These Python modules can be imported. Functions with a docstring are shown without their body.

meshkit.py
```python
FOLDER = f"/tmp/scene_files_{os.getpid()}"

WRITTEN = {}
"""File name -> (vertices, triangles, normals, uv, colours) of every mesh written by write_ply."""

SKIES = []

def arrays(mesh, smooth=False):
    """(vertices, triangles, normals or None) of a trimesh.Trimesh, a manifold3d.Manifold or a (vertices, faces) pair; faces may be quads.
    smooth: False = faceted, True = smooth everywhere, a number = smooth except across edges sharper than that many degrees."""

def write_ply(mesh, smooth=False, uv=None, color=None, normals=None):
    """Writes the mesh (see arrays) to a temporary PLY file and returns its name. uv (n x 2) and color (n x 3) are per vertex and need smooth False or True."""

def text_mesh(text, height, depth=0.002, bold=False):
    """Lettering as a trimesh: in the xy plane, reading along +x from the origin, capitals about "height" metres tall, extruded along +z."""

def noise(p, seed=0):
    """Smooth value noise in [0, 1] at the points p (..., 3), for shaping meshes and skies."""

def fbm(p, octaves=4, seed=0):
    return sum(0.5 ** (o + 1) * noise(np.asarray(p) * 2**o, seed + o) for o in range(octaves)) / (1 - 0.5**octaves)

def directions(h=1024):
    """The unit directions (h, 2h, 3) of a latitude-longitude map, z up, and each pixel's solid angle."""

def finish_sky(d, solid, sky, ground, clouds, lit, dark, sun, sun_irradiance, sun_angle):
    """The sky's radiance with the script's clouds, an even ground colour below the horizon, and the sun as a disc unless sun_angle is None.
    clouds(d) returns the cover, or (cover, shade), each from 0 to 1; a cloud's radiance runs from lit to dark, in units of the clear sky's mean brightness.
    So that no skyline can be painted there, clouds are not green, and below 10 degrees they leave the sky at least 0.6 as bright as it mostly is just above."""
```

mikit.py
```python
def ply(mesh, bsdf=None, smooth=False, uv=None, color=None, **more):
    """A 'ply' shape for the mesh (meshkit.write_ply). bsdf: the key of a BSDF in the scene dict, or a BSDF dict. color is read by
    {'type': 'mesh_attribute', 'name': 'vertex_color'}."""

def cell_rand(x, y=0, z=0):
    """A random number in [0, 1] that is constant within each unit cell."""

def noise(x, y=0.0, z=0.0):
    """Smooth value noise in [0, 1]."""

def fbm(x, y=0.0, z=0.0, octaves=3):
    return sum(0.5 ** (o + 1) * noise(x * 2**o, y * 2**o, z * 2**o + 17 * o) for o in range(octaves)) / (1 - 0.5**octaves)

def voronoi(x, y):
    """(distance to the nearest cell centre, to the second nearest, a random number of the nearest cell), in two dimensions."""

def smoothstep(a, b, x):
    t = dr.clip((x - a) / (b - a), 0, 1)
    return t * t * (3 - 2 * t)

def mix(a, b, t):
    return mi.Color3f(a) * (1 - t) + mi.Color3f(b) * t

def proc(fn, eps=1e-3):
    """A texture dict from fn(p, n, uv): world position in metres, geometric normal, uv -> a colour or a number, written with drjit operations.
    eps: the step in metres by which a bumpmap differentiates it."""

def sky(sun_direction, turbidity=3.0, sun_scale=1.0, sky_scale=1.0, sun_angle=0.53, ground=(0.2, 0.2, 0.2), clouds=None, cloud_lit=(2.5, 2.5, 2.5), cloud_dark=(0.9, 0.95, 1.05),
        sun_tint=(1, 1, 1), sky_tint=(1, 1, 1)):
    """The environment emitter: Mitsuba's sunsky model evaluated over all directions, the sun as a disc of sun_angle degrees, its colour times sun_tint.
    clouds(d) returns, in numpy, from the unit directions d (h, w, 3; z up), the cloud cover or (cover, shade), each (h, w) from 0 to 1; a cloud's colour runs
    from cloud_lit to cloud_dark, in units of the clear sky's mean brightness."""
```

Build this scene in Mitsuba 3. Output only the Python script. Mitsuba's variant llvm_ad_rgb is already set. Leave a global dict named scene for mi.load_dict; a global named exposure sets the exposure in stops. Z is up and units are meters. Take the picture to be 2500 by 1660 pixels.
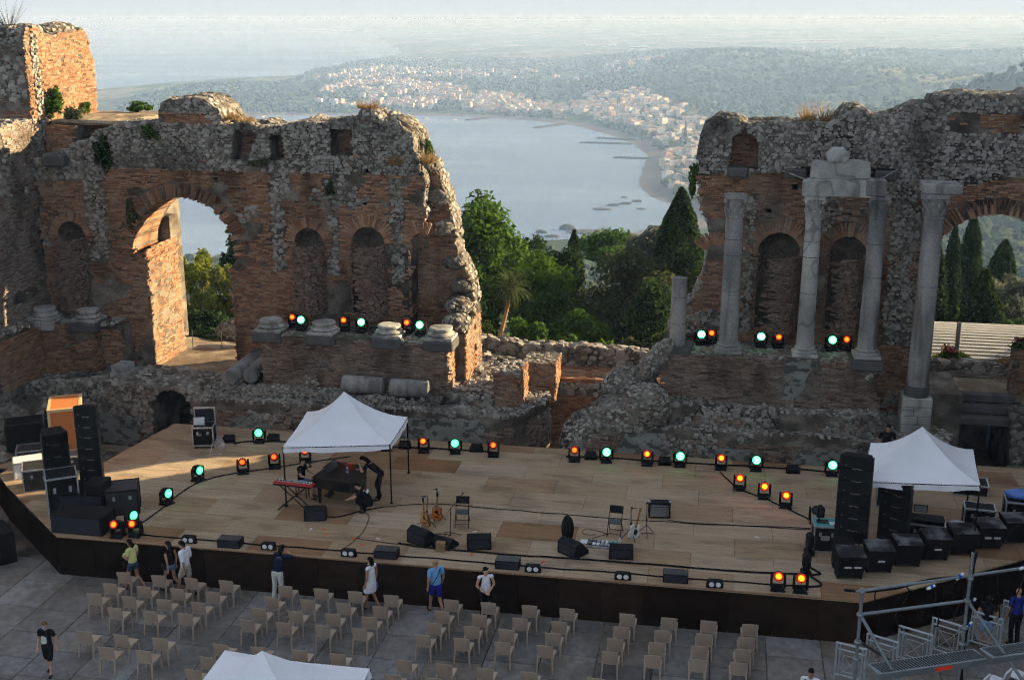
import math
import numpy as np
import trimesh, shapely
import drjit as dr
import mitsuba as mi
import mikit, meshkit
from shapely.geometry import Polygon, Point, box as sbox
from scipy.spatial import cKDTree

# ---------------------------------------------------------------- camera, sky, exposure
# x runs along the stage to the right, y away from the seats, z up from the orchestra floor
scene, labels = {}, {}
T4 = mi.ScalarTransform4f
EYE = np.array([7.58, -40.9, 17.0])
FWD, UPV = np.array([-0.17556, 0.94728, -0.26806]), np.array([-0.04885, 0.26357, 0.96340])
scene['camera'] = {'type': 'perspective', 'fov': 47.36, 'fov_axis': 'x', 'near_clip': 0.5, 'far_clip': 120000.0,
                   'to_world': T4().look_at(origin=EYE.tolist(), target=(EYE + FWD).tolist(), up=[0, 0, 1])}
SUN_AZ, SUN_EL = math.radians(58.5), math.radians(14.5)
SUN = [math.cos(SUN_EL) * math.sin(SUN_AZ), math.cos(SUN_EL) * math.cos(SUN_AZ), math.sin(SUN_EL)]
scene['sky'] = mikit.sky(SUN, turbidity=3.0, sun_scale=3.1, sky_scale=1.0, sun_tint=(0.80, 0.92, 1.12), sky_tint=(0.86, 0.97, 1.16), ground=(0.14, 0.17, 0.21), clouds=lambda d: 0.55 + 0.4 * np.exp(-np.abs(d[..., 2]) / 0.09), cloud_lit=(1.95, 2.1, 2.22))
exposure = 2.7
HAZE = 1.0 / 5200.0

# ---------------------------------------------------------------- helpers
RNG = np.random.default_rng(11)
used = {}


def key(name, parent=None):
    k = name if parent is None else parent + '__' + name
    n = used.get(k, 0)
    used[k] = n + 1
    return k if n == 0 else '%s_%03d' % (k, n)


def lab(k, label=None, cat=None, group=None, kind=None):
    d = labels.setdefault(k, {})
    for a, b in (('label', label), ('category', cat), ('group', group), ('kind', kind)):
        if b:
            d[a] = b
    return k


def thing(name, label, cat, group=None):
    return lab(key(name), label, cat, group)


def add(name, mesh, mat, parent=None, smooth=False, uv=None, color=None, label=None, cat=None, group=None, kind=None, tw=None):
    k = key(name, parent)
    scene[k] = mikit.ply(mesh, mat, smooth=smooth, uv=uv, color=color)
    if tw is not None:
        scene[k]['to_world'] = tw
    lab(k, label, cat, group, kind)
    return k


def put(name, shape, parent=None, tw=None, label=None, cat=None, group=None, kind=None):
    k = key(name, parent)
    scene[k] = dict(shape)
    if tw is not None:
        scene[k]['to_world'] = tw
    lab(k, label, cat, group, kind)
    return k


def mm(*ms):
    return trimesh.util.concatenate([m for m in ms])


def bx(x0, x1, y0, y1, z0, z1, b=0.0):
    if b <= 0:
        m = trimesh.creation.box(extents=(x1 - x0, y1 - y0, z1 - z0))
        m.apply_translation(((x0 + x1) / 2, (y0 + y1) / 2, (z0 + z1) / 2))
        return m
    b = min(b, (x1 - x0) / 2.2, (y1 - y0) / 2.2, (z1 - z0) / 2.2)
    pts = []
    for sx in (0, 1):
        for sy in (0, 1):
            for sz in (0, 1):
                c = [x1 if sx else x0, y1 if sy else y0, z1 if sz else z0]
                s = [-1 if sx else 1, -1 if sy else 1, -1 if sz else 1]
                for ax in range(3):
                    q = [c[i] + s[i] * b * (0 if i == ax else 1) for i in range(3)]
                    pts.append(q)
    return trimesh.convex.convex_hull(np.array(pts))


def hull(pts):
    return trimesh.convex.convex_hull(np.asarray(pts, float))


def basis(t):
    t = np.asarray(t, float) / np.linalg.norm(t)
    a = np.cross(t, [0, 0, 1.0] if abs(t[2]) < 0.95 else [1.0, 0, 0])
    a /= np.linalg.norm(a)
    return a, np.cross(t, a), t


def tube(pts, r, sides=7, cap=True):
    p = np.asarray(pts, float)
    n = len(p)
    r = np.broadcast_to(np.asarray(r, float), (n,))
    tg = np.gradient(p, axis=0)
    tg /= np.linalg.norm(tg, axis=1, keepdims=True) + 1e-12
    a = basis(tg[0])[0]
    vs = []
    ang = np.arange(sides) * 2 * np.pi / sides
    for i in range(n):
        a = a - tg[i] * (a @ tg[i])
        a /= np.linalg.norm(a) + 1e-12
        b = np.cross(tg[i], a)
        vs.append(p[i] + r[i] * (np.cos(ang)[:, None] * a + np.sin(ang)[:, None] * b))
    v = np.vstack(vs)
    f = []
    for i in range(n - 1):
        for j in range(sides):
            q, w = i * sides + j, i * sides + (j + 1) % sides
            f += [[q, w, w + sides], [q, w + sides, q + sides]]
    if cap:
        v = np.vstack([v, p[0], p[-1]])
        for j in range(sides):
            f.append([n * sides, (j + 1) % sides, j])
            f.append([n * sides + 1, (n - 1) * sides + j, (n - 1) * sides + (j + 1) % sides])
    return trimesh.Trimesh(v, f, process=False)


def rod(a, b, r, sides=7):
    return tube([a, b], r, sides)


def lathe(prof, sides=20, loc=(0, 0, 0)):
    p = np.array(prof, float)
    ang = np.arange(sides) * 2 * np.pi / sides
    v = np.concatenate([np.stack([p[:, 0] * math.cos(t), p[:, 0] * math.sin(t), p[:, 1]], -1) for t in ang])
    n = len(p)
    f = []
    for j in range(sides):
        for i in range(n - 1):
            a, b = j * n + i, ((j + 1) % sides) * n + i
            f += [[a, b, b + 1], [a, b + 1, a + 1]]
    m = trimesh.Trimesh(v + np.array(loc), f, process=False)
    m.update_faces(m.nondegenerate_faces())
    return m


def prism(poly, h, loc=(0, 0, 0)):
    if not isinstance(poly, Polygon):
        poly = Polygon(poly)
    m = trimesh.creation.extrude_polygon(poly, h, engine='earcut')
    m.apply_translation(loc)
    return m


def xzprism(poly, y0, y1):
    """polygon in (x, z), from y0 to y1"""
    m = prism(poly, y1 - y0)
    v = m.vertices.copy()
    m.vertices = np.stack([v[:, 0], y1 - v[:, 2], v[:, 1]], -1)
    return m


def yzprism(poly, x0, x1):
    m = prism(poly, x1 - x0)
    v = m.vertices.copy()
    m.vertices = np.stack([x0 + v[:, 2], v[:, 0], v[:, 1]], -1)
    return m


def mv(m, loc=(0, 0, 0), rz=0.0, rx=0.0, ry=0.0, s=1.0):
    m = m.copy()
    M = trimesh.transformations
    A = M.translation_matrix(loc) @ M.rotation_matrix(rz, [0, 0, 1]) @ M.rotation_matrix(ry, [0, 1, 0]) @ M.rotation_matrix(rx, [1, 0, 0])
    m.apply_scale(s)
    m.apply_transform(A)
    return m


def place(loc, rz=0.0, s=1.0):
    return T4().translate([float(c) for c in loc]).rotate([0, 0, 1], math.degrees(rz)).scale(float(s))


def ico(sub=1, r=1.0):
    return trimesh.creation.icosphere(subdivisions=sub, radius=r)


# ---------------------------------------------------------------- materials
P, mix, sst, noise, fbm = mikit.proc, mikit.mix, mikit.smoothstep, mikit.noise, mikit.fbm


def mat(name, fn=None, col=None, two=False, **kw):
    """matt material 'name' with a procedural (fn) or plain (col) colour"""
    c = P(fn) if fn else {'type': 'rgb', 'value': list(col)}
    d = {'type': 'diffuse', 'reflectance': c} if not kw else {'type': 'principled', 'base_color': c, **kw}
    scene[name] = {'type': 'twosided', 'b': d} if two else d
    return name


def pal(t, *cols):
    out = mi.Color3f(cols[0])
    n = len(cols) - 1
    for i in range(n):
        out = mix(out, cols[i + 1], dr.clip(t * n - i, 0, 1))
    return out


def brick_fn(p, n, uv):
    c = pal(uv.x, (0.12, 0.066, 0.045), (0.215, 0.112, 0.068), (0.28, 0.147, 0.087), (0.335, 0.20, 0.125), (0.28, 0.205, 0.155))
    c = c * (0.72 + 0.5 * noise(p.x * 9, p.y * 9, p.z * 14))
    lime = sst(0.52, 0.78, fbm(p.x * 0.55 + 3, p.y * 0.55, p.z * 0.4 + 9, 4))
    c = mix(c, mi.Color3f(0.33, 0.30, 0.26), 0.55 * lime * (0.4 + 0.6 * uv.y))
    soot = sst(0.50, 0.80, fbm(p.x * 0.9 + 31, p.y * 0.9, p.z * 0.28 + 4, 4))
    return c * (1 - 0.62 * soot)


def stone_fn(p, n, uv):
    c = pal(uv.x, (0.10, 0.088, 0.075), (0.20, 0.18, 0.155), (0.28, 0.258, 0.228), (0.345, 0.32, 0.285), (0.21, 0.145, 0.105))
    c = c * (0.68 + 0.55 * noise(p.x * 11, p.y * 11, p.z * 11))
    soot = sst(0.50, 0.78, fbm(p.x * 0.7 + 11, p.y * 0.7, p.z * 0.45 + 2, 4))
    return c * (1 - 0.66 * soot)


def mortar_fn(p, n, uv):
    k = fbm(p.x * 2.2, p.y * 2.2, p.z * 2.2, 4)
    c = mix((0.085, 0.07, 0.058), (0.21, 0.18, 0.15), sst(0.3, 0.75, k))
    soot = sst(0.45, 0.75, fbm(p.x * 0.6 + 31, p.y * 0.6, p.z * 0.35 + 4, 3))
    return c * (1 - 0.6 * soot) * (0.75 + 0.5 * noise(p.x * 17, p.y * 17, p.z * 17))


def shadelining_fn(p, n, uv):  # grey-brown niche brick, with the shade of the hollows put into the colour
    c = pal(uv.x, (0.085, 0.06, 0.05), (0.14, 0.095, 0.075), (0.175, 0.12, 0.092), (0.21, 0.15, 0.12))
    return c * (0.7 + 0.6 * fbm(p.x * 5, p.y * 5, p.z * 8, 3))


def lime_fn(p, n, uv):
    c = pal(uv.x, (0.13, 0.085, 0.065), (0.21, 0.16, 0.13), (0.26, 0.215, 0.185), (0.30, 0.26, 0.225))
    soot = sst(0.48, 0.75, fbm(p.x * 0.9 + 31, p.y * 0.9, p.z * 0.5 + 4, 4))
    return c * (0.72 + 0.5 * noise(p.x * 9, p.y * 9, p.z * 14)) * (1 - 0.55 * soot)


def podium_fn(p, n, uv):
    c = pal(uv.x, (0.10, 0.07, 0.055), (0.17, 0.12, 0.092), (0.215, 0.15, 0.112), (0.25, 0.19, 0.15), (0.25, 0.21, 0.175))
    soot = sst(0.50, 0.78, fbm(p.x * 1.1 + 3, p.y * 0.9, p.z * 0.5 + 4, 4))
    return c * (0.7 + 0.55 * noise(p.x * 9, p.y * 9, p.z * 14)) * (1 - 0.6 * soot)


mat('m_limebrick', lime_fn)
mat('m_shadelining', shadelining_fn)
mat('m_brick', brick_fn)
mat('m_stone', stone_fn)
mat('m_mortar', mortar_fn, two=True)


def ground_fn(p, n, uv):
    k = fbm(p.x * 1.1, p.y * 1.1, p.z, 4)
    c = mix((0.16, 0.12, 0.085), (0.30, 0.245, 0.18), sst(0.3, 0.7, k))
    return c * (0.7 + 0.6 * noise(p.x * 13, p.y * 13, p.z * 13))


mat('m_dirt', ground_fn, two=True)


def marble_fn(p, n, uv):
    k = fbm(p.x * 1.6 + 5, p.y * 1.6, p.z * 0.8, 4)
    c = mix((0.24, 0.23, 0.215), (0.43, 0.415, 0.385), sst(0.25, 0.75, k))
    v = dr.abs(noise(p.x * 2.2 + 2 * k, p.y * 2.2, p.z * 1.1) - 0.5)
    c = c * (0.62 + 0.38 * sst(0.0, 0.07, v))
    soot = sst(0.52, 0.8, fbm(p.x * 1.5 + 71, p.y * 1.5, p.z * 0.5, 3))
    return c * (1 - 0.5 * soot) * (0.85 + 0.3 * noise(p.x * 23, p.y * 23, p.z * 23))


mat('m_marble', marble_fn)


def granite_fn(p, n, uv):
    k = fbm(p.x * 1.3 + 9, p.y * 1.3, p.z * 0.5, 3)
    c = mix((0.15, 0.145, 0.14), (0.30, 0.285, 0.27), sst(0.3, 0.7, k))
    c = c * (1 - 0.45 * sst(0.5, 0.75, fbm(p.x * 4, p.y * 4, p.z * 0.35, 4)))
    return c * (0.7 + 0.6 * noise(p.x * 31, p.y * 31, p.z * 31))


mat('m_granite', granite_fn)
mat('m_darkstone', lambda p, n, uv: mix((0.05, 0.05, 0.052), (0.12, 0.115, 0.11), fbm(p.x * 3, p.y * 3, p.z * 3, 4)))

# ---------------------------------------------------------------- sea, land, hills
SEA = -200.0


def sea_norm(p, n, uv):
    a = noise(p.x * 0.045 + p.y * 0.01, p.y * 0.16, 1.0) + 0.5 * noise(p.x * 0.13, p.y * 0.4, 4.0)
    return a * 1.5


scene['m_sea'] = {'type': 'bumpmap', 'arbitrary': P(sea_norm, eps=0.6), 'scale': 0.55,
                  'bsdf': {'type': 'principled', 'base_color': P(lambda p, n, uv: mix((0.10, 0.20, 0.37), (0.19, 0.31, 0.48), sst(0.38, 0.62, fbm(p.x * 0.0012, p.y * 0.005, 2.0, 4)))),  # raised base blue stands in for the sky reflected in the water
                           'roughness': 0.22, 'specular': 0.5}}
SX = 60000.0
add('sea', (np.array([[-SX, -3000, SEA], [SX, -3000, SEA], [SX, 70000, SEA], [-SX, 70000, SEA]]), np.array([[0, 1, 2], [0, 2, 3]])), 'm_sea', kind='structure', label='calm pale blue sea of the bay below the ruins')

BAY = [(-1436, 2514), (-1365, 2398), (-1223, 2348), (-1101, 2414), (-978, 2492), (-842, 2518), (-703, 2532), (-608, 2527), (-509, 2502), (-411, 2457), (-309, 2358), (-256, 2261),
       (-205, 2155), (-156, 2019), (-119, 1850), (-114, 1668), (-110, 1558), (-106, 1498), (-86, 1417), (-57, 1356), (-36, 1293), (-29, 1225), (-65, 1175), (-104, 1137), (-133, 1097),
       (-260, 1010), (-480, 860), (-700, 640), (-900, 300), (-950, -600)]
NORTH = [(-1483, 2688), (-1463, 2868), (-1487, 3169), (-1522, 3421), (-1469, 3587), (-1522, 3986), (-1672, 4569), (-1669, 4760), (-1769, 5461), (-1792, 6018), (-1877, 6682), (-2261, 7948),
         (-2889, 9787), (-3850, 12736), (-4834, 15529), (-5957, 17108), (-9599, 16942), (-10745, 16220), (-12465, 14962), (-20000, 15500), (-45000, 17000)]
LAND = Polygon(BAY + [(60000, -600), (60000, 66000), (-45000, 66000)] + NORTH[::-1]).buffer(0)
COAST = np.array(shapely.segmentize(LAND.exterior, 25.0).coords)[:, :2]
COAST = COAST[np.linalg.norm(COAST - EYE[:2], axis=1) < 30000]
CTREE = cKDTree(COAST)


def sstep(a, b, x):
    t = np.clip((x - a) / (b - a), 0, 1)
    return t * t * (3 - 2 * t)


def land_z(x, y):
    x, y = np.asarray(x, float), np.asarray(y, float)
    d = CTREE.query(np.stack([x, y], -1).reshape(-1, 2))[0].reshape(x.shape)
    inside = shapely.contains_xy(LAND, x, y)
    sd = np.where(inside, d, -d)
    r = np.hypot(x - EYE[0], y - EYE[1])
    az = np.degrees(np.arctan2(x - EYE[0], y - EYE[1]))
    h = np.clip(sd * 0.06, -12, 5) + np.clip(sd - 80, 0, 4000) * 0.006
    q = np.stack([x / 900, y / 900, 0 * x], -1)
    f = meshkit.fbm(q, 4, 3)
    h = h + np.clip(sd / 300, 0, 1) * np.maximum(f - 0.3, 0.02) * 22
    h = h + sstep(-9, -1, az) * sstep(2100, 3000, r) * sstep(9000, 4500, r) * np.clip(sd / 250, 0, 1) * (10 + 75 * meshkit.fbm(q * 1.3, 3, 8))
    h = h + sstep(8000, 15000, r) * sstep(-20, 0, az) * 50 * f
    # the dark ridge on the right and the cape's wooded hump
    ridge = np.interp(az, [2.0, 4.6, 8.5, 12.8, 20, 40], [0, 62, 92, 142, 170, 185]) * np.exp(-((r - 1900) / 480) ** 2) * (1 + 0.12 * (f - 0.5))
    h = np.maximum(h, ridge * np.clip(sd / 150, 0, 1)) if True else h
    h = h + 26 * np.exp(-(((x + 1440) / 120) ** 2 + ((y - 3000) / 330) ** 2))
    # the slope from the ruins down to the sea
    near = np.interp(r, [0, 62, 90, 160, 330, 650, 1000, 1500], [199.0, 199.0, 190, 172, 135, 70, 20, -20])
    nearr = np.interp(r, [0, 62, 90, 160, 330, 650, 1000, 1500], [199.5, 199.5, 193, 172, 128, 92, 64, 55])
    w = sstep(3.0, 12.0, az)
    near = near * (1 - w) + nearr * w + (f - 0.5) * np.clip(r - 90, 0, 200) * 0.08
    h = np.where(sd > -5, np.maximum(h, near * np.clip((sd + 5) / 40, 0, 1)), h)
    return SEA + h


_r = np.concatenate([np.geomspace(56, 900, 90), np.geomspace(915, 6500, 330), np.geomspace(6700, 64000, 90)])
_a = np.radians(np.concatenate([np.linspace(-70, -36, 40), np.linspace(-35.8, 16, 420), np.linspace(16.3, 60, 50)]))
_R, _A = np.meshgrid(_r, _a, indexing='ij')
_X, _Y = EYE[0] + _R * np.sin(_A), EYE[1] + _R * np.cos(_A)
_Z = land_z(_X, _Y)
_i = np.arange(len(_r) * len(_a)).reshape(len(_r), len(_a))
_f = np.stack([_i[:-1, :-1], _i[:-1, 1:], _i[1:, 1:], _i[1:, :-1]], -1).reshape(-1, 4)
_keep = (_Z.ravel()[_f] > SEA - 9).any(1)


def land_fn(p, n, uv):
    w = sst(0.44, 0.56, fbm(p.x * 0.0045, p.y * 0.0022, 3.0, 4))
    v = mikit.voronoi(p.x * 0.006, p.y * 0.0035)
    fields = pal(v[2], (0.065, 0.085, 0.04), (0.10, 0.11, 0.055), (0.06, 0.085, 0.036), (0.16, 0.145, 0.085), (0.075, 0.095, 0.045))
    c = mix(fields, (0.05, 0.075, 0.03), w)
    c = c * (0.6 + 0.8 * noise(p.x * 0.05, p.y * 0.03, 7.0))
    az = (p.x - 7.6) / (p.y + 40.9)
    dry = sst(0.03, 0.09, az) * sst(2700.0, 2200.0, p.y)
    c = mix(c, mix((0.055, 0.062, 0.035), (0.125, 0.115, 0.07), fbm(p.x * 0.012, p.y * 0.006, 1.0, 4)), dry * 0.8)
    near = sst(420.0, 260.0, p.y)
    c = mix(c, mix((0.035, 0.042, 0.022), (0.10, 0.09, 0.055), fbm(p.x * 0.2, p.y * 0.2, 1.0, 3)), near)
    beach = sst(-196.6, -198.4, p.z) * sst(2760.0, 2640.0, p.y)
    return mix(c, (0.13, 0.125, 0.12), beach)


mat('m_land', land_fn, two=True)
add('land', (np.stack([_X, _Y, _Z], -1).reshape(-1, 3), _f[_keep]), 'm_land', smooth=True, kind='structure', label='hazy coastal plain and hills round the bay')

# ---------------------------------------------------------------- masonry: bricks and stones as pieces
def _templates(kind, n, seed):
    rng = np.random.default_rng(seed)
    out = []
    for i in range(n):
        if kind == 'brick':
            m = trimesh.creation.box()
            v = m.vertices + rng.uniform(-1, 1, (8, 3)) * [0.03, 0.12, 0.08]
        elif kind == 'slab':
            m = trimesh.creation.box()
            v = m.vertices.copy()
        else:
            c = np.array([[x, y, z] for x in (-.5, .5) for y in (-.5, .5) for z in (-.5, .5)])
            c = c * rng.uniform(0.55, 1.0, (8, 3)) + rng.uniform(-0.07, 0.07, (8, 3))
            c = np.vstack([c, rng.uniform(-.2, .2, (1, 3)) + [0, 0, .5], rng.uniform(-.2, .2, (1, 3)) + [.5, 0, 0], rng.uniform(-.2, .2, (1, 3)) + [-.5, 0, 0]])
            m = hull(c)
            v = np.asarray(m.vertices)
            v = (v - (v.max(0) + v.min(0)) / 2) / np.ptp(v, axis=0)
        uv = np.tile([[(i + 0.5) / n, rng.uniform()]], (len(v), 1))
        out.append((np.asarray(v), np.asarray(m.faces), uv))
    return out


TPL = {'brick': _templates('brick', 10, 1), 'stone': _templates('stone', 16, 2)}
PLYS = {}


def tpl_shape(kind, i, m):
    if (kind, i, m) not in PLYS:
        v, f, uv = TPL[kind][i]
        PLYS[(kind, i, m)] = mikit.ply((v, f), m, uv=uv)
    return PLYS[(kind, i, m)]


class Pieces:
    def __init__(self, kind):
        self.kind, self.t, self.M = kind, [], []

    def add(self, c, ex, ey, ez, rng, weights=None):
        """centres c (n,3), edge vectors ex, ey, ez (n,3)"""
        n = len(c)
        if n == 0:
            return self
        ey = np.where(np.einsum('ij,ij->i', np.cross(ex, ey), ez)[:, None] < 0, -np.asarray(ey), ey)
        M = np.zeros((n, 4, 4))
        M[:, :3, 0], M[:, :3, 1], M[:, :3, 2], M[:, :3, 3], M[:, 3, 3] = ex, ey, ez, c, 1
        self.M.append(M)
        k = len(TPL[self.kind])
        self.t.append(rng.choice(k, n, p=weights))
        return self

    def emit(self, parent, name, m, most, seed=0, kind=None):
        """the pieces that show largest as parts of their own, the rest as one part"""
        if not self.M:
            return
        M, t = np.concatenate(self.M), np.concatenate(self.t)
        size = np.abs(np.linalg.det(M[:, :3, :3])) ** (1 / 3) / np.linalg.norm(M[:, :3, 3] - EYE, axis=1)
        size = size * np.random.default_rng(seed).uniform(0.8, 1.0, len(size))
        order = np.argsort(-size)
        for i in order[:most]:
            put(name, tpl_shape(self.kind, int(t[i]), m), parent, T4(M[i].tolist()))
        rest = order[most:]
        if len(rest) == 0:
            return
        vs, fs, us, at = [], [], [], 0
        rng = np.random.default_rng(seed + 1)
        for k, (v, f, uv) in enumerate(TPL[self.kind]):
            Mk = M[rest[t[rest] == k]]
            if len(Mk) == 0:
                continue
            w = np.einsum('kij,nj->kni', Mk[:, :3, :3], v) + Mk[:, None, :3, 3]
            vs.append(w.reshape(-1, 3))
            fl = np.linalg.det(Mk[:, :3, :3]) < 0
            fs.append((np.where(fl[:, None, None], f[None, :, ::-1], f[None]) + (np.arange(len(Mk)) * len(v))[:, None, None] + at).reshape(-1, 3))
            u = np.stack([np.clip(uv[0, 0] + rng.uniform(-0.06, 0.06, len(Mk)), 0, 1), rng.uniform(0, 1, len(Mk))], -1)
            us.append(np.repeat(u, len(v), 0))
            at += len(Mk) * len(v)
        add(name + '_work', (np.vstack(vs), np.vstack(fs)), m, parent, uv=np.vstack(us), kind='stuff')


BW = np.array([1, 2, 3, 3, 3, 3, 3, 2, 1.2, 0.8]); BW /= BW.sum()
SW = np.array([2, 2, 3, 3, 4, 4, 4, 4, 4, 4, 3, 3, 2, 1, 0.8, 0.5]); SW /= SW.sum()


VW = np.array([0, .5, 1, 2, 3, 3, 3, 3, 1.5, 0.5]); VW /= VW.sum()


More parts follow.
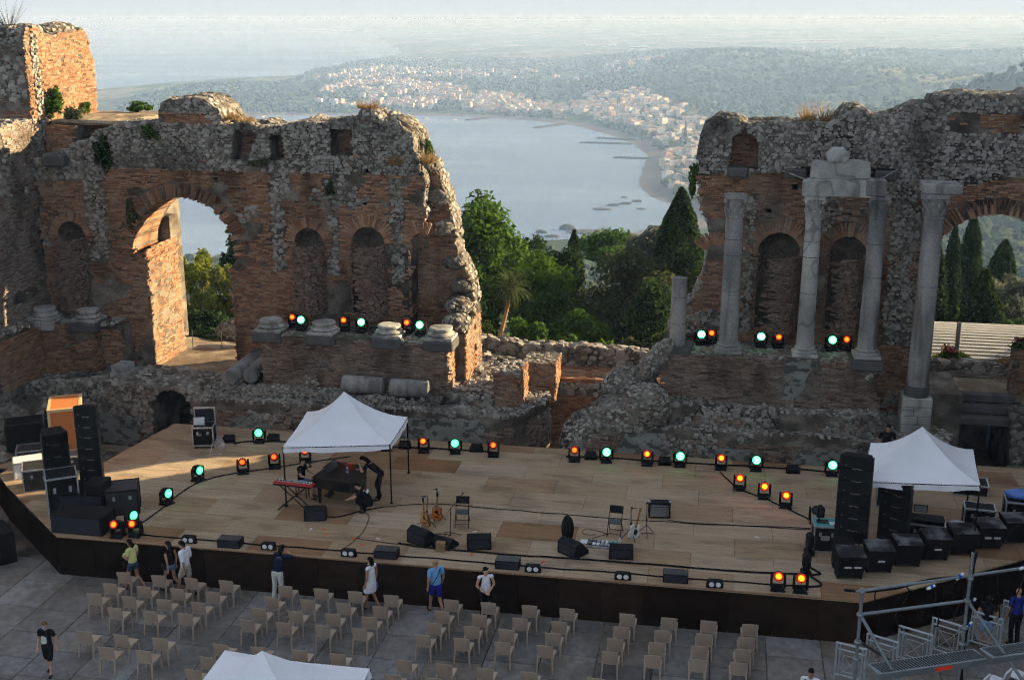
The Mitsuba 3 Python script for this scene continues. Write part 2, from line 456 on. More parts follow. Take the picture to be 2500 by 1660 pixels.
class Face:
    """a wall face: point(s, z) = origin + s*S + z*T (+ bend for round niches), with normal N"""
    def __init__(self, o, S, N, T=(0, 0, 1), R=None, D=None):
        self.o, self.S, self.N, self.T, self.R = np.array(o, float), np.array(S, float), np.array(N, float), np.array(T, float), R
        self.D = D or R

    def at(self, s, z, out=0.0):
        s, z, out = np.broadcast_arrays(np.asarray(s, float), np.asarray(z, float), np.asarray(out, float))
        if self.R:   # s is an arc length round the hollow, from its left edge
            a = s / self.R
            p = self.o + np.stack([-np.cos(a) * self.R, np.sin(a) * self.D], -1) @ np.stack([self.S, -self.N])
            n = -(np.stack([-np.cos(a), np.sin(a)], -1) @ np.stack([self.S, -self.N]))
            t = np.stack([np.sin(a), np.cos(a)], -1) @ np.stack([self.S, -self.N])
        else:
            p = self.o + s[..., None] * self.S
            n, t = np.broadcast_to(self.N, p.shape), np.broadcast_to(self.S, p.shape)
        return p + z[..., None] * self.T + out[..., None] * n, t, n

    def bricks(self, pc, poly, seed, ch=0.078, ln=0.29, dep=0.07, gone=0.02, rough=1.0, skip=None):
        rng = np.random.default_rng(seed)
        poly = poly if callable(poly) else (lambda s, z, g=poly: shapely.contains_xy(g, s, z))
        s0, z0, s1, z1 = self.lim
        rows = np.arange(z0 + ch / 2, z1, ch)
        ss, zz, ll = [], [], []
        for r in rows:
            L = ln * rng.uniform(0.7, 1.25, int((s1 - s0) / ln * 1.5) + 3)
            e = s0 - rng.uniform(0, ln) + np.concatenate([[0], np.cumsum(L)])
            ss.append((e[:-1] + e[1:]) / 2); ll.append(L); zz.append(np.full(len(L), r))
        s, z, L = np.concatenate(ss), np.concatenate(zz), np.concatenate(ll)
        k = poly(s, z) & (rng.uniform(size=len(s)) > gone)
        s, z, L = s[k], z[k], L[k]
        big = meshkit.noise(np.stack([s * 0.8, z * 0.8, 0 * s + seed], -1)) - 0.5
        if skip is not None:
            k = meshkit.fbm(np.stack([s * 0.7, z * 0.7, 0 * s + seed * 3.3], -1), 3) < skip
            s, z, L, big = s[k], z[k], L[k], big[k]
        out = (rng.uniform(-0.012, 0.014, len(s)) + big * 0.02) * rough + 0.004
        c, t, n = self.at(s, z + rng.uniform(-0.006, 0.006, len(s)), out - dep / 2)
        h = ch * rng.uniform(0.74, 0.9, len(s))
        T = np.broadcast_to(self.T, t.shape)
        tilt = rng.uniform(-0.012, 0.012, len(s))[:, None] * rough
        pc.add(c, (t + T * tilt) * (L * 0.94)[:, None], n * dep, T * h[:, None], rng, BW)

    def stones(self, pc, poly, seed, d=0.26, dep=0.16, fill=1.12, keep=1.0, skip=None):
        rng = np.random.default_rng(seed)
        poly = poly if callable(poly) else (lambda s, z, g=poly: shapely.contains_xy(g, s, z))
        s0, z0, s1, z1 = self.lim
        zs = np.arange(z0, z1 + d, d * 0.72)
        gs = np.arange(s0, s1 + d, d)
        s, z = np.meshgrid(gs, zs)
        s = s + (np.arange(len(zs)) % 2)[:, None] * d / 2
        s, z = s.ravel() + rng.uniform(-0.27, 0.27, s.size) * d, z.ravel() + rng.uniform(-0.2, 0.2, s.size) * d
        k = poly(s, z) & (rng.uniform(size=len(s)) < keep)
        if skip is not None:
            k &= meshkit.fbm(np.stack([s * 0.7, z * 0.7, 0 * s + seed * 3.3], -1), 3) >= skip
        s, z = s[k], z[k]
        n_ = len(s)
        c, t, n = self.at(s, z, rng.uniform(-0.055, -0.005, n_))
        T = np.broadcast_to(self.T, t.shape)
        a = rng.normal(0, 0.22, n_)[:, None]
        sz = (d * fill * np.where(rng.uniform(size=n_) < 0.3, rng.uniform(0.5, 0.75, n_), rng.uniform(0.85, 1.3, n_)))[:, None]
        pc.add(c, (t * np.cos(a) + T * np.sin(a)) * sz, n * dep * rng.uniform(0.7, 1.2, n_)[:, None], (T * np.cos(a) - t * np.sin(a)) * sz * rng.uniform(0.65, 0.9, n_)[:, None], rng, SW)

    def voussoirs(self, pc, cx, cz, r0, r1, a0, a1, seed, w=0.085, dep=0.1, out=0.012, gone=0.02):
        """radial bricks of an arch, angles from +s counter-clockwise in degrees"""
        rng = np.random.default_rng(seed)
        n = int(abs(math.radians(a1 - a0)) * r0 / w)
        a = np.radians(np.linspace(a0, a1, n + 1))
        a = (a[:-1] + a[1:]) / 2
        a = a[rng.uniform(size=n) > gone]
        n = len(a)
        L = (r1 - r0) * rng.uniform(0.93, 1.02, n)
        rc = r0 + L / 2
        c, t, nn = self.at(cx + rc * np.cos(a), cz + rc * np.sin(a), out + rng.uniform(-0.012, 0.012, n) - dep / 2)
        er = t * np.cos(a)[:, None] + self.T * np.sin(a)[:, None]
        et = -t * np.sin(a)[:, None] + self.T * np.cos(a)[:, None]
        pc.add(c, er * L[:, None], nn * dep, et * (w * 0.86 * (r0 + r1) / 2 / r0), rng, VW)


def front(y, lim, n=-1):
    f = Face((0, y, 0), (1, 0, 0), (0, n, 0)); f.lim = lim; return f


def side(x, lim, n=1):
    f = Face((x, 0, 0), (0, 1, 0), (n, 0, 0)); f.lim = lim; return f


def scatter(pc, mesh, d, seed, pick=None, fill=1.15, dep=0.6, most=20000, flat=0.75):
    """stones all over the faces of a mesh"""
    if pick is not None:
        mesh = mesh.submesh([np.nonzero(pick(mesh.triangles_center, mesh.face_normals))[0]], append=True, repair=False)
    n = min(most, int(mesh.area / (d * d) * 3.0) + 1)
    p, fi = trimesh.sample.sample_surface(mesh, n, seed=seed)
    p, nn = np.asarray(p), mesh.face_normals[fi]
    tree = cKDTree(p)
    dead = np.zeros(len(p), bool)
    for a, b in sorted(tree.query_pairs(d * 0.72)):
        if not dead[a]:
            dead[b] = True
    p, nn = p[~dead], nn[~dead]
    rng = np.random.default_rng(seed)
    r = rng.normal(size=p.shape)
    t = np.cross(nn, r); t /= np.linalg.norm(t, axis=1, keepdims=True)
    flatd = np.where(np.abs(nn[:, 2:]) < 0.8, np.cross(nn, [0, 0, 1.0]) + 0.45 * t, t)
    t = flatd / np.linalg.norm(flatd, axis=1, keepdims=True)
    b = np.cross(nn, t)
    s = (d * fill * np.where(rng.uniform(size=len(p)) < 0.3, rng.uniform(0.5, 0.75, len(p)), rng.uniform(0.85, 1.3, len(p))))[:, None]
    pc.add(p - nn * s * 0.12, t * s, nn * s * dep, b * s * flat, rng, SW)


def ragged(pts, seed, amp=0.12, step=0.25, only=None):
    """a polygon's outline broken up by noise"""
    g = Polygon(pts)
    c = np.array(shapely.segmentize(g.exterior, step).coords)[:-1]
    n = np.stack([meshkit.fbm(np.stack([c[:, 0] * 2.1, c[:, 1] * 2.1, 0 * c[:, 0] + seed + k], -1), 3) - 0.5 for k in (0, 50)], -1)
    if only is not None:
        n = n * only(c[:, 0], c[:, 1])[:, None]
    return Polygon(c + n * 2 * amp).buffer(0)


def lump(size, seed, sub=3, amp=0.25, freq=1.3):
    m = ico(sub)
    v = m.vertices
    k = 1 + amp * 2 * (meshkit.fbm(v * freq + seed * 7.7, 3, seed) - 0.5)
    m.vertices = v * k[:, None] * np.asarray(size)
    return m


def arch_poly(x0, x1, z0, spring, n=16):
    """upright opening with a round head"""
    r, c = (x1 - x0) / 2, (x0 + x1) / 2
    a = np.linspace(0, np.pi, n)
    return Polygon([(x0, z0), (x1, z0)] + [(c + r * math.cos(t), spring + r * math.sin(t)) for t in a])

# ---------------------------------------------------------------- the ground in and behind the theatre
add('ground', mm(bx(-40, 40, -60, 0.5, -0.4, -0.03), bx(-40, -13.2, 0.4, 7, -0.5, -0.06), bx(13, 40, 0.4, 7, -0.5, -0.06)), 'm_dirt', kind='structure', label='earth under and round the theatre')
_gx, _gy = np.meshgrid(np.linspace(-60, 60, 121), np.concatenate([np.linspace(5.4, 20, 30), np.linspace(21, 34, 8)]), indexing='ij')
_gz = 2.2 - np.clip(_gy - 9, 0, 99) * 0.42 + (meshkit.fbm(np.stack([_gx, _gy, 0 * _gx], -1) * 0.5, 4) - 0.5) * 0.5
_gz = np.where((_gx > -1.7) & (_gx < 7) & (_gy > 7.2), np.minimum(_gz, 1.45 - np.clip(_gy - 9.5, 0, 99) * .2), _gz)
_gz = np.where((_gx > -1.2) & (_gx < 6.6) & (_gy < 7.2), -1.7, _gz)
_gi = np.arange(_gx.size).reshape(_gx.shape)
_gf = np.stack([_gi[:-1, :-1], _gi[1:, :-1], _gi[1:, 1:], _gi[:-1, 1:]], -1).reshape(-1, 4)
add('terrace', (np.stack([_gx, _gy, _gz], -1).reshape(-1, 3), _gf), 'm_dirt', smooth=True, kind='structure', label='dry earth terrace behind the stage wall')
add('pit_floor', bx(-1.5, 6.8, -0.2, 7.6, -2.0, -1.7), 'm_dirt', kind='structure', label='floor of the pit between the two ruined blocks')


def wall_face(k, face, brick=None, stone=None, seed=0, nb=150, ns=120, bkw={}, skw={}, bm='m_brick'):
    pb, ps = Pieces('brick'), Pieces('stone')
    for i, g in enumerate(brick or []):
        face.bricks(pb, g, seed + i, **bkw)
    for i, g in enumerate(stone or []):
        face.stones(ps, g, seed + 40 + i, **skw)
    pb.emit(k, 'brick', bm, nb, seed)
    ps.emit(k, 'stone', 'm_stone', ns, seed)


def niche(k, face_y, x0, x1, z0, spring, seed, nb=40, arch=0.42):
    """a round-headed hollow with its brick lining and its arch of radial bricks"""
    R, c = (x1 - x0) / 2, (x0 + x1) / 2
    D = 0.93
    a = np.linspace(0, np.pi, 17)
    prof = [np.stack([c - R * np.cos(a), face_y + 0.03 + D * np.sin(a), np.full(17, z)], -1) for z in np.linspace(z0, spring, 4)]
    for e in np.linspace(0.2, np.pi / 2, 6):
        prof.append(np.stack([c - R * np.cos(a) * math.cos(e), face_y + 0.03 + D * np.sin(a) * math.cos(e), np.full(17, spring + R * math.sin(e))], -1))
    v = np.vstack(prof)
    i = np.arange(len(v)).reshape(-1, 17)
    f = np.stack([i[:-1, :-1], i[:-1, 1:], i[1:, 1:], i[1:, :-1]], -1).reshape(-1, 4)
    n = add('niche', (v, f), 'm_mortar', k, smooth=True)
    fc = Face((c, face_y + 0.03, 0), (1, 0, 0), (0, -1, 0), R=R, D=D)
    fc.lim = (0, z0, np.pi * R, spring + R * 0.92)
    pc = Pieces('brick'); rngn = np.random.default_rng(seed)
    cap = lambda s, z: (z < spring) | (np.sin(s / R) * 0 + ((z - spring) / R) ** 2 < 0.0)
    fc.bricks(pc, cap, seed, ch=0.07, ln=0.24, rough=0.3, gone=0.01)
    for e in np.arange(0.05, 1.35, 0.07 / R):
        re = R * math.cos(e); na = max(3, int(math.pi * re / 0.26))
        al = (np.arange(na) + 0.5 * rngn.uniform(0.6, 1.4)) * math.pi / na
        ca = np.stack([c - re * np.cos(al), face_y + 0.03 + D * np.sin(al) * math.cos(e), np.full(na, spring + R * math.sin(e))], -1)
        ta = np.stack([np.sin(al), np.cos(al), 0 * al], -1)
        nr = np.stack([np.cos(al) * math.cos(e), -np.sin(al) * math.cos(e), np.full(na, -math.sin(e))], -1)
        pc.add(ca - nr * 0.03, ta * (math.pi * re / na * 0.93), nr * 0.07, np.cross(ta, nr) * 0.06, rngn, BW)
    pc.emit(n, 'brick', 'm_shadelining', nb, seed)
    fr = front(face_y, (0, 0, 0, 0))
    pv = Pieces('brick')
    fr.voussoirs(pv, c, spring, R - 0.01, R + arch, 2, 178, seed + 3)
    pv.emit(k, 'voussoir', 'm_brick', 80, seed)
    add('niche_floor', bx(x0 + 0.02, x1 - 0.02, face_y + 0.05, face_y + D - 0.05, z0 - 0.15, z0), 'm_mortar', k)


# ---- left stage wall -------------------------------------------------------
WL = thing('ruined_stage_wall', 'tall ruined brick stage wall left of the gap, with large open arch and niches', 'wall')
TOPL = [(-20.9, 11.2), (-20.58, 11.21), (-19.6, 11.65), (-18.36, 12.01), (-17.84, 12.5), (-16.74, 12.78), (-15.15, 12.72), (-15.07, 13.43), (-14.87, 13.65), (-14.16, 13.79), (-13.11, 13.71), (-12.62, 13.33),
        (-12.39, 12.85), (-11.44, 12.87), (-9.72, 12.76), (-9.51, 12.93), (-8.69, 12.91), (-7.1, 12.89), (-6.97, 13.17), (-6.41, 13.34), (-6.0, 13.19), (-5.6, 12.99), (-5.1, 13.0), (-4.7, 12.58), (-4.51, 12.03), (-4.43, 11.32)]
ENDL = [(-3.71, 11.01), (-3.56, 10.13), (-3.25, 8.84), (-3.05, 7.53), (-2.7, 6.71), (-2.5, 5.9), (-2.4, 5.2), (-2.4, 2.3)]
top_only = lambda x, z: np.clip((z - 10.8) / 0.6, 0, 1) + (x > -4.6) * (z > 5.4)
archL = Polygon([(-16.2, 2.0), (-12.45, 2.0), (-12.5, 6.9), (-12.2, 7.3)] + [(-14.45 + 2.25 * math.cos(t), 7.55 + 2.25 * math.sin(t)) for t in np.linspace(0, np.pi, 25)] + [(-16.75, 7.35), (-16.2, 7.1)])
nA, nB, nC = (-20.2, -18.9, 5.0, 8.0), (-9.65, -8.42, 5.3, 8.1), (-7.22, -5.84, 5.15, 8.15)
recess = [sbox(-12.0, 11.35, -11.1, 12.75), sbox(-10.5, 11.35, -9.9, 12.4), sbox(-7.95, 11.6, -7.05, 12.72), sbox(-18.2, 11.0, -17.3, 12.0)]
recess[0] = Polygon([(-12.2, 11.3), (-11.4, 11.3), (-11.0, 12.4), (-12.0, 12.6)])
backL = ragged([(-20.9, 2.3)] + TOPL + ENDL, 3, 0.22, 0.3, top_only).difference(archL)
frontL = ragged([(-20.9, 2.3)] + TOPL + [(-4.1, 10.9), (-4.2, 9.3), (-4.45, 8.9), (-4.72, 8.3), (-4.78, 5.2), (-4.78, 2.3)], 5, 0.2, 0.3, top_only).difference(archL)
hollow = frontL
for n_ in (nA, nB, nC):
    hollow = hollow.difference(arch_poly(*n_))
holes = shapely.union_all([sbox(x, z, x + 0.22, z + 0.2) for x, z in ((-9.1, 9.75), (-6.75, 9.7), (-13.0, 10.45), (-6.6, 10.95), (-16.95, 6.2))])
for r_ in recess + [holes]:
    hollow = hollow.difference(r_)
hl = max(getattr(hollow, 'geoms', [hollow]), key=lambda g: g.area)
coreF = xzprism(hl, 3.53, 4.5)
coreB = xzprism(max(getattr(backL, 'geoms', [backL]), key=lambda g: g.area), 4.502, 5.8)
add('core', mm(coreF, coreB), 'm_mortar', WL)
F1 = front(3.5, (-21, 2.3, -3.9, 13.9))
stub = sbox(-15.0, 12.78, -12.75, 13.2)
F2 = front(4.48, (-12.5, 2.3, -2.3, 13.2))
pil = [sbox(-10.55, 6.9, -10.05, 10.7), sbox(-8.22, 6.8, -7.78, 10.7), sbox(-5.55, 6.6, -5.05, 10.8), sbox(-18.75, 7.0, -17.9, 11.0), sbox(-11.3, 2.3, -11.05, 3.0)]
rub = shapely.union_all([frontL.intersection(sbox(-17.9, 10.95, 0, 15)), frontL.intersection(sbox(-22, 10.4, -17.8, 15))] + [p.intersection(hl) for p in pil]).intersection(hl).difference(stub)
ringL = Point(-14.45, 7.55).buffer(2.87).intersection(sbox(-20, 7.6, -10, 12))
for n_ in (nA, nB, nC):
    rub = rub.difference(Point((n_[0] + n_[1]) / 2, n_[3]).buffer((n_[1] - n_[0]) / 2 + 0.42))
brk = hl.difference(rub.buffer(0.03)).difference(ringL)
for n_ in (nA, nB, nC):
    brk = brk.difference(Point((n_[0] + n_[1]) / 2, n_[3]).buffer((n_[1] - n_[0]) / 2 + 0.44).intersection(sbox(-30, n_[3], 30, 20)))
holes = shapely.union_all([sbox(x, z, x + 0.22, z + 0.2) for x, z in ((-9.1, 9.75), (-6.75, 9.7), (-13.0, 10.45), (-6.6, 10.95), (-16.95, 6.2))])
brk = brk.difference(holes)
wall_face(WL, F1, [brk], [rub], 10, 190, 240, dict(skip=0.66), dict(d=0.165))
pz = Pieces('stone'); F1.stones(pz, brk, 77, d=0.22, skip=0.66); pz.emit(WL, 'stone', 'm_stone', 30, 5)
# banding courses that stand proud of the face
pz = Pieces('brick'); F1.bricks(pz, sbox(-15.0, 12.78, -12.75, 13.2).union(sbox(-15.3, 11.28, -12.45, 11.36)).union(sbox(-7.3, 11.55, -4.6, 11.63)), 31, rough=2.0); pz.emit(WL, 'brick', 'm_brick', 30, 6)
wall_face(WL, F2, [backL.intersection(sbox(-4.9, 2.3, -2.0, 11.0)).union(shapely.union_all(recess))], None, 20, 90, 0)
for i, n_ in enumerate((nA, nB, nC)):
    niche(WL, 3.5, n_[0], n_[1], n_[2], n_[3], 100 + 10 * i, arch=(0.38, 0.44, 0.52)[i])
pv = Pieces('brick')
F1.voussoirs(pv, -14.45, 7.55, 2.24, 2.85, -4, 184, 7, w=0.1, dep=2.28, out=0.035)
F1.voussoirs(pv, -4.3, 8.15, 0.5, 1.0, 62, 178, 9)
pv.emit(WL, 'voussoir', 'm_brick', 120, 3)
# the jambs of the arch and the broken right end
J1 = side(-16.2, (3.5, 2.0, 6.4, 7.6))
add('jamb_core', mm(bx(-18.2, -16.22, 5.79, 6.38, 2.0, 8.6), bx(-16.9, -16.225, 3.6, 6.37, 2.0, 7.3)), 'm_mortar', WL)
pc = Pieces('brick')
J1.bricks(pc, ragged([(3.5, 2.0), (6.4, 2.0), (6.35, 7.4), (5.6, 8.4), (3.5, 7.5)], 8, 0.08), 40, gone=0.03)
side(-4.78, (3.5, 5.2, 4.5, 8.4)).bricks(pc, sbox(3.5, 5.2, 4.5, 8.35), 42)
side(-12.46, (3.5, 2.3, 5.8, 7.0), -1).bricks(pc, sbox(3.5, 2.3, 5.8, 6.9), 43)
side(-2.4, (3.0, 2.2, 5.8, 5.2)).bricks(pc, ragged([(2.9, 2.2), (5.8, 2.2), (5.8, 5.0), (4.6, 5.15), (2.9, 4.6)], 9, 0.06), 44)
pc.emit(WL, 'brick', 'm_brick', 160, 9)
add('end_pier', yzprism([(2.9, 2.0), (5.78, 2.0), (5.78, 5.05), (4.5, 5.2), (2.9, 4.6)], -3.4, -2.43), 'm_mortar', WL)
ps = Pieces('stone')
scatter(ps, mm(coreF, coreB), 0.2, 3, lambda c, n: (n[:, 2] > 0.25) & (c[:, 2] > 10.4) | (n[:, 0] > 0.15) & (c[:, 0] > -5.4) & (c[:, 2] > 5.3) & ~((c[:, 1] < 4.5) & (c[:, 2] < 8.9)))
ps.emit(WL, 'stone', 'm_stone', 120, 12)
bl = [lump((0.55, 0.8, 0.42), 30 + i, 2).apply_translation(p) for i, p in enumerate([(-4.35, 4.9, 11.2), (-3.9, 4.9, 9.9), (-3.65, 5.0, 8.7), (-3.3, 5.0, 7.3), (-3.0, 4.9, 6.3), (-3.0, 4.3, 5.6), (-6.4, 4.2, 13.1), (-5.3, 4.4, 12.8), (-2.9, 3.6, 5.0)])]
add('rubble_core', mm(*bl), 'm_mortar', WL)
ps = Pieces('stone'); scatter(ps, mm(*bl), 0.17, 8); ps.emit(WL, 'stone', 'm_stone', 90, 14)

# ---- building behind its left end
WB = thing('brick_block', 'dark brick block with earth covered top behind the left end of the stage wall', 'wall')
add('core', mm(bx(-20.9, -17.6, 5.83, 9.6, 2, 12.55), bx(-20.9, -19.6, 4.55, 5.9, 10.9, 12.5)), 'm_mortar', WB)
wall_face(WB, front(5.8, (-20.9, 10.5, -17.6, 12.6)), [sbox(-20.9, 10.5, -17.6, 12.5)], None, 52, 40, 0)
wall_face(WB, front(4.53, (-20.9, 10.9, -19.6, 12.6)), [sbox(-20.9, 10.9, -19.6, 12.5)], None, 53, 30, 0)
_m = bx(-20.9, -17.4, 5.0, 9.8, 12.5, 12.72, 0.09).subdivide().subdivide().subdivide()
_m.vertices[:, 2] += (meshkit.fbm(_m.vertices * 1.3, 3) - 0.5) * 0.25
add('earth_top', _m, 'm_dirt', WB)

# ---- left side wall and its tower
WS = thing('side_wall', 'long side wall running towards the seats at the far left', 'wall')
sidep = ragged([(-14, 0), (5.0, 0), (5.0, 12.75), (2.5, 12.8), (0, 12.7), (-4, 12.6), (-14, 12.4)], 21, 0.15, 0.3, lambda x, z: np.clip((z - 11.8), 0, 1))
SC = yzprism(sidep, -22.5, -21.03)
add('core', SC, 'm_mortar', WS)
FS = side(-21.0, (-6, 1.6, 5, 12.9))
lowr = sbox(-6, 0, 5, 4.6)
wall_face(WS, FS, [sidep.intersection(sbox(-6, 2.6, 5, 14))], [sidep.intersection(sbox(-6, 0.4, 5, 2.6))], 60, 200, 80, dict(skip=0.7), bm='m_limebrick')
pz = Pieces('stone'); FS.stones(pz, sidep.intersection(sbox(-6, 2.6, 5, 14)), 160, d=0.2, skip=0.7)
scatter(pz, SC, 0.26, 5, lambda c, n: (n[:, 2] > 0.3) & (c[:, 2] > 11.5) & (c[:, 1] > -6)); pz.emit(WS, 'stone', 'm_stone', 60, 5)
add('ledge', mm(bx(-21.02, -20.45, -6, 3.0, 0, 4.5), bx(-21.0, -20.62, -6, 3.0, 4.5, 4.75)), 'm_mortar', WS)
pz = Pieces('brick'); side(-20.42, (-6, 2.4, 2.0, 4.5)).bricks(pz, sbox(-6, 2.4, 2, 4.5), 66, skip=0.62); pz.emit(WS, 'brick', 'm_brick', 50, 5)
pz = Pieces('stone'); side(-20.42, (-6, 0.2, 2.0, 4.6)).stones(pz, sbox(-6, 0.2, 2, 2.4), 67)
scatter(pz, bx(-21.0, -20.45, -6, 3.0, 4.4, 4.75), 0.24, 9, lambda c, n: n[:, 2] > 0.5); pz.emit(WS, 'stone', 'm_stone', 60, 6)

TW = thing('ruined_tower', 'sunlit brick tower stump rising at the far left above the side wall', 'tower')
twf = ragged([(3.9, 12.0), (9.1, 12.0), (9.15, 14.9), (8.75, 16.2), (8.3, 16.45), (6.0, 16.15), (5.3, 16.3), (4.6, 16.6), (4.1, 16.5), (3.9, 15.9)], 33, 0.07, 0.25)
TC = yzprism(twf, -22.55, -21.03)
add('core', TC, 'm_mortar', TW)
FT = side(-21.0, (3.9, 11.9, 9.2, 16.7))
th = shapely.union_all([sbox(y, z, y + 0.2, z + 0.22) for y, z in ((4.75, 15.05), (6.5, 15.05), (7.95, 15.1), (6.6, 13.75), (6.9, 13.2))])
wall_face(TW, FT, [twf.difference(sbox(4.28, 11.9, 4.75, 16.2)).difference(th)], [twf.intersection(sbox(4.28, 11.9, 4.75, 16.4))], 70, 200, 60, dict(gone=0.012, rough=0.5), dict(d=0.17, dep=0.2))
add('dark_hole', mm(*[bx(-21.05, -21.02, y, y + 0.2, z, z + 0.22) for y, z in ((4.75, 15.05), (6.5, 15.05), (7.95, 15.1), (6.6, 13.75), (6.9, 13.2))]), 'm_darkstone', TW)  # thin dark plates paint the shade of holes; the core is not cut
FT2 = front(3.9, (-22.6, 11.9, -21, 16.5))
wall_face(TW, FT2, [sbox(-22.55, 12, -21.0, 13.6)], [sbox(-22.55, 13.6, -21.02, 15.9)], 74, 30, 60)
bl = [lump(s, 40 + i, 2).apply_translation(p) for i, (s, p) in enumerate([((0.85, 0.8, 0.35), (-21.9, 4.6, 16.25)), ((0.6, 0.6, 0.35), (-21.6, 5.2, 16.3)), ((0.6, 1.2, 0.3), (-21.6, 7.4, 16.4)), ((0.8, 0.5, 0.3), (-22.1, 4.2, 15.8))])]
add('rubble_top', mm(*bl), 'm_mortar', TW)
ps = Pieces('stone'); scatter(ps, mm(*bl), 0.17, 8); scatter(ps, TC, 0.18, 4, lambda c, n: n[:, 2] > 0.3); ps.emit(TW, 'stone', 'm_stone', 70, 14)

# ---- right stage wall -------------------------------------------------------
WR = thing('ruined_stage_wall', 'ruined stage wall right of the gap behind the standing columns, rubble above brick', 'wall')
TOPR = [(6.55, 11.03), (6.48, 12.7), (6.64, 13.15), (6.98, 13.26), (7.79, 13.32), (8.24, 13.22), (9.28, 13.2), (10.59, 13.17), (11.38, 13.26), (11.77, 13.75), (12.27, 13.8), (12.72, 13.47), (13.29, 13.48), (13.83, 13.82),
        (14.73, 13.89), (14.85, 14.15), (15.18, 14.27), (17.65, 14.32), (22, 14.5), (26, 14.6)]
LEFTR = [(5.6, 2.3), (5.9, 5.0), (6.18, 5.69), (6.44, 6.35), (6.72, 7.1), (6.9, 8.22), (7.02, 9.02), (6.84, 9.48), (6.61, 10.41)]
archR = arch_poly(14.9, 19.5, 1.5, 7.75, 24)
rgt = lambda x, z: np.clip(z - 11.5, 0, 1) + (x < 7.3) * (z > 5)
fullR = ragged(LEFTR + TOPR + [(26, 2.0)], 13, 0.16, 0.3, rgt).difference(archR)
m1, m2 = (8.8, 10.38, 5.4, 8.35), (11.42, 12.76, 5.5, 8.4)
upn = Polygon([(7.55, 11.45), (8.65, 11.45), (8.6, 12.5), (8.1, 12.95), (7.65, 12.6)])
pit = [upn, sbox(10.2, 11.2, 10.62, 11.6), sbox(12.75, 11.15, 13.6, 11.6)]
hr = fullR
for n_ in (m1, m2):
    hr = hr.difference(arch_poly(*n_))
for r_ in pit + [sbox(x, z, x + 0.24, z + 0.22) for x, z in ((9.0, 9.85), (11.9, 9.75), (9.9, 10.75))]:
    hr = hr.difference(r_)
hr = max(getattr(hr, 'geoms', [hr]), key=lambda g: g.area)
CR1, CR2 = xzprism(hr, 3.53, 4.5), xzprism(max(getattr(fullR, 'geoms', [fullR]), key=lambda g: g.area), 4.502, 5.8)
add('core', mm(CR1, CR2), 'm_mortar', WR)
G1 = front(3.5, (5.5, 2.3, 19.6, 14.4))
rz = hr.intersection(Polygon([(5, 11.15), (8.7, 11.35), (11, 11.35), (13.1, 11.1), (13.8, 10.0), (14.9, 10.9), (20, 11.8), (20, 15), (5, 15)]))
rz = rz.difference(sbox(15.2, 12.9, 19, 13.65))
rz = rz.union(hr.intersection(sbox(13.6, 5.0, 14.6, 10.3))).union(hr.intersection(sbox(8.3, 5.2, 8.62, 10.5)))
ringR = Point(17.2, 7.75).buffer(2.9).intersection(sbox(10, 7.8, 25, 12))
bz = hr.difference(rz.buffer(0.03)).difference(ringR)
for n_ in (m1, m2):
    bz = bz.difference(Point((n_[0] + n_[1]) / 2, n_[3]).buffer((n_[1] - n_[0]) / 2 + 0.56).intersection(sbox(-30, n_[3], 30, 20)))
bz = bz.difference(shapely.union_all([sbox(x, z, x + 0.24, z + 0.22) for x, z in ((9.0, 9.85), (11.9, 9.75), (9.9, 10.75))]))
wall_face(WR, G1, [bz], [rz], 80, 190, 280, dict(skip=0.68), dict(d=0.165, keep=0.96))
pz = Pieces('stone'); G1.stones(pz, bz, 177, d=0.22, skip=0.68); pz.emit(WR, 'stone', 'm_stone', 30, 5)
pz = Pieces('brick'); front(4.48, (7, 11, 14, 13)).bricks(pz, shapely.union_all(pit), 84); pz.emit(WR, 'brick', 'm_brick', 20, 5)
for i, n_ in enumerate((m1, m2)):
    niche(WR, 3.5, n_[0], n_[1], n_[2], n_[3], 140 + 10 * i, arch=0.54)
pv = Pieces('brick')
G1.voussoirs(pv, 17.2, 7.75, 2.29, 2.88, 20, 182, 7, w=0.1, dep=2.28, out=0.02)
G1.voussoirs(pv, 7.25, 8.1, 0.5, 1.0, 60, 150, 8)
pv.emit(WR, 'voussoir', 'm_brick', 120, 3)
pc = Pieces('brick'); side(14.9, (3.5, 2.3, 5.8, 7.7)).bricks(pc, sbox(3.5, 2.3, 5.8, 7.7), 45); pc.emit(WR, 'brick', 'm_brick', 20, 9)
ps = Pieces('stone')
scatter(ps, mm(CR1, CR2), 0.2, 3, lambda c, n: (n[:, 2] > 0.25) & (c[:, 2] > 11.5) & (c[:, 0] < 19) | (n[:, 0] < -0.15) & (c[:, 0] < 7.4) & (c[:, 2] > 4.6))
ps.emit(WR, 'stone', 'm_stone', 100, 12)
bl = [lump(s, 60 + i, 2).apply_translation(p) for i, (s, p) in enumerate([((0.6, 0.8, 0.4), (11.95, 4.3, 13.5)), ((0.8, 0.9, 0.35), (14.2, 4.3, 13.6)), ((0.5, 0.9, 0.5), (6.3, 4.4, 5.9)), ((0.5, 0.9, 0.55), (6.0, 4.0, 5.2)), ((0.6, 0.6, 0.25), (7.6, 4.2, 13.2)), ((0.5, 0.6, 0.22), (9.4, 4.2, 13.1))])]
add('rubble_core', mm(*bl), 'm_mortar', WR)
ps = Pieces('stone'); scatter(ps, mm(*bl), 0.17, 8); ps.emit(WR, 'stone', 'm_stone', 60, 14)

# the far wing of the theatre, mostly outside the view, that keeps the seats and the stage in shade
WW = thing('theatre_wing', 'high brick wing closing the right side of the theatre', 'building')
add('core', mm(bx(26.0, 36, 2.5, 9, 0, 17.5), bx(26, 34, -44, 2.5, 0, 14.5)), 'm_mortar', WW)

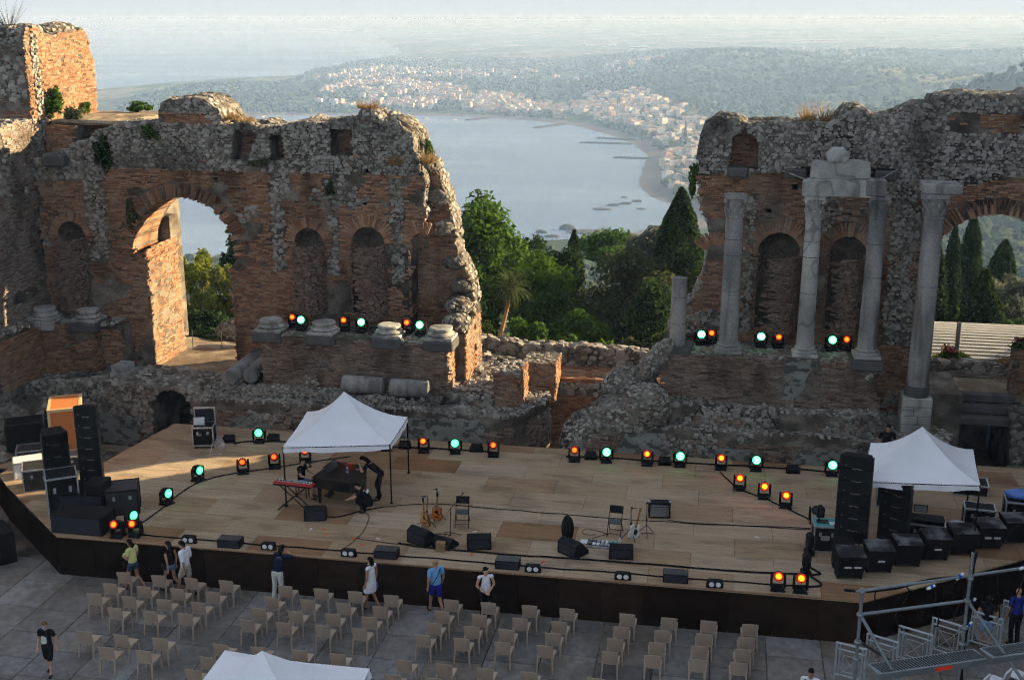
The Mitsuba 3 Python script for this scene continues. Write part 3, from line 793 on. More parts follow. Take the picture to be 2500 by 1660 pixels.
# ---- podiums, plinths, the pit ----------------------------------------------
mat('m_podium', podium_fn)
PL = thing('podium', 'brick podium carrying four column bases in front of the left stage wall', 'podium')
CPL = bx(-10.5, -2.84, 1.53, 3.6, 2.0, 4.72)
add('core', CPL, 'm_mortar', PL)
wall_face(PL, front(1.5, (-10.5, 2.4, -2.8, 4.75)), [sbox(-10.5, 2.4, -2.8, 4.72)], None, 200, 200, 0, dict(skip=0.74, ch=0.066, ln=0.3, rough=0.7), bm='m_podium')
pz = Pieces('brick'); side(-2.8, (1.5, 2.2, 3.6, 4.7)).bricks(pz, ragged([(1.5, 2.2), (3.5, 2.2), (3.5, 4.7), (1.5, 4.7)], 3, 0.1), 45); pz.emit(PL, 'brick', 'm_brick', 60, 9)
pz = Pieces('stone'); scatter(pz, CPL, 0.2, 3, lambda c, n: n[:, 2] > 0.5, dep=0.4); front(1.5, (-10.5, 2.4, -2.8, 4.75)).stones(pz, sbox(-10.5, 2.4, -2.8, 4.7), 45, skip=0.74, d=0.2); pz.emit(PL, 'stone', 'm_stone', 120, 9)

PA = thing('podium', 'small dark brick podium in the left corner under two worn column bases', 'podium')
add('core', mm(bx(-20.9, -18.13, 2.03, 3.55, 2.0, 4.62), bx(-18.14, -17.2, 2.6, 3.55, 2.0, 4.3)), 'm_mortar', PA)
wall_face(PA, front(2.0, (-20.9, 2.4, -18.1, 4.65)), [sbox(-20.9, 2.4, -18.1, 4.6)], None, 210, 60, 0, dict(skip=0.66))
pz = Pieces('brick'); side(-18.1, (2.0, 2.4, 3.5, 4.6)).bricks(pz, sbox(2, 2.4, 3.5, 4.6), 46); front(2.57, (-18.1, 2.4, -17.2, 4.3)).bricks(pz, sbox(-18.1, 2.4, -17.2, 4.3), 47); pz.emit(PA, 'brick', 'm_brick', 20, 9)
pz = Pieces('stone'); scatter(pz, bx(-20.9, -17.2, 2.03, 3.5, 4.5, 4.62), 0.2, 3, lambda c, n: n[:, 2] > 0.5, dep=0.4); front(2.0, (-20.9, 2.4, -18.1, 4.6)).stones(pz, sbox(-20.9, 2.4, -18.1, 4.6), 48, skip=0.66, d=0.2); pz.emit(PA, 'stone', 'm_stone', 40, 9)

PR = thing('podium', 'long brick podium under the standing columns on the right', 'podium')
CPR = bx(5.6, 13.3, 1.53, 3.6, 2.3, 4.82)
add('core', CPR, 'm_mortar', PR)
wall_face(PR, front(1.5, (5.6, 2.9, 13.3, 4.85)), [ragged([(5.5, 2.9), (13.3, 2.9), (13.3, 4.82), (5.65, 4.82)], 4, 0.08).difference(Polygon([(9.7, 3.2), (11.2, 3.2), (11.2, 4.85), (9.9, 4.85)]))], None, 220, 200, 0, dict(skip=0.72, ch=0.066, ln=0.3, rough=0.7), bm='m_podium')
add('lime_streak', xzprism(ragged([(9.95, 2.95), (10.45, 2.95), (10.75, 4.0), (11.1, 4.8), (9.95, 4.8), (10.1, 4.0)], 6, 0.16), 1.505, 1.56), 'm_plaster', PR)
mat('m_plaster', lambda p, n, uv: mix((0.12, 0.12, 0.105), (0.27, 0.275, 0.25), fbm(p.x * 1.6, p.y * 1.6, p.z * 2.4, 5)) * (1 - 0.6 * sst(0.5, 0.62, fbm(p.x * 4 + 7, p.y * 4, p.z * 5, 4))))
pz = Pieces('stone'); scatter(pz, CPR, 0.2, 3, lambda c, n: n[:, 2] > 0.5, dep=0.5); front(1.5, (5.6, 2.9, 13.3, 4.8)).stones(pz, sbox(5.6, 2.9, 13.3, 4.7), 45, skip=0.72, d=0.2); pz.emit(PR, 'stone', 'm_stone', 120, 9)


def plinth(label, poly, z0, z1, seed, faces, skip=0.5, ns=200, d=0.155, pl=()):
    """a low rubble block: poly in plan; faces = (p, q) edges that carry masonry"""
    k = thing('rubble_plinth', label, 'plinth')
    m = prism(Polygon(poly), z1 - z0, (0, 0, z0))
    for _ in range(4):
        m = m.subdivide()
    v = m.vertices
    q = (meshkit.fbm(v * 1.1 + seed, 4) - 0.5)
    m.vertices = v + np.stack([q * 0.25, (meshkit.fbm(v * 1.1 + seed + 9, 3) - 0.5) * 0.25, np.where(v[:, 2] > z1 - 0.05, q * 0.5, 0)], -1)
    add('core', m, 'm_mortar', k)
    pb, ps = Pieces('brick'), Pieces('stone')
    for (a, b) in faces:
        a, b = np.array(a, float), np.array(b, float)
        L = np.linalg.norm(b - a); S = (b - a) / L
        f = Face((a[0], a[1], 0), (S[0], S[1], 0), (S[1], -S[0], 0)); f.lim = (0, z0, L, z1)
        f.o = f.o + f.N * 0.05
        f.bricks(pb, sbox(0, z0, L, z1 - 0.35), seed, skip=skip, gone=0.05, rough=2.0)
        f.stones(ps, sbox(0, z0, L, z1 + 0.05), seed + 1, skip=skip, d=d)
    scatter(ps, m, d, seed + 2, lambda c, n: (n[:, 2] > 0.4), dep=0.7)
    for i_, (x0, x1, h0, h1) in enumerate(pl):
        add('plaster', xzprism(ragged([(x0, h0), (x1, h0), (x1 - .3, h1), (x0 + .4, h1 - .1)], seed + i_, 0.16), poly[0][1] - 0.14, poly[0][1] + .1), 'm_plaster', k)
    pb.emit(k, 'brick', 'm_podium', ns // 3, seed)
    ps.emit(k, 'stone', 'm_stone', ns, seed)
    return k


plinth('low rubble plinth along the back of the stage, left of the gap', [(-12.9, 0.05), (0.0, 0.05), (1.05, 2.4), (0.9, 3.4), (-12.9, 3.4)], -1.7, 2.35, 300, [((-12.9, 0.0), (0, 0.0)), ((0.0, 0.0), (1.05, 2.4))], 0.57, 260, pl=[(-5.6, -0.9, 1.2, 2.2), (-11.5, -9.4, 1.2, 1.9)])
plinth('rough rubble step at the foot of the left podium', [(-12.6, 0.75), (-3.1, 0.75), (-2.9, 1.6), (-12.6, 1.6)], 2.2, 2.62, 310, [((-12.6, 0.7), (-3.0, 0.7))], 0.36, 90)
plinth('low rubble plinth along the back of the stage, right of the gap', [(3.1, 0.05), (15.6, 0.05), (16.0, 1.2), (15.2, 3.4), (3.3, 3.4)], 0.4, 2.3, 320, [((2.9, 0.0), (15.7, 0.0))], 0.57, 240, pl=[(3.9, 6.0, 1.2, 2.15), (6.9, 9.2, 1.2, 1.8), (10.2, 13.0, 1.2, 2.0)])
plinth('pale rubble step at the foot of the right podium', [(5.2, 0.85), (13.4, 0.85), (13.4, 1.6), (5.2, 1.6)], 2.2, 2.98, 330, [((5.2, 0.8), (13.4, 0.8))], 0.45, 120, 0.2)

# left passage: a rubble front with a low tunnel arch
PT = thing('tunnel_wall', 'dark rubble wall with a low tunnel arch at the left end of the stage', 'wall')
tun = arch_poly(-14.95, -13.2, -0.4, 1.6)
tp = ragged([(-21, -0.3), (-12.9, -0.3), (-12.9, 2.45), (-15, 2.7), (-17.5, 2.65), (-21, 2.3)], 41, 0.08).difference(tun)
CT = xzprism(tp, 0.53, 3.0)
add('core', CT, 'm_mortar', PT)
FTn = front(0.5, (-21, -0.2, -12.9, 2.7))
plas = ragged([(-18.2, 0), (-15.6, 0), (-15.6, 1.2), (-18.0, 1.35)], 44, 0.2)
add('plaster', xzprism(plas.intersection(tp), 0.44, 0.54), 'm_plaster', PT)
wall_face(PT, FTn, [tp.intersection(sbox(-21, 0.3, -12.9, 1.7)).difference(plas)], [tp.intersection(sbox(-21, 1.5, -12.9, 3))], 400, 80, 150, dict(skip=0.5), dict(d=0.19))
pz = Pieces('stone'); FTn.stones(pz, tp.intersection(sbox(-21, -0.2, -12.9, 1.8)).difference(plas), 402, skip=0.46, d=0.24)
scatter(pz, CT, 0.26, 5, lambda c, n: n[:, 2] > 0.5); pz.emit(PT, 'stone', 'm_stone', 120, 5)
add('ground_of_arch', bx(-17.4, -10.6, 2.4, 7.4, 2.0, 2.42), 'm_dirt', PT)
MD = thing('rubble_mound', 'mound of loose stones against the left side wall', 'rubble')
bl = [lump(s, 80 + i, 3).apply_translation(p) for i, (s, p) in enumerate([((0.9, 2.6, 1.3), (-20.4, -1.5, 0.5)), ((1.2, 1.2, 1.0), (-19.4, -3.6, 0.4)), ((1.0, 0.9, 0.8), (-20.2, -5.4, 0.5)), ((1.3, 0.7, 1.4), (-19.8, 0.2, 0.6))])]
add('core', mm(*bl), 'm_mortar', MD)
ps = Pieces('stone'); scatter(ps, mm(*bl), 0.3, 8); ps.emit(MD, 'stone', 'm_stone', 100, 14)

# boulders of fallen masonry at the left end of the right podium
for i, (nm_, lb, ls) in enumerate([
        ('rubble_slope', 'sloping mass of grey rubble masonry at the right edge of the gap', [((1.5, 1.1, 1.35), (3.3, 1.0, 1.3)), ((1.5, 1.2, 0.9), (4.2, 1.2, 2.35)), ((0.9, 1.3, 1.9), (2.5, 0.9, 0.0)), ((1.1, 1.1, 0.7), (4.2, 2.2, 3.2))]),
        ('fallen_masonry', 'round boulder of fallen masonry resting before the right podium', [((0.85, 0.7, 0.85), (5.0, 0.55, 3.0))]),
        ('leaning_masonry', 'long slab of masonry leaning against the right podium under the broken column', [((0.42, 0.6, 1.45), (0, 0, 0))])]):
    k = thing(nm_, lb, 'rubble')
    bl = [lump(s, 90 + i * 9 + j, 3, 0.22).apply_translation(p) for j, (s, p) in enumerate(ls)]
    if i == 2:
        bl = [mv(bl[0], (5.05, 1.75, 4.15), ry=0.62)]
    add('core', mm(*bl), 'm_mortar', k)
    ps = Pieces('stone'); scatter(ps, mm(*bl), 0.155, 8 + i); ps.emit(k, 'stone', 'm_stone', (200, 90, 60)[i], 14)

# walls in the gap
GW = thing('gap_wall', 'brick wall at the back of the pit between the two stage walls', 'wall')
add('core', mm(bx(-1.5, 6.8, 7.03, 7.8, -1.8, 1.82), bx(-0.9, 6.8, 7.8, 9.2, -1, 1.83)), 'm_mortar', GW)
wall_face(GW, front(7.0, (-1.5, -1.7, 6.8, 1.9)), [sbox(-1.5, -1.7, 6.8, 1.1)], [sbox(-1.5, 1.1, 6.8, 1.68)], 500, 130, 90, dict(ch=0.1, ln=0.34), dict(d=0.27))
pz = Pieces('brick'); front(6.98, (-1.5, 1.66, 6.8, 1.84)).bricks(pz, sbox(-0.5, 1.66, 6.8, 1.84), 47)
tf = Face((0, 0, 1.85), (1, 0, 0), (0, 0, 1), (0, 1, 0)); tf.lim = (-0.6, 7.0, 6.8, 8.9); tf.bricks(pz, sbox(-0.6, 7.0, 6.8, 8.9), 48, ch=0.16, ln=0.4); pz.emit(GW, 'brick', 'm_brick', 60, 9)
LW = thing('low_stone_wall', 'low dry stone wall in front of the trees behind the gap', 'wall')
lw = ragged([(-3.2, 1.0), (6.9, 1.0), (6.9, 2.6), (4.5, 2.62), (2, 2.75), (-1, 2.75), (-3.2, 2.95)], 51, 0.08)
LC = xzprism(lw, 8.93, 9.6)
add('core', LC, 'm_mortar', LW)
pz = Pieces('stone'); front(8.9, (-3.2, 1.0, 6.9, 3.0)).stones(pz, lw, 55, d=0.36, dep=0.2); scatter(pz, LC, 0.3, 5, lambda c, n: n[:, 2] > 0.4); pz.emit(LW, 'stone', 'm_stone', 220, 5)
for i, (lb, x0, x1, y0, y1, z0, z1) in enumerate([('small brick pier with rubble top standing on the left plinth end', -0.95, 0.02, 1.3, 3.3, 2.3, 3.68), ('low brick wall stub with rubble top behind the small pier', -0.6, 0.8, 5.6, 7.2, 1.2, 2.9)]):
    k = thing('brick_pier', lb, 'pier')
    c = bx(x0, x1, y0, y1, z0, z1)
    add('core', c, 'm_mortar', k)
    wall_face(k, front(y0 - 0.03, (x0, z0, x1, z1)), [sbox(x0, z0, x1, z1)], None, 510 + i, 40, 0)
    pz = Pieces('brick'); side(x1 + 0.03, (y0, z0, y1, z1)).bricks(pz, sbox(y0, z0, y1, z1), 49); pz.emit(k, 'brick', 'm_brick', 40, 9)
    pz = Pieces('stone'); scatter(pz, c, 0.2, 5, lambda c_, n: n[:, 2] > 0.4); pz.emit(k, 'stone', 'm_stone', 40, 5)
plinth('rubble bank between the end pier and the small brick pier', [(-2.8, 1.2), (-1.0, 1.2), (-0.8, 6.5), (-2.4, 7.5), (-2.8, 6)], 1.0, 2.75, 340, [((-2.8, 1.2), (-1.0, 1.2))], 0.0, 70, 0.22)

# right end: passage door, beams, stone wall
DW = thing('passage_wall', 'dark passage with timber lintels at the right end of the stage', 'wall')
add('core', mm(bx(14.6, 16.6, 3.0, 6, -0.2, 3.3), bx(18.4, 22, 2.6, 6, -0.2, 2.7), bx(16.6, 18.4, 6.5, 7, -0.2, 3.0)), 'm_mortar', DW)
for i, (y, z) in enumerate([(3.0, 2.15), (3.5, 2.45), (4.0, 2.75)]):
    add('timber', bx(16.0, 18.7, y, y + 0.5, z, z + 0.28, 0.02), 'm_darkstone', DW)
add('earth_top', bx(15.6, 22, 4.2, 7.2, 2.7, 2.95), 'm_dirt', DW)
pz = Pieces('stone'); front(2.57, (18.4, 0.0, 20, 2.8)).stones(pz, sbox(18.4, 0, 20, 2.8), 71); scatter(pz, bx(18.4, 20, 2.6, 4.5, 1, 2.75), 0.28, 5, lambda c, n: n[:, 2] > 0.4); pz.emit(DW, 'stone', 'm_stone', 60, 5)
SWl = thing('low_stone_wall', 'warm coloured stone garden wall seen through the right arch', 'wall')
g = ragged([(15.5, 2.3), (20.4, 2.3), (20.4, 3.45), (15.5, 3.4)], 53, 0.06)
LC = xzprism(g, 7.03, 7.6)
add('core', LC, 'm_mortar', SWl)
pz = Pieces('stone'); front(7.0, (15.5, 2.3, 20.4, 3.5)).stones(pz, g, 57, d=0.32); scatter(pz, LC, 0.28, 5, lambda c, n: n[:, 2] > 0.4); pz.emit(SWl, 'stone', 'm_stone', 120, 5)
BP = thing('brick_pier', 'red brick gate pier at the right edge topped by a flower pot', 'pier')
add('core', bx(18.62, 19.4, 4.5, 5.2, 2.4, 4.75), 'm_mortar', BP)
wall_face(BP, front(4.47, (18.6, 2.4, 19.4, 4.8)), [sbox(18.6, 2.4, 19.4, 4.75)], None, 520, 20, 0)

# ---- columns, bases, blocks ----------------------------------------------


def column(name, label, x, y, z0, z1, r0, r1, m, base=0.35, cap=0.75, seed=0, broken=False):
    k = thing(name, label, 'column')
    zb, zc = z0 + base, z1 - cap
    if base > 0:
        add('base', lathe([(0, z0 + 0.12), (r0 * 1.42, z0 + 0.12), (r0 * 1.45, z0 + 0.17), (r0 * 1.38, z0 + 0.22), (r0 * 1.12, z0 + 0.25), (r0 * 1.2, z0 + 0.3), (r0 * 1.08, zb), (0, zb)], 24, (x, y, 0)), m, k, smooth=35)
        add('foot', bx(x - r0 * 1.45, x + r0 * 1.45, y - r0 * 1.45, y + r0 * 1.45, z0, z0 + 0.13, 0.03), m, k)
    n = 14
    pr = [(0, zb)] + [(r0 + (r1 - r0) * t + 0.012 * math.sin(t * 40 + seed) * 0.3, zb + (zc - zb) * t) for t in np.linspace(0, 1, n)] + [(0, zc)]
    if not broken:
        pr = pr[:-3] + [(r1, zc - 0.1), (r1 * 1.09, zc - 0.06), (r1 * 1.09, zc), (0, zc)]
    sh = lathe(pr, 26, (x, y, 0))
    v = sh.vertices
    kk = 1 + 0.03 * (meshkit.fbm(v * 2.2 + seed * 5, 3) - 0.5)
    sh.vertices = np.stack([x + (v[:, 0] - x) * kk, y + (v[:, 1] - y) * kk, v[:, 2]], -1)
    add('shaft', sh, m, k, smooth=30)
    for i, z in enumerate([zb + (zc - zb) * q for q in ((0.33, 0.72), (0.42, 0.7, 0.82), (0.55, 0.8), (0.6,), (0.4,))[seed % 5]]):
        add('joint', lathe([(r0 * 0.9, z - 0.012), (r0 + (r1 - r0) * (z - zb) / (zc - zb) + 0.006, z - 0.01), (r0 + (r1 - r0) * (z - zb) / (zc - zb) + 0.006, z + 0.01), (r0 * 0.9, z + 0.012)], 26, (x, y, 0)), 'm_darkstone', k)
    if cap > 0:
        c = add('capital', lathe([(0, zc), (r1 * 1.02, zc), (r1 * 1.0, zc + cap * 0.3), (r1 * 1.1, zc + cap * 0.6), (r1 * 1.35, zc + cap * 0.82), (r1 * 1.3, zc + cap * 0.84), (0, zc + cap * 0.84)], 24, (x, y, 0)), m, k, smooth=35)
        ab = []
        for i in range(4):
            for t in np.linspace(-0.5, 0.5, 7)[:-1]:
                a = i * math.pi / 2 + t * math.pi / 2
                rr = r1 * (1.38 + 0.34 * (abs(t) * 2) ** 2)
                ab.append((x + rr * math.cos(a), y + rr * math.sin(a)))
        add('abacus', prism(Polygon(ab), cap * 0.16, (0, 0, z1 - cap * 0.16)), m, c)
        for row, (hz, hh, cnt) in enumerate([(0.02, 0.36, 8), (0.26, 0.4, 8)]):
            for j in range(cnt):
                a = (j + 0.5 * row) * 2 * math.pi / cnt
                w = r1 * 0.34
                pts = []
                for t, o, ww in ((0, 0.0, 1), (0.5, 0.05, 1.0), (0.85, 0.16, 0.8), (1, 0.27, 0.5), (0.86, 0.3, 0.35)):
                    for s_ in (-1, 1):
                        pts.append((r1 * (1.0 + o), s_ * w * ww, zc + cap * (hz + hh * t)))
                pts = np.array(pts)
                lf = hull(np.vstack([pts, pts * [0.93, 0.6, 1] + [0, 0, 0.0]]))
                put('leaf', mikit.ply(mv(lf, (x, y, 0), rz=a), m), c)
        for i in range(4):
            a = math.pi / 4 + i * math.pi / 2
            vol = lathe([(0, -0.05), (0.075, -0.05), (0.085, 0), (0.075, 0.05), (0, 0.05)], 10)
            put('volute', mikit.ply(mv(mv(vol, rx=math.pi / 2), (x + r1 * 1.5 * math.cos(a), y + r1 * 1.5 * math.sin(a), zc + cap * 0.74), rz=a), m), c)
    return k


column('broken_column', 'broken grey column shaft without capital, leftmost on the right podium', 5.98, 1.95, 5.02, 7.6, 0.30, 0.285, 'm_granite', 0.0, 0.0, 0, True)
add('stone_block', prism(ragged([(5.5, 1.45), (6.5, 1.45), (6.55, 2.5), (5.5, 2.5)], 3, 0.06), 0.28, (0, 0, 4.76)), 'm_darkstone', label='dark stone block under the broken column', cat='stone block')
column('column', 'grey column with worn capital, second from the left on the right podium', 7.87, 1.95, 4.85, 10.75, 0.35, 0.31, 'm_granite', 0.35, 0.75, 1)
column('column', 'pale cracked marble column, left one carrying the marble block', 10.66, 1.95, 4.85, 10.8, 0.32, 0.275, 'm_marble', 0.38, 0.8, 1)
column('column', 'blue grey column with capital, right one carrying the marble block', 12.87, 1.95, 4.9, 10.85, 0.34, 0.29, 'm_granite', 0.35, 0.75, 2)
add('stone_block', bx(12.3, 13.45, 1.4, 2.5, 4.5, 4.88, 0.04), 'm_darkstone', label='dark square stone under the blue grey column', cat='stone block')
C4 = column('column', 'tall grey column on a square stone pedestal beside the right arch', 14.72, 1.7, 4.0, 11.0, 0.385, 0.34, 'm_granite', 0.0, 0.8, 3)
add('ring', lathe([(0, 3.62), (0.44, 3.62), (0.44, 4.02), (0, 4.02)], 26, (14.72, 1.7, 0)), 'm_darkstone', C4)
PD = thing('pedestal', 'square pedestal of pale stone blocks under the tall right column', 'pedestal')
for z0, z1, cuts in ((2.3, 2.62, (0, 1)), (2.63, 2.94, (0, .55, 1)), (2.95, 3.28, (0, .4, 1)), (3.29, 3.63, (0, 1))):
    for a, b in zip(cuts[:-1], cuts[1:]):
        add('block', bx(14.2 + 1.04 * a, 14.2 + 1.04 * b - 0.008, 1.2, 2.2, z0, z1, 0.025), 'm_marble', PD)
EN = thing('marble_lintel', 'broken marble block and cornice bridging two right hand columns', 'lintel')
add('architrave', xzprism(ragged([(10.2, 10.82), (12.75, 10.82), (12.75, 11.3), (12.6, 11.42), (10.5, 11.42), (10.2, 11.3)], 5, 0.02, 0.1), 1.6, 2.3), 'm_marble', EN)
add('block', bx(12.35, 13.05, 1.55, 2.35, 10.87, 11.42, 0.03), 'm_granite', EN)
add('frieze', xzprism(ragged([(10.45, 11.43), (12.5, 11.43), (12.45, 12.0), (12.1, 12.06), (10.5, 12.0)], 6, 0.04, 0.1), 1.7, 2.3), 'm_marble', EN)
add('cornice', mm(xzprism(ragged([(11.0, 12.03), (11.6, 12.03), (11.72, 12.25), (11.5, 12.48), (11.15, 12.46), (10.95, 12.22)], 7, 0.05, 0.1), 1.62, 2.4), *[bx(11.0 + 0.1 * i, 11.06 + 0.1 * i, 1.57, 1.65, 12.06, 12.15) for i in range(6)]), 'm_marble', EN)
add('stone_block', bx(14.25, 15.55, 1.4, 2.6, 11.0, 11.35, 0.04), 'm_granite', label='grey slab lying on top of the tall right column', cat='stone block')
for i, (x, y, lb) in enumerate([(7.9, 3.42, 'black stone corbel in the wall above the second column'), (10.0, 3.42, 'black stone corbel left of the marble lintel'), (13.2, 3.42, 'black stone corbel right of the marble lintel')]):
    add('corbel', bx(x - 0.38, x + 0.38, 3.1, 3.9, 11.2, 11.55, 0.05), 'm_darkstone', label=lb, cat='corbel')
for a, b, lb in (((9.55, 3.4, 11.45), (10.5, 2.2, 11.25), 'thin metal tie running to the left end of the lintel'), ((13.6, 3.4, 11.6), (12.6, 2.2, 11.2), 'thin metal tie running to the right end of the lintel')):
    add('tie_bar', rod(a, b, 0.03), 'm_granite', label=lb, cat='tie bar')
for i, (x, y, z, lb, m) in enumerate([(-10.22, 2.0, 4.72, 'white marble column base at the left end of the left podium', 'm_marble'), (-8.0, 2.0, 4.72, 'white marble column base, second from left on the left podium', 'm_marble'), (-5.3, 2.0, 4.72, 'white marble column base between two spotlights, third on the left podium', 'm_marble'),
                                      (-3.2, 2.0, 4.72, 'white marble column base at the right end of the left podium', 'm_marble'), (-18.5, 2.45, 4.62, 'grey column base on the small corner podium', 'm_marble'), (-20.45, 2.4, 4.62, 'flaking column base in the far left corner', 'm_marble')]):
    k = thing('marble_pedestal', lb, 'column base')
    add('block', bx(x - 0.6, x + 0.6, y - 0.62, y + 0.55, z - 0.32, z + 0.06, 0.04), 'm_darkstone' if i < 5 else 'm_marble', k)
    add('plinth', bx(x - 0.56, x + 0.56, y - 0.56, y + 0.52, z + 0.06, z + 0.2, 0.03), m, k)
    bm = lathe([(0, z + 0.2), (0.5, z + 0.2), (0.55, z + 0.26), (0.51, z + 0.33), (0.42, z + 0.36), (0.42, z + 0.41), (0.47, z + 0.45), (0.46, z + 0.52), (0.4, z + 0.54), (0, z + 0.54)], 26, (x, y, 0))
    bm.vertices += (meshkit.fbm(bm.vertices * 4, 2)[:, None] - 0.5) * 0.05
    add('torus', bm, m, k, smooth=40)


def drum(name, label, a, b, r, m, cat='column drum'):
    L = np.linalg.norm(np.array(b) - a)
    t = lathe([(0, 0), (r * 0.95, 0), (r, 0.03)] + [(r * (1 - 0.03 * q), L * q) for q in (0.25, 0.5, 0.75)] + [(r * 0.97, L - 0.03), (r * 0.92, L), (0, L)], 22)
    t.vertices *= (1 + 0.05 * (meshkit.fbm(t.vertices * 2.5 + a[0], 3) - 0.5))[:, None]
    e0, e1, e2 = basis(np.array(b) - a)
    M = np.eye(4); M[:3, 0], M[:3, 1], M[:3, 2], M[:3, 3] = e0, e1, e2, a
    t.apply_transform(M)
    k = add(name, t, m, smooth=30, label=label, cat=cat)
    return k


drum('column_drum', 'fallen column drum with broken left end lying before the left podium', np.array([-6.95, 1.05, 3.0]), (-5.3, 1.05, 3.0), 0.36, 'm_granite')
drum('column_drum', 'fallen column drum with flat right end lying before the left podium', np.array([-5.0, 1.0, 2.98]), (-3.45, 1.0, 2.98), 0.36, 'm_granite')
drum('column_drum', 'toppled column shaft leaning back by the arch, left of the pair', np.array([-11.75, 1.0, 2.95]), (-11.45, 3.3, 3.25), 0.33, 'm_granite')
drum('column_drum', 'toppled column shaft with a hole in its end, right of the pair by the arch', np.array([-11.05, 1.5, 2.95]), (-11.0, 3.2, 3.1), 0.33, 'm_granite')
add('stone_block', mm(bx(-17.05, -16.3, 1.2, 2.1, 2.62, 2.86, 0.03), bx(-17.0, -16.38, 1.25, 2.1, 2.86, 3.12, 0.03)), 'm_marble', label='two squared stone slabs stacked on the ledge left of the arch', cat='stone block')
add('stone_block', bx(-20.3, -19.3, 3.0, 4.0, 10.95, 11.5, 0.1), 'm_darkstone', label='dark squared block on the low wall top beside the tower', cat='stone block')

# rubble, brick stub and wire fence behind the left arch
k = thing('rubble_mound', 'pile of loose stones behind the left arch', 'rubble')
bl = [lump((1.3, .8, .55), 701, 2).apply_translation((-15.2, 10.2, 2.2)), lump((1.0, .7, .45), 702, 2).apply_translation((-13.6, 9.6, 2.1))]
add('core', mm(*bl), 'm_mortar', k)
ps = Pieces('stone'); scatter(ps, mm(*bl), 0.22, 8); ps.emit(k, 'stone', 'm_stone', 40, 14)
k = thing('brick_pier', 'low brick stub in the sun behind the right side of the left arch', 'pier')
add('core', bx(-13.9, -12.9, 7.6, 8.4, 2.0, 3.05), 'm_mortar', k)
wall_face(k, front(7.57, (-13.9, 2.1, -12.9, 3.05)), [sbox(-13.9, 2.1, -12.9, 3.05)], None, 530, 25, 0)
pz = Pieces('brick'); side(-12.87, (7.6, 2.1, 8.4, 3.05)).bricks(pz, sbox(7.6, 2.1, 8.4, 3.05), 61); pz.emit(k, 'brick', 'm_brick', 10, 9)
k = thing('wire_fence', 'thin wire fence with iron posts across the foot of the left arch', 'fence')
for x in (-16.0, -14.6, -13.2, -12.5):
    add('post', rod((x, 6.7, 2.2), (x, 6.7, 3.3), 0.022), 'm_darkstone', k)
for z in (2.6, 2.85, 3.1):
    add('wire', tube([(-16.0, 6.7, z), (-15.3, 6.72, z - .06), (-14.6, 6.7, z), (-13.9, 6.72, z - .07), (-13.2, 6.7, z), (-12.5, 6.7, z - .02)], 0.009, 5), 'm_granite', k)

# ---------------------------------------------------------------- trees and plants


def leafmat(name, a, b, trans=0.8, rough=0.55):
    c = P(lambda p, n, uv: mix(a, b, uv.x) * (0.65 + 0.6 * noise(p.x * 0.9, p.y * 0.9, p.z * 0.9)))
    scene[name] = {'type': 'principledthin', 'base_color': c, 'roughness': rough, 'diff_trans': trans, 'spec_trans': 0.0, 'eta': 1.35}
    return name


leafmat('l_bright', (0.036, 0.085, 0.014), (0.095, 0.165, 0.028))
leafmat('l_dark', (0.022, 0.045, 0.016), (0.05, 0.085, 0.025))
leafmat('l_olive', (0.05, 0.066, 0.028), (0.12, 0.135, 0.06))
leafmat('l_cypress', (0.018, 0.036, 0.014), (0.045, 0.07, 0.022), 0.4)
leafmat('l_yellow', (0.10, 0.135, 0.02), (0.23, 0.25, 0.045))
leafmat('l_grey', (0.09, 0.105, 0.075), (0.17, 0.185, 0.135))
leafmat('l_dry', (0.26, 0.14, 0.05), (0.40, 0.27, 0.12), 0.5)
leafmat('l_sword', (0.05, 0.07, 0.025), (0.11, 0.13, 0.055), 0.4)
mat('m_bark', lambda p, n, uv: mix((0.08, 0.06, 0.045), (0.19, 0.155, 0.12), fbm(p.x * 6, p.y * 6, p.z * 1.5, 3)))
mat('m_palmtrunk', lambda p, n, uv: mix((0.20, 0.12, 0.06), (0.34, 0.22, 0.12), fbm(p.x * 5, p.y * 5, p.z * 9, 3)))


def leaves(pts, nrm, size, seed, long=1.7, bend=0.35):
    """a folded leaf at each point, facing roughly along nrm"""
    rng = np.random.default_rng(seed)
    n = len(pts)
    nn = nrm + rng.normal(0, 0.75, (n, 3)); nn /= np.linalg.norm(nn, axis=1, keepdims=True)
    t = np.cross(nn, rng.normal(size=(n, 3))); t /= np.linalg.norm(t, axis=1, keepdims=True)
    b = np.cross(nn, t)
    s = (size * rng.uniform(0.6, 1.3, n))[:, None]
    v = np.stack([pts - t * s * long / 2, pts + b * s * 0.5 - nn * s * bend * 0.3, pts + t * s * long / 2 - nn * s * bend, pts - b * s * 0.5 - nn * s * bend * 0.3], 1).reshape(-1, 3)
    i = np.arange(n)[:, None] * 4
    f = np.concatenate([i + [0, 1, 2], i + [0, 2, 3]])
    uv = np.repeat(np.stack([rng.uniform(size=n), rng.uniform(size=n)], -1), 4, 0)
    return v, f, uv


def crown_points(c, rad, n, seed, clumps=26, cr=0.36):
    """points over the outsides of many leaf clumps spread through a crown"""
    rng = np.random.default_rng(seed)
    d = rng.normal(size=(clumps, 3)); d /= np.linalg.norm(d, axis=1, keepdims=True)
    cc = d * (rng.uniform(0.15, 1.0, (clumps, 1)) ** 0.45) * 0.82
    rr = cr * rng.uniform(0.55, 1.25, clumps)
    w = rr ** 2; k = rng.choice(clumps, n, p=w / w.sum())
    q = rng.normal(size=(n, 3)); q /= np.linalg.norm(q, axis=1, keepdims=True)
    p = cc[k] + q * (rr[k] * rng.uniform(0.55, 1.08, n))[:, None]
    return np.asarray(c) + p * rad, q * 0.8 + cc[k] * 0.4 + [0, 0, 0.35], np.asarray(c) + cc * rad


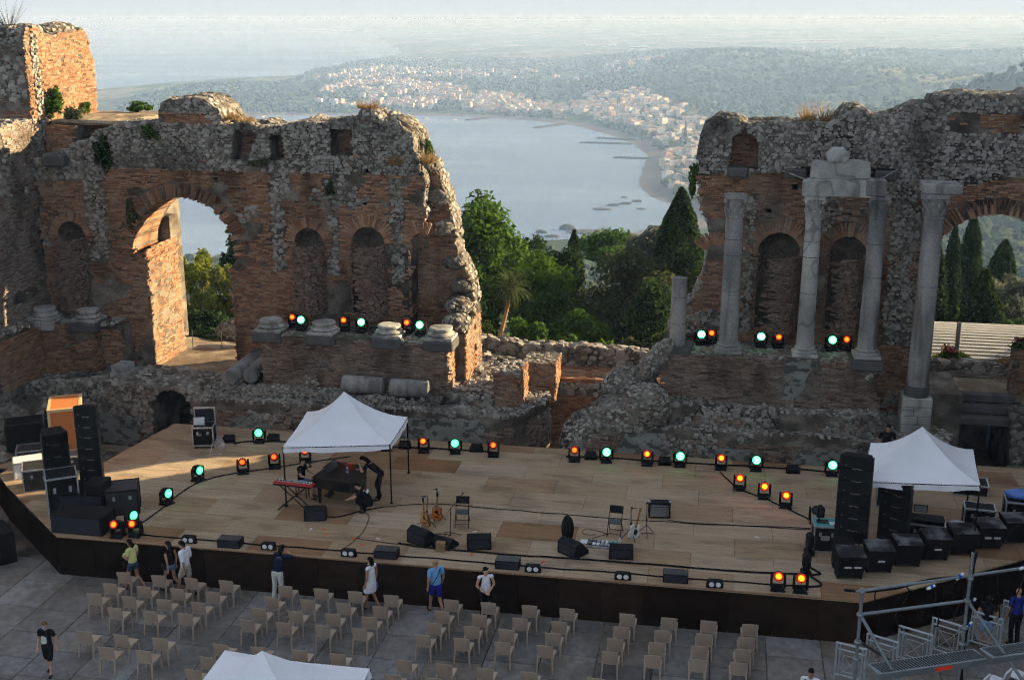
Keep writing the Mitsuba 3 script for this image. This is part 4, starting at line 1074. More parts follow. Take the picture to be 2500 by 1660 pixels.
def tree(label, base, c, rad, n, size, m, seed, trunk=0.22, limbs=9, clumps=26, cr=0.36, name='leafy_tree', bare=0, cat='tree', group=None):
    k = thing(name, label, cat, group)
    p, nn, cc = crown_points(c, rad, n, seed, clumps, cr)
    v, f, uv = leaves(p, nn, size, seed)
    add('crown', (v, f), m, k, uv=uv, kind='stuff' if False else None)
    b, c = np.array(base, float), np.array(c, float)
    fork = b * 0.45 + (c - [0, 0, rad[2] * 0.55]) * 0.55
    rng = np.random.default_rng(seed)
    add('trunk', tube([b, b * 0.6 + fork * 0.4 + rng.normal(0, 0.1, 3), fork, fork * 0.5 + c * 0.5], [trunk, trunk * 0.8, trunk * 0.65, trunk * 0.35], 8), 'm_bark', k, smooth=True)
    for j in rng.choice(len(cc), min(limbs, len(cc)), replace=False):
        e = cc[j]; mid = fork * 0.45 + e * 0.55 + rng.normal(0, 0.18, 3)
        put('limb', mikit.ply(tube([fork, mid, e], [trunk * 0.4, trunk * 0.22, 0.02], 5), 'm_bark' if j >= bare else 'm_limb', smooth=True), k)
    return k


def cypress(label, base, top, r, n, seed, size=0.16, group=None, m='l_cypress'):
    k = thing('cypress', label, 'cypress tree', group)
    rng = np.random.default_rng(seed)
    h = top - base[2]
    t = rng.uniform(0.02, 1, n) ** 0.8
    a = rng.uniform(0, 2 * np.pi, n)
    prof = np.interp(t, [0, 0.12, 0.45, 0.75, 0.92, 1], [0.55, 0.95, 1.0, 0.72, 0.36, 0.03])
    lob = 0.5 + 0.9 * meshkit.fbm(np.stack([np.cos(a) * 1.7, np.sin(a) * 1.7, t * h * 0.75 + seed], -1), 3)
    rr = r * prof * lob * rng.uniform(0.72, 1.06, n)
    p = np.stack([base[0] + rr * np.cos(a), base[1] + rr * np.sin(a), base[2] + t * h], -1)
    nn = np.stack([np.cos(a), np.sin(a), 0 * a + 0.5], -1)
    v, f, uv = leaves(p, nn, size, seed, 2.0, 0.2)
    add('crown', (v, f), m, k, uv=uv)
    core = lathe([(0, base[2] + 0.05 * h)] + [(r * 0.62 * np.interp(q, [0, 0.12, 0.45, 0.75, 0.92, 1], [0.55, 0.95, 1.0, 0.72, 0.36, 0.03]), base[2] + h * q) for q in np.linspace(0.06, 0.95, 12)] + [(0, base[2] + 0.97 * h)], 10, (base[0], base[1], 0))
    add('inner_twigs', core, 'm_bark', k)
    add('trunk', rod((base[0], base[1], base[2] - 0.5), (base[0], base[1], base[2] + 0.4 * h), 0.16), 'm_bark', k)
    return k


mat('m_limb', lambda p, n, uv: mix((0.20, 0.17, 0.14), (0.36, 0.32, 0.28), fbm(p.x * 6, p.y * 6, p.z * 3, 3)))
lz = lambda x, y: float(land_z(np.array([x]), np.array([y]))[0])
tree('tall bright green broadleaf tree right of the left stage wall', (-6.4, 25, -3), (-6.5, 25, 2.6), (3.0, 2.8, 4.3), 15000, 0.2, 'l_bright', 1, clumps=44, cr=0.3)
tree('small dark evergreen behind the bright trees, against the sea', (-5.5, 34, -6), (-5.3, 34, 0.9), (1.7, 1.7, 2.0), 6000, 0.16, 'l_dark', 2, clumps=16)
tree('medium bright green tree with fine foliage behind the drooping palm lily', (-2.3, 24, -4), (-2.4, 24, 0.4), (2.3, 2.2, 3.3), 12000, 0.15, 'l_bright', 3, clumps=36, cr=0.3)
tree('wide loose olive green tree with pale bare limbs left of the broken column', (1.6, 24, -4), (2.0, 24, 0.9), (3.7, 2.6, 3.6), 15000, 0.15, 'l_olive', 4, 0.26, 18, 46, 0.25, bare=30)
tree('dark low tree under the tall cypress by the right stage wall', (4.3, 21, -3), (4.2, 21, 0.2), (1.8, 1.6, 2.8), 8000, 0.15, 'l_dark', 5)
tree('feathery yellowish tree top beside the tall cypress', (3.3, 36, -8), (2.9, 36, 1.8), (1.7, 1.5, 1.8), 6000, 0.15, 'l_grey', 6, clumps=24)
tree('flat light green pine crown farther down the slope', (0, 56, -12), (-0.6, 56, -1.9), (4.0, 3.0, 1.5), 8000, 0.22, 'l_bright', 7, clumps=30)
tree('dark spreading tree between the small cypress and the loose tree', (-3.2, 32, -7), (-2.9, 32, 0.5), (1.6, 1.5, 2.4), 7000, 0.15, 'l_cypress', 8, clumps=24)
tree('leafy tree low in the shade right of the bright medium tree', (0.2, 20, -3), (0.2, 20, -0.4), (2.0, 1.6, 1.9), 8000, 0.17, 'l_bright', 9)
tree('shaded undergrowth tree at the left end of the low stone wall', (-5.6, 18, -3), (-5.4, 18.5, 0.3), (1.7, 1.5, 2.3), 8000, 0.15, 'l_dark', 10)
for i, (x, y, z, s) in enumerate([(0.9, 11.0, 1.0, 0.8), (2.4, 11.0, 0.9, 0.75), (-1.7, 12.5, 0.9, 1.1), (3.9, 12, 0.6, 1.0), (5.2, 12.5, 0.9, 1.1)]):
    tree(['bright big leaved shrub behind the low stone wall, left of the middle', 'bright big leaved shrub behind the low stone wall, right of the middle', 'leafy bush under the drooping palm lily', 'small dusky bush at the right end of the low stone wall', 'dusky shrub beside the leaning masonry'][i],
         (x, y, 0.2), (x, y, z + 0.9), (s, s, s * 1.15), 2600, 0.15, 'l_bright' if i < 3 else 'l_olive', 20 + i, 0.05, 5, 14, 0.36, name='shrub', cat='shrub')
cypress('tall dark cypress just left of the right stage wall', (5.0, 26, -3.5), 7.5, 1.7, 15000, 31, 0.15)
cypress('small slim cypress standing against the sea in the middle', (-3.2, 42, -6.5), 2.0, 0.85, 5000, 32, 0.14)
cypress('thick tall cypress in the middle of the right arch', (22.7, 35, -7), 5.1, 1.15, 9000, 33)
cypress('narrow cypress left of the thick one in the right arch', (21.3, 33, -6), 4.6, 0.8, 6500, 34)
cypress('short rough cypress next to the tall grey column in the right arch', (19.9, 30, -5), 4.0, 0.9, 6500, 35)
cypress('broad low cypress in front of the thick one in the right arch', (22.6, 29.5, -6), 2.7, 1.5, 9000, 36)
cypress('distant rounded cypress at the right of the right arch', (27.2, 46, -8), 1.6, 1.5, 7000, 37)
tree('grey green olive tree below the distant cypress in the right arch', (26.2, 38, -5), (26.0, 38, -1.0), (2.2, 2.0, 1.9), 9000, 0.13, 'l_grey', 38)
tree('dark tree under the olive at the right edge of the arch', (24.6, 30, -6), (24.6, 30, -2.0), (1.8, 1.8, 2.2), 7000, 0.15, 'l_dark', 39)
tree('yellow green bamboo like thicket seen through the left arch', (-21, 18.5, -3), (-20.9, 18.5, 2.1), (2.3, 1.6, 2.9), 13000, 0.11, 'l_yellow', 41, 0.06, 14, 60, 0.17)
tree('dark tree at the right side of the left arch', (-20.4, 23, -3), (-20.6, 23, 2.3), (1.25, 1.3, 3.4), 9000, 0.15, 'l_dark', 42)
tree('dark shaded bushes at the foot of the thicket in the left arch', (-19.5, 14, 0), (-19.4, 14, 0.6), (2.6, 1.3, 1.6), 9000, 0.14, 'l_dark', 43)


def sword(seed, L, w, droop):
    rng = np.random.default_rng(seed)
    t = np.linspace(0, 1, 6)
    x = L * t * (1 - 0.25 * droop * t); z = -L * droop * t ** 2.2
    ww = w * np.interp(t, [0, 0.2, 0.7, 1], [0.6, 1, 0.7, 0.05])
    v = np.vstack([np.stack([x, -ww / 2, z + 0.01], -1), np.stack([x, 0 * x, z - 0.006], -1), np.stack([x, ww / 2, z + 0.01], -1)])
    f = []
    for r in (0, 6):
        for i in range(5):
            f += [[r + i, r + i + 1, r + i + 7], [r + i, r + i + 7, r + i + 6]]
    return mikit.ply((v, np.array(f)), 'l_sword', uv=np.tile([[rng.uniform(), 0.5]], (18, 1)), smooth=True)


def rosette(name, label, cat, c, L, w, n, seed, lo=-70, hi=85, trunk=None, droop=0.6):
    k = thing(name, label, cat)
    rng = np.random.default_rng(seed)
    sw = [sword(seed * 10 + i, L, w, droop * (0.6 + 0.12 * i)) for i in range(6)]
    for i in range(n):
        e = lo + (hi - lo) * (i + 0.5) / n
        az = i * 137.5
        put('leaf', sw[i % 6], k, T4().translate(c).rotate([0, 0, 1], az).rotate([0, 1, 0], -e).scale(float(rng.uniform(0.8, 1.1))))
    if trunk:
        add('trunk', tube(trunk[0], trunk[1], 9), 'm_palmtrunk', k, smooth=True)
    return k


rosette('palm_lily', 'palm lily with leaning bare trunk and drooping mop of sword leaves', 'palm lily', [-3.15, 16.6, 3.55], 1.25, 0.06, 170, 5, -62, 88, ([(-3.75, 16.2, 0.2), (-3.6, 16.3, 1.2), (-3.35, 16.5, 2.3), (-3.15, 16.6, 3.5)], [0.15, 0.12, 0.1, 0.13]), 0.55)
rosette('palm_lily', 'stiff pale palm lily half hidden beside the left wall end', 'palm lily', [-4.95, 15.0, 3.2], 0.85, 0.05, 46, 6, -30, 85, ([(-4.9, 15.0, 0.0), (-4.95, 15.0, 3.2)], [0.08, 0.07]), 0.3)
rosette('palm_lily', 'lower pale spiky plant at the left end of the low stone wall', 'palm lily', [-4.6, 14.0, 2.0], 1.0, 0.05, 36, 7, -50, 80, None, 0.5)
rosette('fan_plant', 'bright broad leaved garden plant above the ribbed roof', 'plant', [18.7, 16.5, 1.9], 0.8, 0.3, 22, 8, 5, 75, ([(18.7, 16.5, 0), (18.7, 16.5, 1.9)], [0.07, 0.06]), 0.5)


def tuft(label, c, r, h, n, seed, m='l_dry', cat='grass tuft', name='grass_tuft', spread=0.5):
    rng = np.random.default_rng(seed)
    a = rng.uniform(0, 6.28, n); q = np.sqrt(rng.uniform(0, 1, n)) * r
    b = np.stack([q * np.cos(a), q * np.sin(a), 0 * a], -1) + c
    d = np.stack([np.cos(a) * spread, np.sin(a) * spread, 0 * a + 1], -1) + rng.normal(0, 0.25, (n, 3))
    e = b + d * (h * rng.uniform(0.4, 1.1, n))[:, None]
    s = np.cross(d, rng.normal(size=(n, 3))); s /= np.linalg.norm(s, axis=1, keepdims=True)
    w = 0.012
    v = np.stack([b - s * w, b + s * w, e], 1).reshape(-1, 3)
    add(name, (v, np.arange(3 * n).reshape(-1, 3)), m, uv=np.repeat(rng.uniform(size=(n, 2)), 3, 0), label=label, cat=cat)


def creeper(label, c, rad, n, seed, m='l_bright', size=0.09):
    p, nn, cc = crown_points(c, rad, n, seed, 12, 0.45)
    v, f, uv = leaves(p, nn, size, seed)
    k = add('wall_plant', (v, f), m, uv=uv, label=label, cat='plant')


creeper('bright green caper bush hanging low on the sunlit tower face', (-20.75, 5.2, 13.35), (0.35, 0.45, 0.75), 1300, 1)
creeper('small green sprig on the tower face right of the hanging bush', (-20.85, 7.9, 13.0), (0.15, 0.25, 0.25), 250, 2)
creeper('green weeds at the right foot of the tower', (-19.0, 9.2, 12.95), (0.6, 0.4, 0.25), 600, 3)
creeper('greyish weeds on the earth in front of the tower', (-19.9, 5.2, 12.95), (0.6, 0.4, 0.3), 600, 4, 'l_olive')
creeper('dark green bush left of the rubble stub on the wall top', (-15.5, 3.5, 12.55), (0.4, 0.35, 0.45), 700, 5, 'l_bright')
creeper('dark brown shrub in the shaded recess of the wall left of the arch', (-17.75, 3.4, 11.6), (0.4, 0.35, 0.7), 900, 6, 'l_dark')
creeper('dry creeper hanging at the upper left of the arch', (-16.6, 3.4, 9.2), (0.3, 0.2, 0.9), 900, 7, 'l_olive', 0.07)
creeper('dark green tuft between the two upper niches', (-8.0, 3.4, 10.3), (0.2, 0.15, 0.35), 350, 8, 'l_dark')
creeper('green leaves sticking out beyond the ragged top of the left wall', (-4.3, 4.8, 11.7), (0.3, 0.3, 0.45), 350, 9)
creeper('green creeper on the left edge of the right stage wall', (6.3, 4.2, 11.0), (0.25, 0.4, 0.7), 700, 10, 'l_bright')
creeper('weeds on the small ledge under the middle recess', (-10.9, 3.4, 11.3), (0.5, 0.15, 0.15), 350, 11, 'l_olive')
tuft('reddish dry grass on the ragged right corner of the left wall', (-4.2, 4.0, 11.35), 0.3, 0.5, 260, 1)
tuft('dry grass on the dark corbel near the top of the left wall', (-5.3, 3.5, 11.35), 0.3, 0.35, 220, 2)
tuft('dry red grass on the highest point of the left wall', (-6.5, 4.0, 13.45), 0.4, 0.35, 200, 3)
tuft('tall straw coloured grass on the right wall, left clump', (10.4, 4.2, 13.2), 0.25, 0.65, 160, 4, spread=0.2)
tuft('tall straw coloured grass on the right wall, right clump', (11.0, 4.2, 13.2), 0.18, 0.7, 110, 5, spread=0.2)
tuft('dry weeds on the ledge beside the rubble stub', (-12.3, 4.0, 12.95), 0.3, 0.35, 160, 6)
tuft('bare twiggy bush on top of the tower', (-22.0, 4.4, 16.4), 0.15, 1.3, 70, 7, 'm_bark', spread=0.6)
tuft('dry grass on the garden wall under the roof', (19.0, 7.2, 3.45), 0.35, 0.3, 200, 8)
tuft('dry reddish grass on the left wall between recesses', (-11.6, 3.9, 12.85), 0.35, 0.3, 160, 9)

# garden beyond the right arch: hedge, flowers, ribbed roof
HG = thing('hedge', 'clipped yellow green hedge in front of the ribbed roof', 'hedge')
rng = np.random.default_rng(5)
p = np.stack([rng.uniform(15.3, 19.4, 6000), rng.uniform(7.9, 8.5, 6000), 2.6 + rng.uniform(0, 1, 6000) ** 0.5 * 0.95], -1)
p[:, 2] += 0.15 * np.sin(p[:, 0] * 3) - (p[:, 0] - 15.3) * 0.09
v, f, uv = leaves(p, np.tile([0, -0.4, 0.8], (6000, 1)), 0.08, 3)
add('foliage', (v, f), 'l_yellow', HG, uv=uv)
mat('m_flower', lambda p, n, uv: mix((0.75, 0.13, 0.16), (0.8, 0.3, 0.22), uv.x))
for i, (c, lb) in enumerate([((16.9, 7.6, 3.7), 'pink flowering plant left on the garden wall'), ((19.0, 4.8, 4.95), 'pink flowers in the pot on the brick gate pier')]):
    k = thing('flower_bush', lb, 'flowers')
    pp, nn, _ = crown_points(c, (0.4, 0.3, 0.25), 260, 70 + i, 8, 0.5)
    v, f, uv = leaves(pp, nn, 0.09, 4, 1.0)
    add('blossom', (v, f), 'm_flower', k, uv=uv)
    pp, nn, _ = crown_points((c[0], c[1], c[2] - 0.12), (0.4, 0.3, 0.22), 260, 72 + i, 8, 0.5)
    v, f, uv = leaves(pp, nn, 0.09, 5)
    add('foliage', (v, f), 'l_bright', k, uv=uv)
    add('pot', lathe([(0, c[2] - 0.5), (0.13, c[2] - 0.5), (0.19, c[2] - 0.2), (0.16, c[2] - 0.2), (0, c[2] - 0.25)], 14, (c[0], c[1], 0)), 'm_brick', k)
RF = thing('ribbed_roof', 'pale ribbed barrel roof with dark gutters beyond the right arch', 'roof')
mat('m_roof', lambda p, n, uv: mi.Color3f(0.46, 0.45, 0.42) * (0.85 + 0.3 * noise(p.x * 2, p.y * 2, p.z)))
for j in range(3):
    x0 = 14.2 + j * 3.3
    for i in range(15):
        t = i / 15
        y0, y1 = 9.0 + 4.6 * t, 9.0 + 4.6 * (t + 0.56 / 15)
        zz = lambda q: 2.75 + 0.75 * math.sin(q * math.pi * 0.55)
        sh = lambda q: 0.9 * q
        pts = [(x0 + sh(t), y0, zz(t)), (x0 + 3.1 + sh(t), y0, zz(t)), (x0 + sh(t), y1, zz(t + 0.56 / 15)), (x0 + 3.1 + sh(t), y1, zz(t + 0.56 / 15))]
        put('rib', mikit.ply(hull(np.vstack([pts, np.array(pts) - [0, 0, 0.08]])), 'm_roof'), RF)
    add('gutter', hull([(x0 + 3.1 + dx + sh_, y, z) for dx in (0.02, 0.18) for (y, sh_, z) in ((8.95, 0, 2.78), (13.6, 0.9, 3.5), (8.95, 0, 2.6), (13.6, 0.9, 3.3))]), 'm_darkstone', RF)

for j in range(3):
    x0 = 14.2 + j * 3.3
    V = []
    for i in range(13):
        t = i / 12
        V += [(x0 + 0.9 * t, 9.0 + 4.6 * t, 2.75 + 0.75 * math.sin(t * math.pi * 0.55) - 0.04), (x0 + 3.1 + 0.9 * t, 9.0 + 4.6 * t, 2.75 + 0.75 * math.sin(t * math.pi * 0.55) - 0.04)]
    add('roof_sheet', (np.array(V), np.array([[2 * i, 2 * i + 1, 2 * i + 3, 2 * i + 2] for i in range(12)])), 'm_roofsheet', RF)
mat('m_roofsheet', col=(0.07, 0.07, 0.065), two=True)
# unseen trees added right of the arch to keep sun off the seats
for i, (x, y, h) in enumerate([(26.5, 11.5, 11), (29.0, 13.0, 12.5), (32.0, 14.5, 13)]):
    cypress('added shading cypress beyond the right edge of the view, number %s from the arch' % ('one', 'two', 'three')[i], (x, y, -1), h, 2.3, 4000, 90 + i, 0.35)

# scrub on the slope below the ruins
rng = np.random.default_rng(77)
N = 5200
r_ = 64 + 900 * rng.uniform(0, 1, N) ** 1.7
a_ = np.radians(rng.uniform(-38, 17, N))
q = np.stack([EYE[0] + r_ * np.sin(a_), EYE[1] + r_ * np.cos(a_)], -1)
z = land_z(q[:, 0], q[:, 1])
s = (0.5 + r_ / 160) * rng.uniform(0.5, 1.2, N)
base = ico(1, 1.0)
v = base.vertices[None] * (1 + rng.uniform(-.35, .35, (N, len(base.vertices), 1))) * np.stack([s, s, s * .8], -1)[:, None] + np.stack([q[:, 0], q[:, 1], z + s * .3], -1)[:, None]
f = base.faces[None] + (np.arange(N) * len(base.vertices))[:, None, None]
mat('l_scrub', lambda p, n, uv: mix((0.022, 0.034, 0.014), (0.06, 0.072, 0.03), uv.x) * (0.5 + noise(p.x * 3, p.y * 3, p.z * 3)))
add('scrub', (v.reshape(-1, 3), f.reshape(-1, 3)), 'l_scrub', uv=np.repeat(rng.uniform(size=(N, 2)), len(base.vertices), 0), kind='stuff', label='dark scrub covering the slope below the ruins')

# ---------------------------------------------------------------- orchestra paving and stage
def wood_fn(p, n, uv):
    c = pal(uv.x, (0.23, 0.12, 0.063), (0.28, 0.17, 0.10), (0.34, 0.235, 0.15), (0.37, 0.27, 0.18), (0.39, 0.30, 0.21))
    g = fbm(p.x * 1.3 + uv.y * 40, p.y * 26 + uv.x * 20, uv.y * 9, 3)
    d = sst(0.5, 0.8, fbm(p.x * 0.8, p.y * 2.2, 5.0, 4))
    return c * (0.62 + 0.75 * g) * (1 - 0.28 * d) * (0.9 + 0.2 * noise(p.x * 40, p.y * 40, 0.0))


def pave_fn(p, n, uv):
    c = pal(uv.x, (0.125, 0.117, 0.113), (0.20, 0.193, 0.19), (0.175, 0.155, 0.14), (0.255, 0.248, 0.245), (0.18, 0.148, 0.125))
    s = sst(0.42, 0.75, fbm(p.x * 0.8, p.y * 0.8, 3.0, 4))
    return mix(c, (0.105, 0.088, 0.075), 0.55 * s) * (0.7 + 0.6 * fbm(p.x * 7, p.y * 7, 1.0, 3)) * (0.92 + 0.16 * noise(p.x * 60, p.y * 60, 0.0))


mat('m_wood', wood_fn)
mat('m_pave', pave_fn)
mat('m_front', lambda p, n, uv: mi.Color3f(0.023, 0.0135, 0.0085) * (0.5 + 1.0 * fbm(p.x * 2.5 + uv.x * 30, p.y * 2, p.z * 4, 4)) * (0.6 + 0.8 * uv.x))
mat('m_black', lambda p, n, uv: mi.Color3f(0.0055, 0.0055, 0.006) * (0.7 + 0.6 * noise(p.x * 5, p.y * 5, p.z * 5)), roughness=0.65, specular=0.18)
mat('m_blacktop', lambda p, n, uv: mix((0.012, 0.012, 0.013), (0.035, 0.035, 0.038), fbm(p.x * 6, p.y * 6, p.z * 3, 3)), roughness=0.5)
mat('m_navy', lambda p, n, uv: mi.Color3f(0.009, 0.011, 0.02) * (0.7 + 0.6 * noise(p.x * 30, p.y * 30, p.z * 30)), roughness=0.7)
mat('m_alu', lambda p, n, uv: mi.Color3f(0.42, 0.43, 0.45) * (0.7 + 0.6 * noise(p.x * 9, p.y * 9, p.z * 9)), roughness=0.4, metallic=0.6)
mat('m_galv', lambda p, n, uv: mix((0.13, 0.15, 0.17), (0.27, 0.29, 0.31), fbm(p.x * 7, p.y * 7, p.z * 7, 3)), roughness=0.45, metallic=0.55)
mat('m_white', lambda p, n, uv: mi.Color3f(0.66, 0.66, 0.68) * (0.9 + 0.2 * noise(p.x * 4, p.y * 4, p.z * 4)))
mat('m_red', col=(0.35, 0.02, 0.02), roughness=0.3)
mat('m_hotred', col=(0.75, 0.06, 0.02))
mat('m_blue', col=(0.02, 0.06, 0.42))

OF = add('orchestra_floor', bx(-26, 24, -30, -0.2, -0.2, -0.02), 'm_mortar', kind='structure', label='grey stone paving of the orchestra')
rng = np.random.default_rng(17)
xs = np.arange(-16.6, 14.5, 1.52)
for i, x in enumerate(xs):
    y = -22.5 + rng.uniform(0, 1)
    while y < -10.0:
        L = rng.choice([1.05, 1.3, 1.55, 1.9])
        put('slab', mikit.ply(bx(x + 0.013, x + 1.507, y + 0.013, min(y + L, -9.6) - 0.013, -0.05, rng.uniform(-0.004, 0.004), 0.012), 'm_pave', uv=np.tile([[rng.uniform(), rng.uniform()]], (len(bx(0, 1, 0, 1, 0, 1, 0.01).vertices), 1))), OF)
        y += L
for x0, x1, y0, y1 in ((-26, -16.6, -30, -0.3), (15.12, 24, -30, -0.3), (-16.6, 15.12, -30, -22.6)):
    add('outer_paving', bx(x0, x1, y0, y1, -0.05, -0.002), 'm_pave', OF, uv=np.full((8, 2), 0.4))

ST = thing('stage', 'wide wooden concert stage of plywood boards before the ruins', 'stage')
SP = Polygon([(-13.7, -0.06), (-14.3, -4.5), (-16.9, -3.2), (-18.0, -5.6), (-16.5, -7.1), (-12.55, -10.5), (11.85, -10.3), (17.4, -6.3), (20.5, -4.2), (20.5, 1.0), (14.2, 1.0), (14.2, -0.06)])
add('underframe', prism(SP.buffer(-0.03), 1.1, (0, 0, 0.15)), 'm_black', ST)
rng = np.random.default_rng(23)
for r, y in enumerate(np.arange(-10.5, 1.0, 1.22)):
    x = -18.6 + (r % 2) * 1.22 + rng.uniform(-0.1, 0.1)
    while x < 20.5:
        g = sbox(x + 0.005, y + 0.005, x + 2.435, y + 1.215).intersection(SP)
        tone, up_ = rng.uniform(0.05, 0.25) if rng.uniform() < 0.13 else rng.uniform(0.42, 1.0), rng.uniform(-0.003, 0.001)
        for g in getattr(g, 'geoms', [g]):
            if g.geom_type != 'Polygon' or g.area < 0.02:
                continue
            m = prism(g, 0.04, (0, 0, 1.26 + up_))
            put('panel', mikit.ply(m, 'm_wood', uv=np.tile([[tone, rng.uniform()]], (len(m.vertices), 1))), ST)
        x += 2.44
ring = np.array(SP.exterior.coords)
for a, b in zip(ring[:-1], ring[1:]):
    if max(a[1], b[1]) > -0.5 and min(a[1], b[1]) > -4.6:
        continue
    L = np.linalg.norm(b - a); n = max(1, round(L / 1.22)); d = (b - a) / n
    for i in range(n):
        p0, p1 = a + d * (i + 0.004), a + d * (i + 0.996)
        nn = np.array([d[1], -d[0]]) / np.linalg.norm(d)
        nn = nn if nn[1] < 0 or abs(nn[1]) < 0.2 else -nn
        q = np.array([[*p0, 0.0], [*p1, 0.0], [*p0, 1.25], [*p1, 1.25]])
        m = hull(np.vstack([q, q + [*(nn * 0.02), 0]]))
        put('front_panel', mikit.ply(m, 'm_front', uv=np.tile([[rng.uniform() if p0[0] < 11 and p0[0] > -9.5 else 0.0, 0.5]], (len(m.vertices), 1))), ST)
    put('edge_trim', mikit.ply(hull([(*(a + [0, -0.012]), 1.262), (*(b + [0, -0.012]), 1.262), (*(a + [0, 0.05]), 1.304), (*(b + [0, 0.05]), 1.304), (*(a + [0, -0.012]), 1.304), (*(b + [0, -0.012]), 1.304)]), 'm_wood', uv=None), ST) if a[1] < -10 and b[1] < -10 else None

# ---------------------------------------------------------------- tubes, cables, cases, lights
cable_n = [0]


def cable(label, pts, r=0.014, m='m_black', name='cable'):
    p = np.array([(*q, 1.302 + r) if len(q) == 2 else q for q in pts], float)
    t = np.linspace(0, 1, len(p)); tt = np.linspace(0, 1, 8 * len(p))
    from scipy.interpolate import CubicSpline
    q = CubicSpline(t, p)(tt)
    q[:, :2] += (meshkit.fbm(np.stack([q[:, 0] * 1.5, q[:, 1] * 1.5, 0 * q[:, 0] + cable_n[0]], -1), 3)[:, None] - 0.5) * 0.12
    q[:, 2] = np.maximum(q[:, 2], min(p[:, 2]))
    cable_n[0] += 1
    add(name, tube(q, r, 5), m, label=label, cat='cable', smooth=True)


GREEN, ORANGE = {}, {}


def emit_mat(rgb):
    return {'type': 'area', 'radiance': {'type': 'rgb', 'value': list(rgb)}}


scene['m_lens'] = {'type': 'diffuse', 'reflectance': {'type': 'rgb', 'value': [0.05, 0.05, 0.05]}}


def disc(r, n=20, y=0.0):
    a = np.arange(n) * 2 * np.pi / n
    v = np.vstack([[0, y, 0], np.stack([r * np.cos(a), 0 * a + y, r * np.sin(a)], -1)])
    return trimesh.Trimesh(v, [[0, 1 + i, 1 + (i + 1) % n] for i in range(n)], process=False)   # faces -y


_hd = lathe([(0, -0.16), (0.10, -0.16), (0.165, -0.12), (0.185, -0.02), (0.19, 0.1), (0.18, 0.125), (0.155, 0.125), (0.15, 0.11), (0, 0.11)], 20)
WASH = {'base': bx(-0.18, 0.18, -0.15, 0.15, 0, 0.13, 0.03), 'arm': bx(-0.035, 0.035, -0.07, 0.07, 0.1, 0.5, 0.03), 'head': _hd}
_sp = lathe([(0, -0.22), (0.09, -0.22), (0.13, -0.18), (0.145, -0.05), (0.15, 0.12), (0.135, 0.2), (0.1, 0.215), (0.095, 0.2), (0, 0.2)], 18)
SHP = {}


def moving_head(kind, label, group, x, y, z, rz=0.0, tilt=0.0, power=1.0):
    """a moving light: base, yoke and head; the head points along -y turned by rz, raised by tilt"""
    k = thing('wash_light' if kind == 'w' else 'spot_light', label, 'stage light', group)
    w = place((x, y, z), rz)
    if not SHP:
        SHP['base'] = mikit.ply(WASH['base'], 'm_black')
        SHP['foot'] = mikit.ply(mm(bx(-0.21, 0.21, -0.17, -0.1, 0, 0.05, 0.015), bx(-0.21, 0.21, 0.1, 0.17, 0, 0.05, 0.015)), 'm_black')
        for s in (-1, 1):
            SHP['wa%d' % s] = mikit.ply(mv(WASH['arm'], (s * 0.225, 0, 0)), 'm_black')
            SHP['sa%d' % s] = mikit.ply(mv(hull(np.vstack([bx(-0.035, 0.035, -0.1, 0.1, 0.12, 0.25, 0).vertices, bx(-0.03, 0.03, -0.05, 0.05, 0.25, 0.52, 0).vertices])), (s * 0.185, 0, 0)), 'm_black')
        a = np.linspace(0, 2 * np.pi, 19)[:-1]
        dots = [(0, 0)] + [(0.055 * math.cos(t), 0.055 * math.sin(t)) for t in a[::3]] + [(0.108 * math.cos(t), 0.108 * math.sin(t)) for t in a[::1.5.__int__()]] if False else [(0, 0)] + [(0.05 * math.cos(t), 0.05 * math.sin(t)) for t in a[::3]] + [(0.112 * math.cos(t), 0.112 * math.sin(t)) for t in np.linspace(0, 2 * np.pi, 13)[:-1]]
        SHP['dots'] = mm(*[disc(0.024, 8, -0.004).apply_translation((u, 0, v)) for u, v in dots])
    put('base', SHP['base'], k, w); put('feet', SHP['foot'], k, w)
    ar = 'wa' if kind == 'w' else 'sa'
    put('arm', SHP[ar + '-1'], k, w); put('arm', SHP[ar + '1'], k, w)
    hz = 0.4 if kind == 'w' else 0.42
    hm = mv(mv(_hd if kind == 'w' else _sp, rx=math.pi / 2), (0, 0, 0), rx=-tilt)
    h = put('head', mikit.ply(mv(hm, (0, 0, hz)), 'm_black', smooth=40), k, w)
    f = mv(disc(0.152 if kind == 'w' else 0.062, 22, -0.118 if kind == 'w' else -0.206), (0, 0, hz), rx=-tilt) if False else mv(mv(disc(0.168 if kind == 'w' else 0.082, 22, -0.118 if kind == 'w' else -0.206), rx=-tilt), (0, 0, hz))
    col = np.array((0.0, 0.2, 0.055)) if kind == 'w' else np.array((2.4, 0.09, 0.002))
    s = mikit.ply(f, 'm_lens'); s['emitter'] = emit_mat(col * power)
    put('lens', s, h, w)
    if kind == 'w':
        d = mikit.ply(mv(mv(SHP['dots'], (0, -0.119, 0)), (0, 0, 0), rx=-tilt), 'm_lens')
        d = mikit.ply(mv(mv(mv(SHP['dots'], (0, -0.119, 0)), rx=-tilt), (0, 0, hz)), 'm_lens'); d['emitter'] = emit_mat(np.array((0.12, 1.2, 0.36)) * power)
        put('led_cluster', d, h, w)
    else:
        rg = mikit.ply(mv(mv(lathe([(0.066, -0.001), (0.09, -0.001), (0.09, 0.0), (0.066, 0.0)], 20), rx=math.pi / 2), (0, -0.2066, 0)), 'm_lens')
        rg = mikit.ply(mv(mv(mv(mv(lathe([(0.083, 0), (0.128, 0), (0.128, 0.004), (0.083, 0.004)], 20), rx=math.pi / 2), (0, -0.2, 0)), rx=-tilt), (0, 0, hz)), 'm_lens'); rg['emitter'] = emit_mat(np.array((0.5, 0.014, 0.0)) * power)
        put('glow_ring', rg, h, w)
    return k


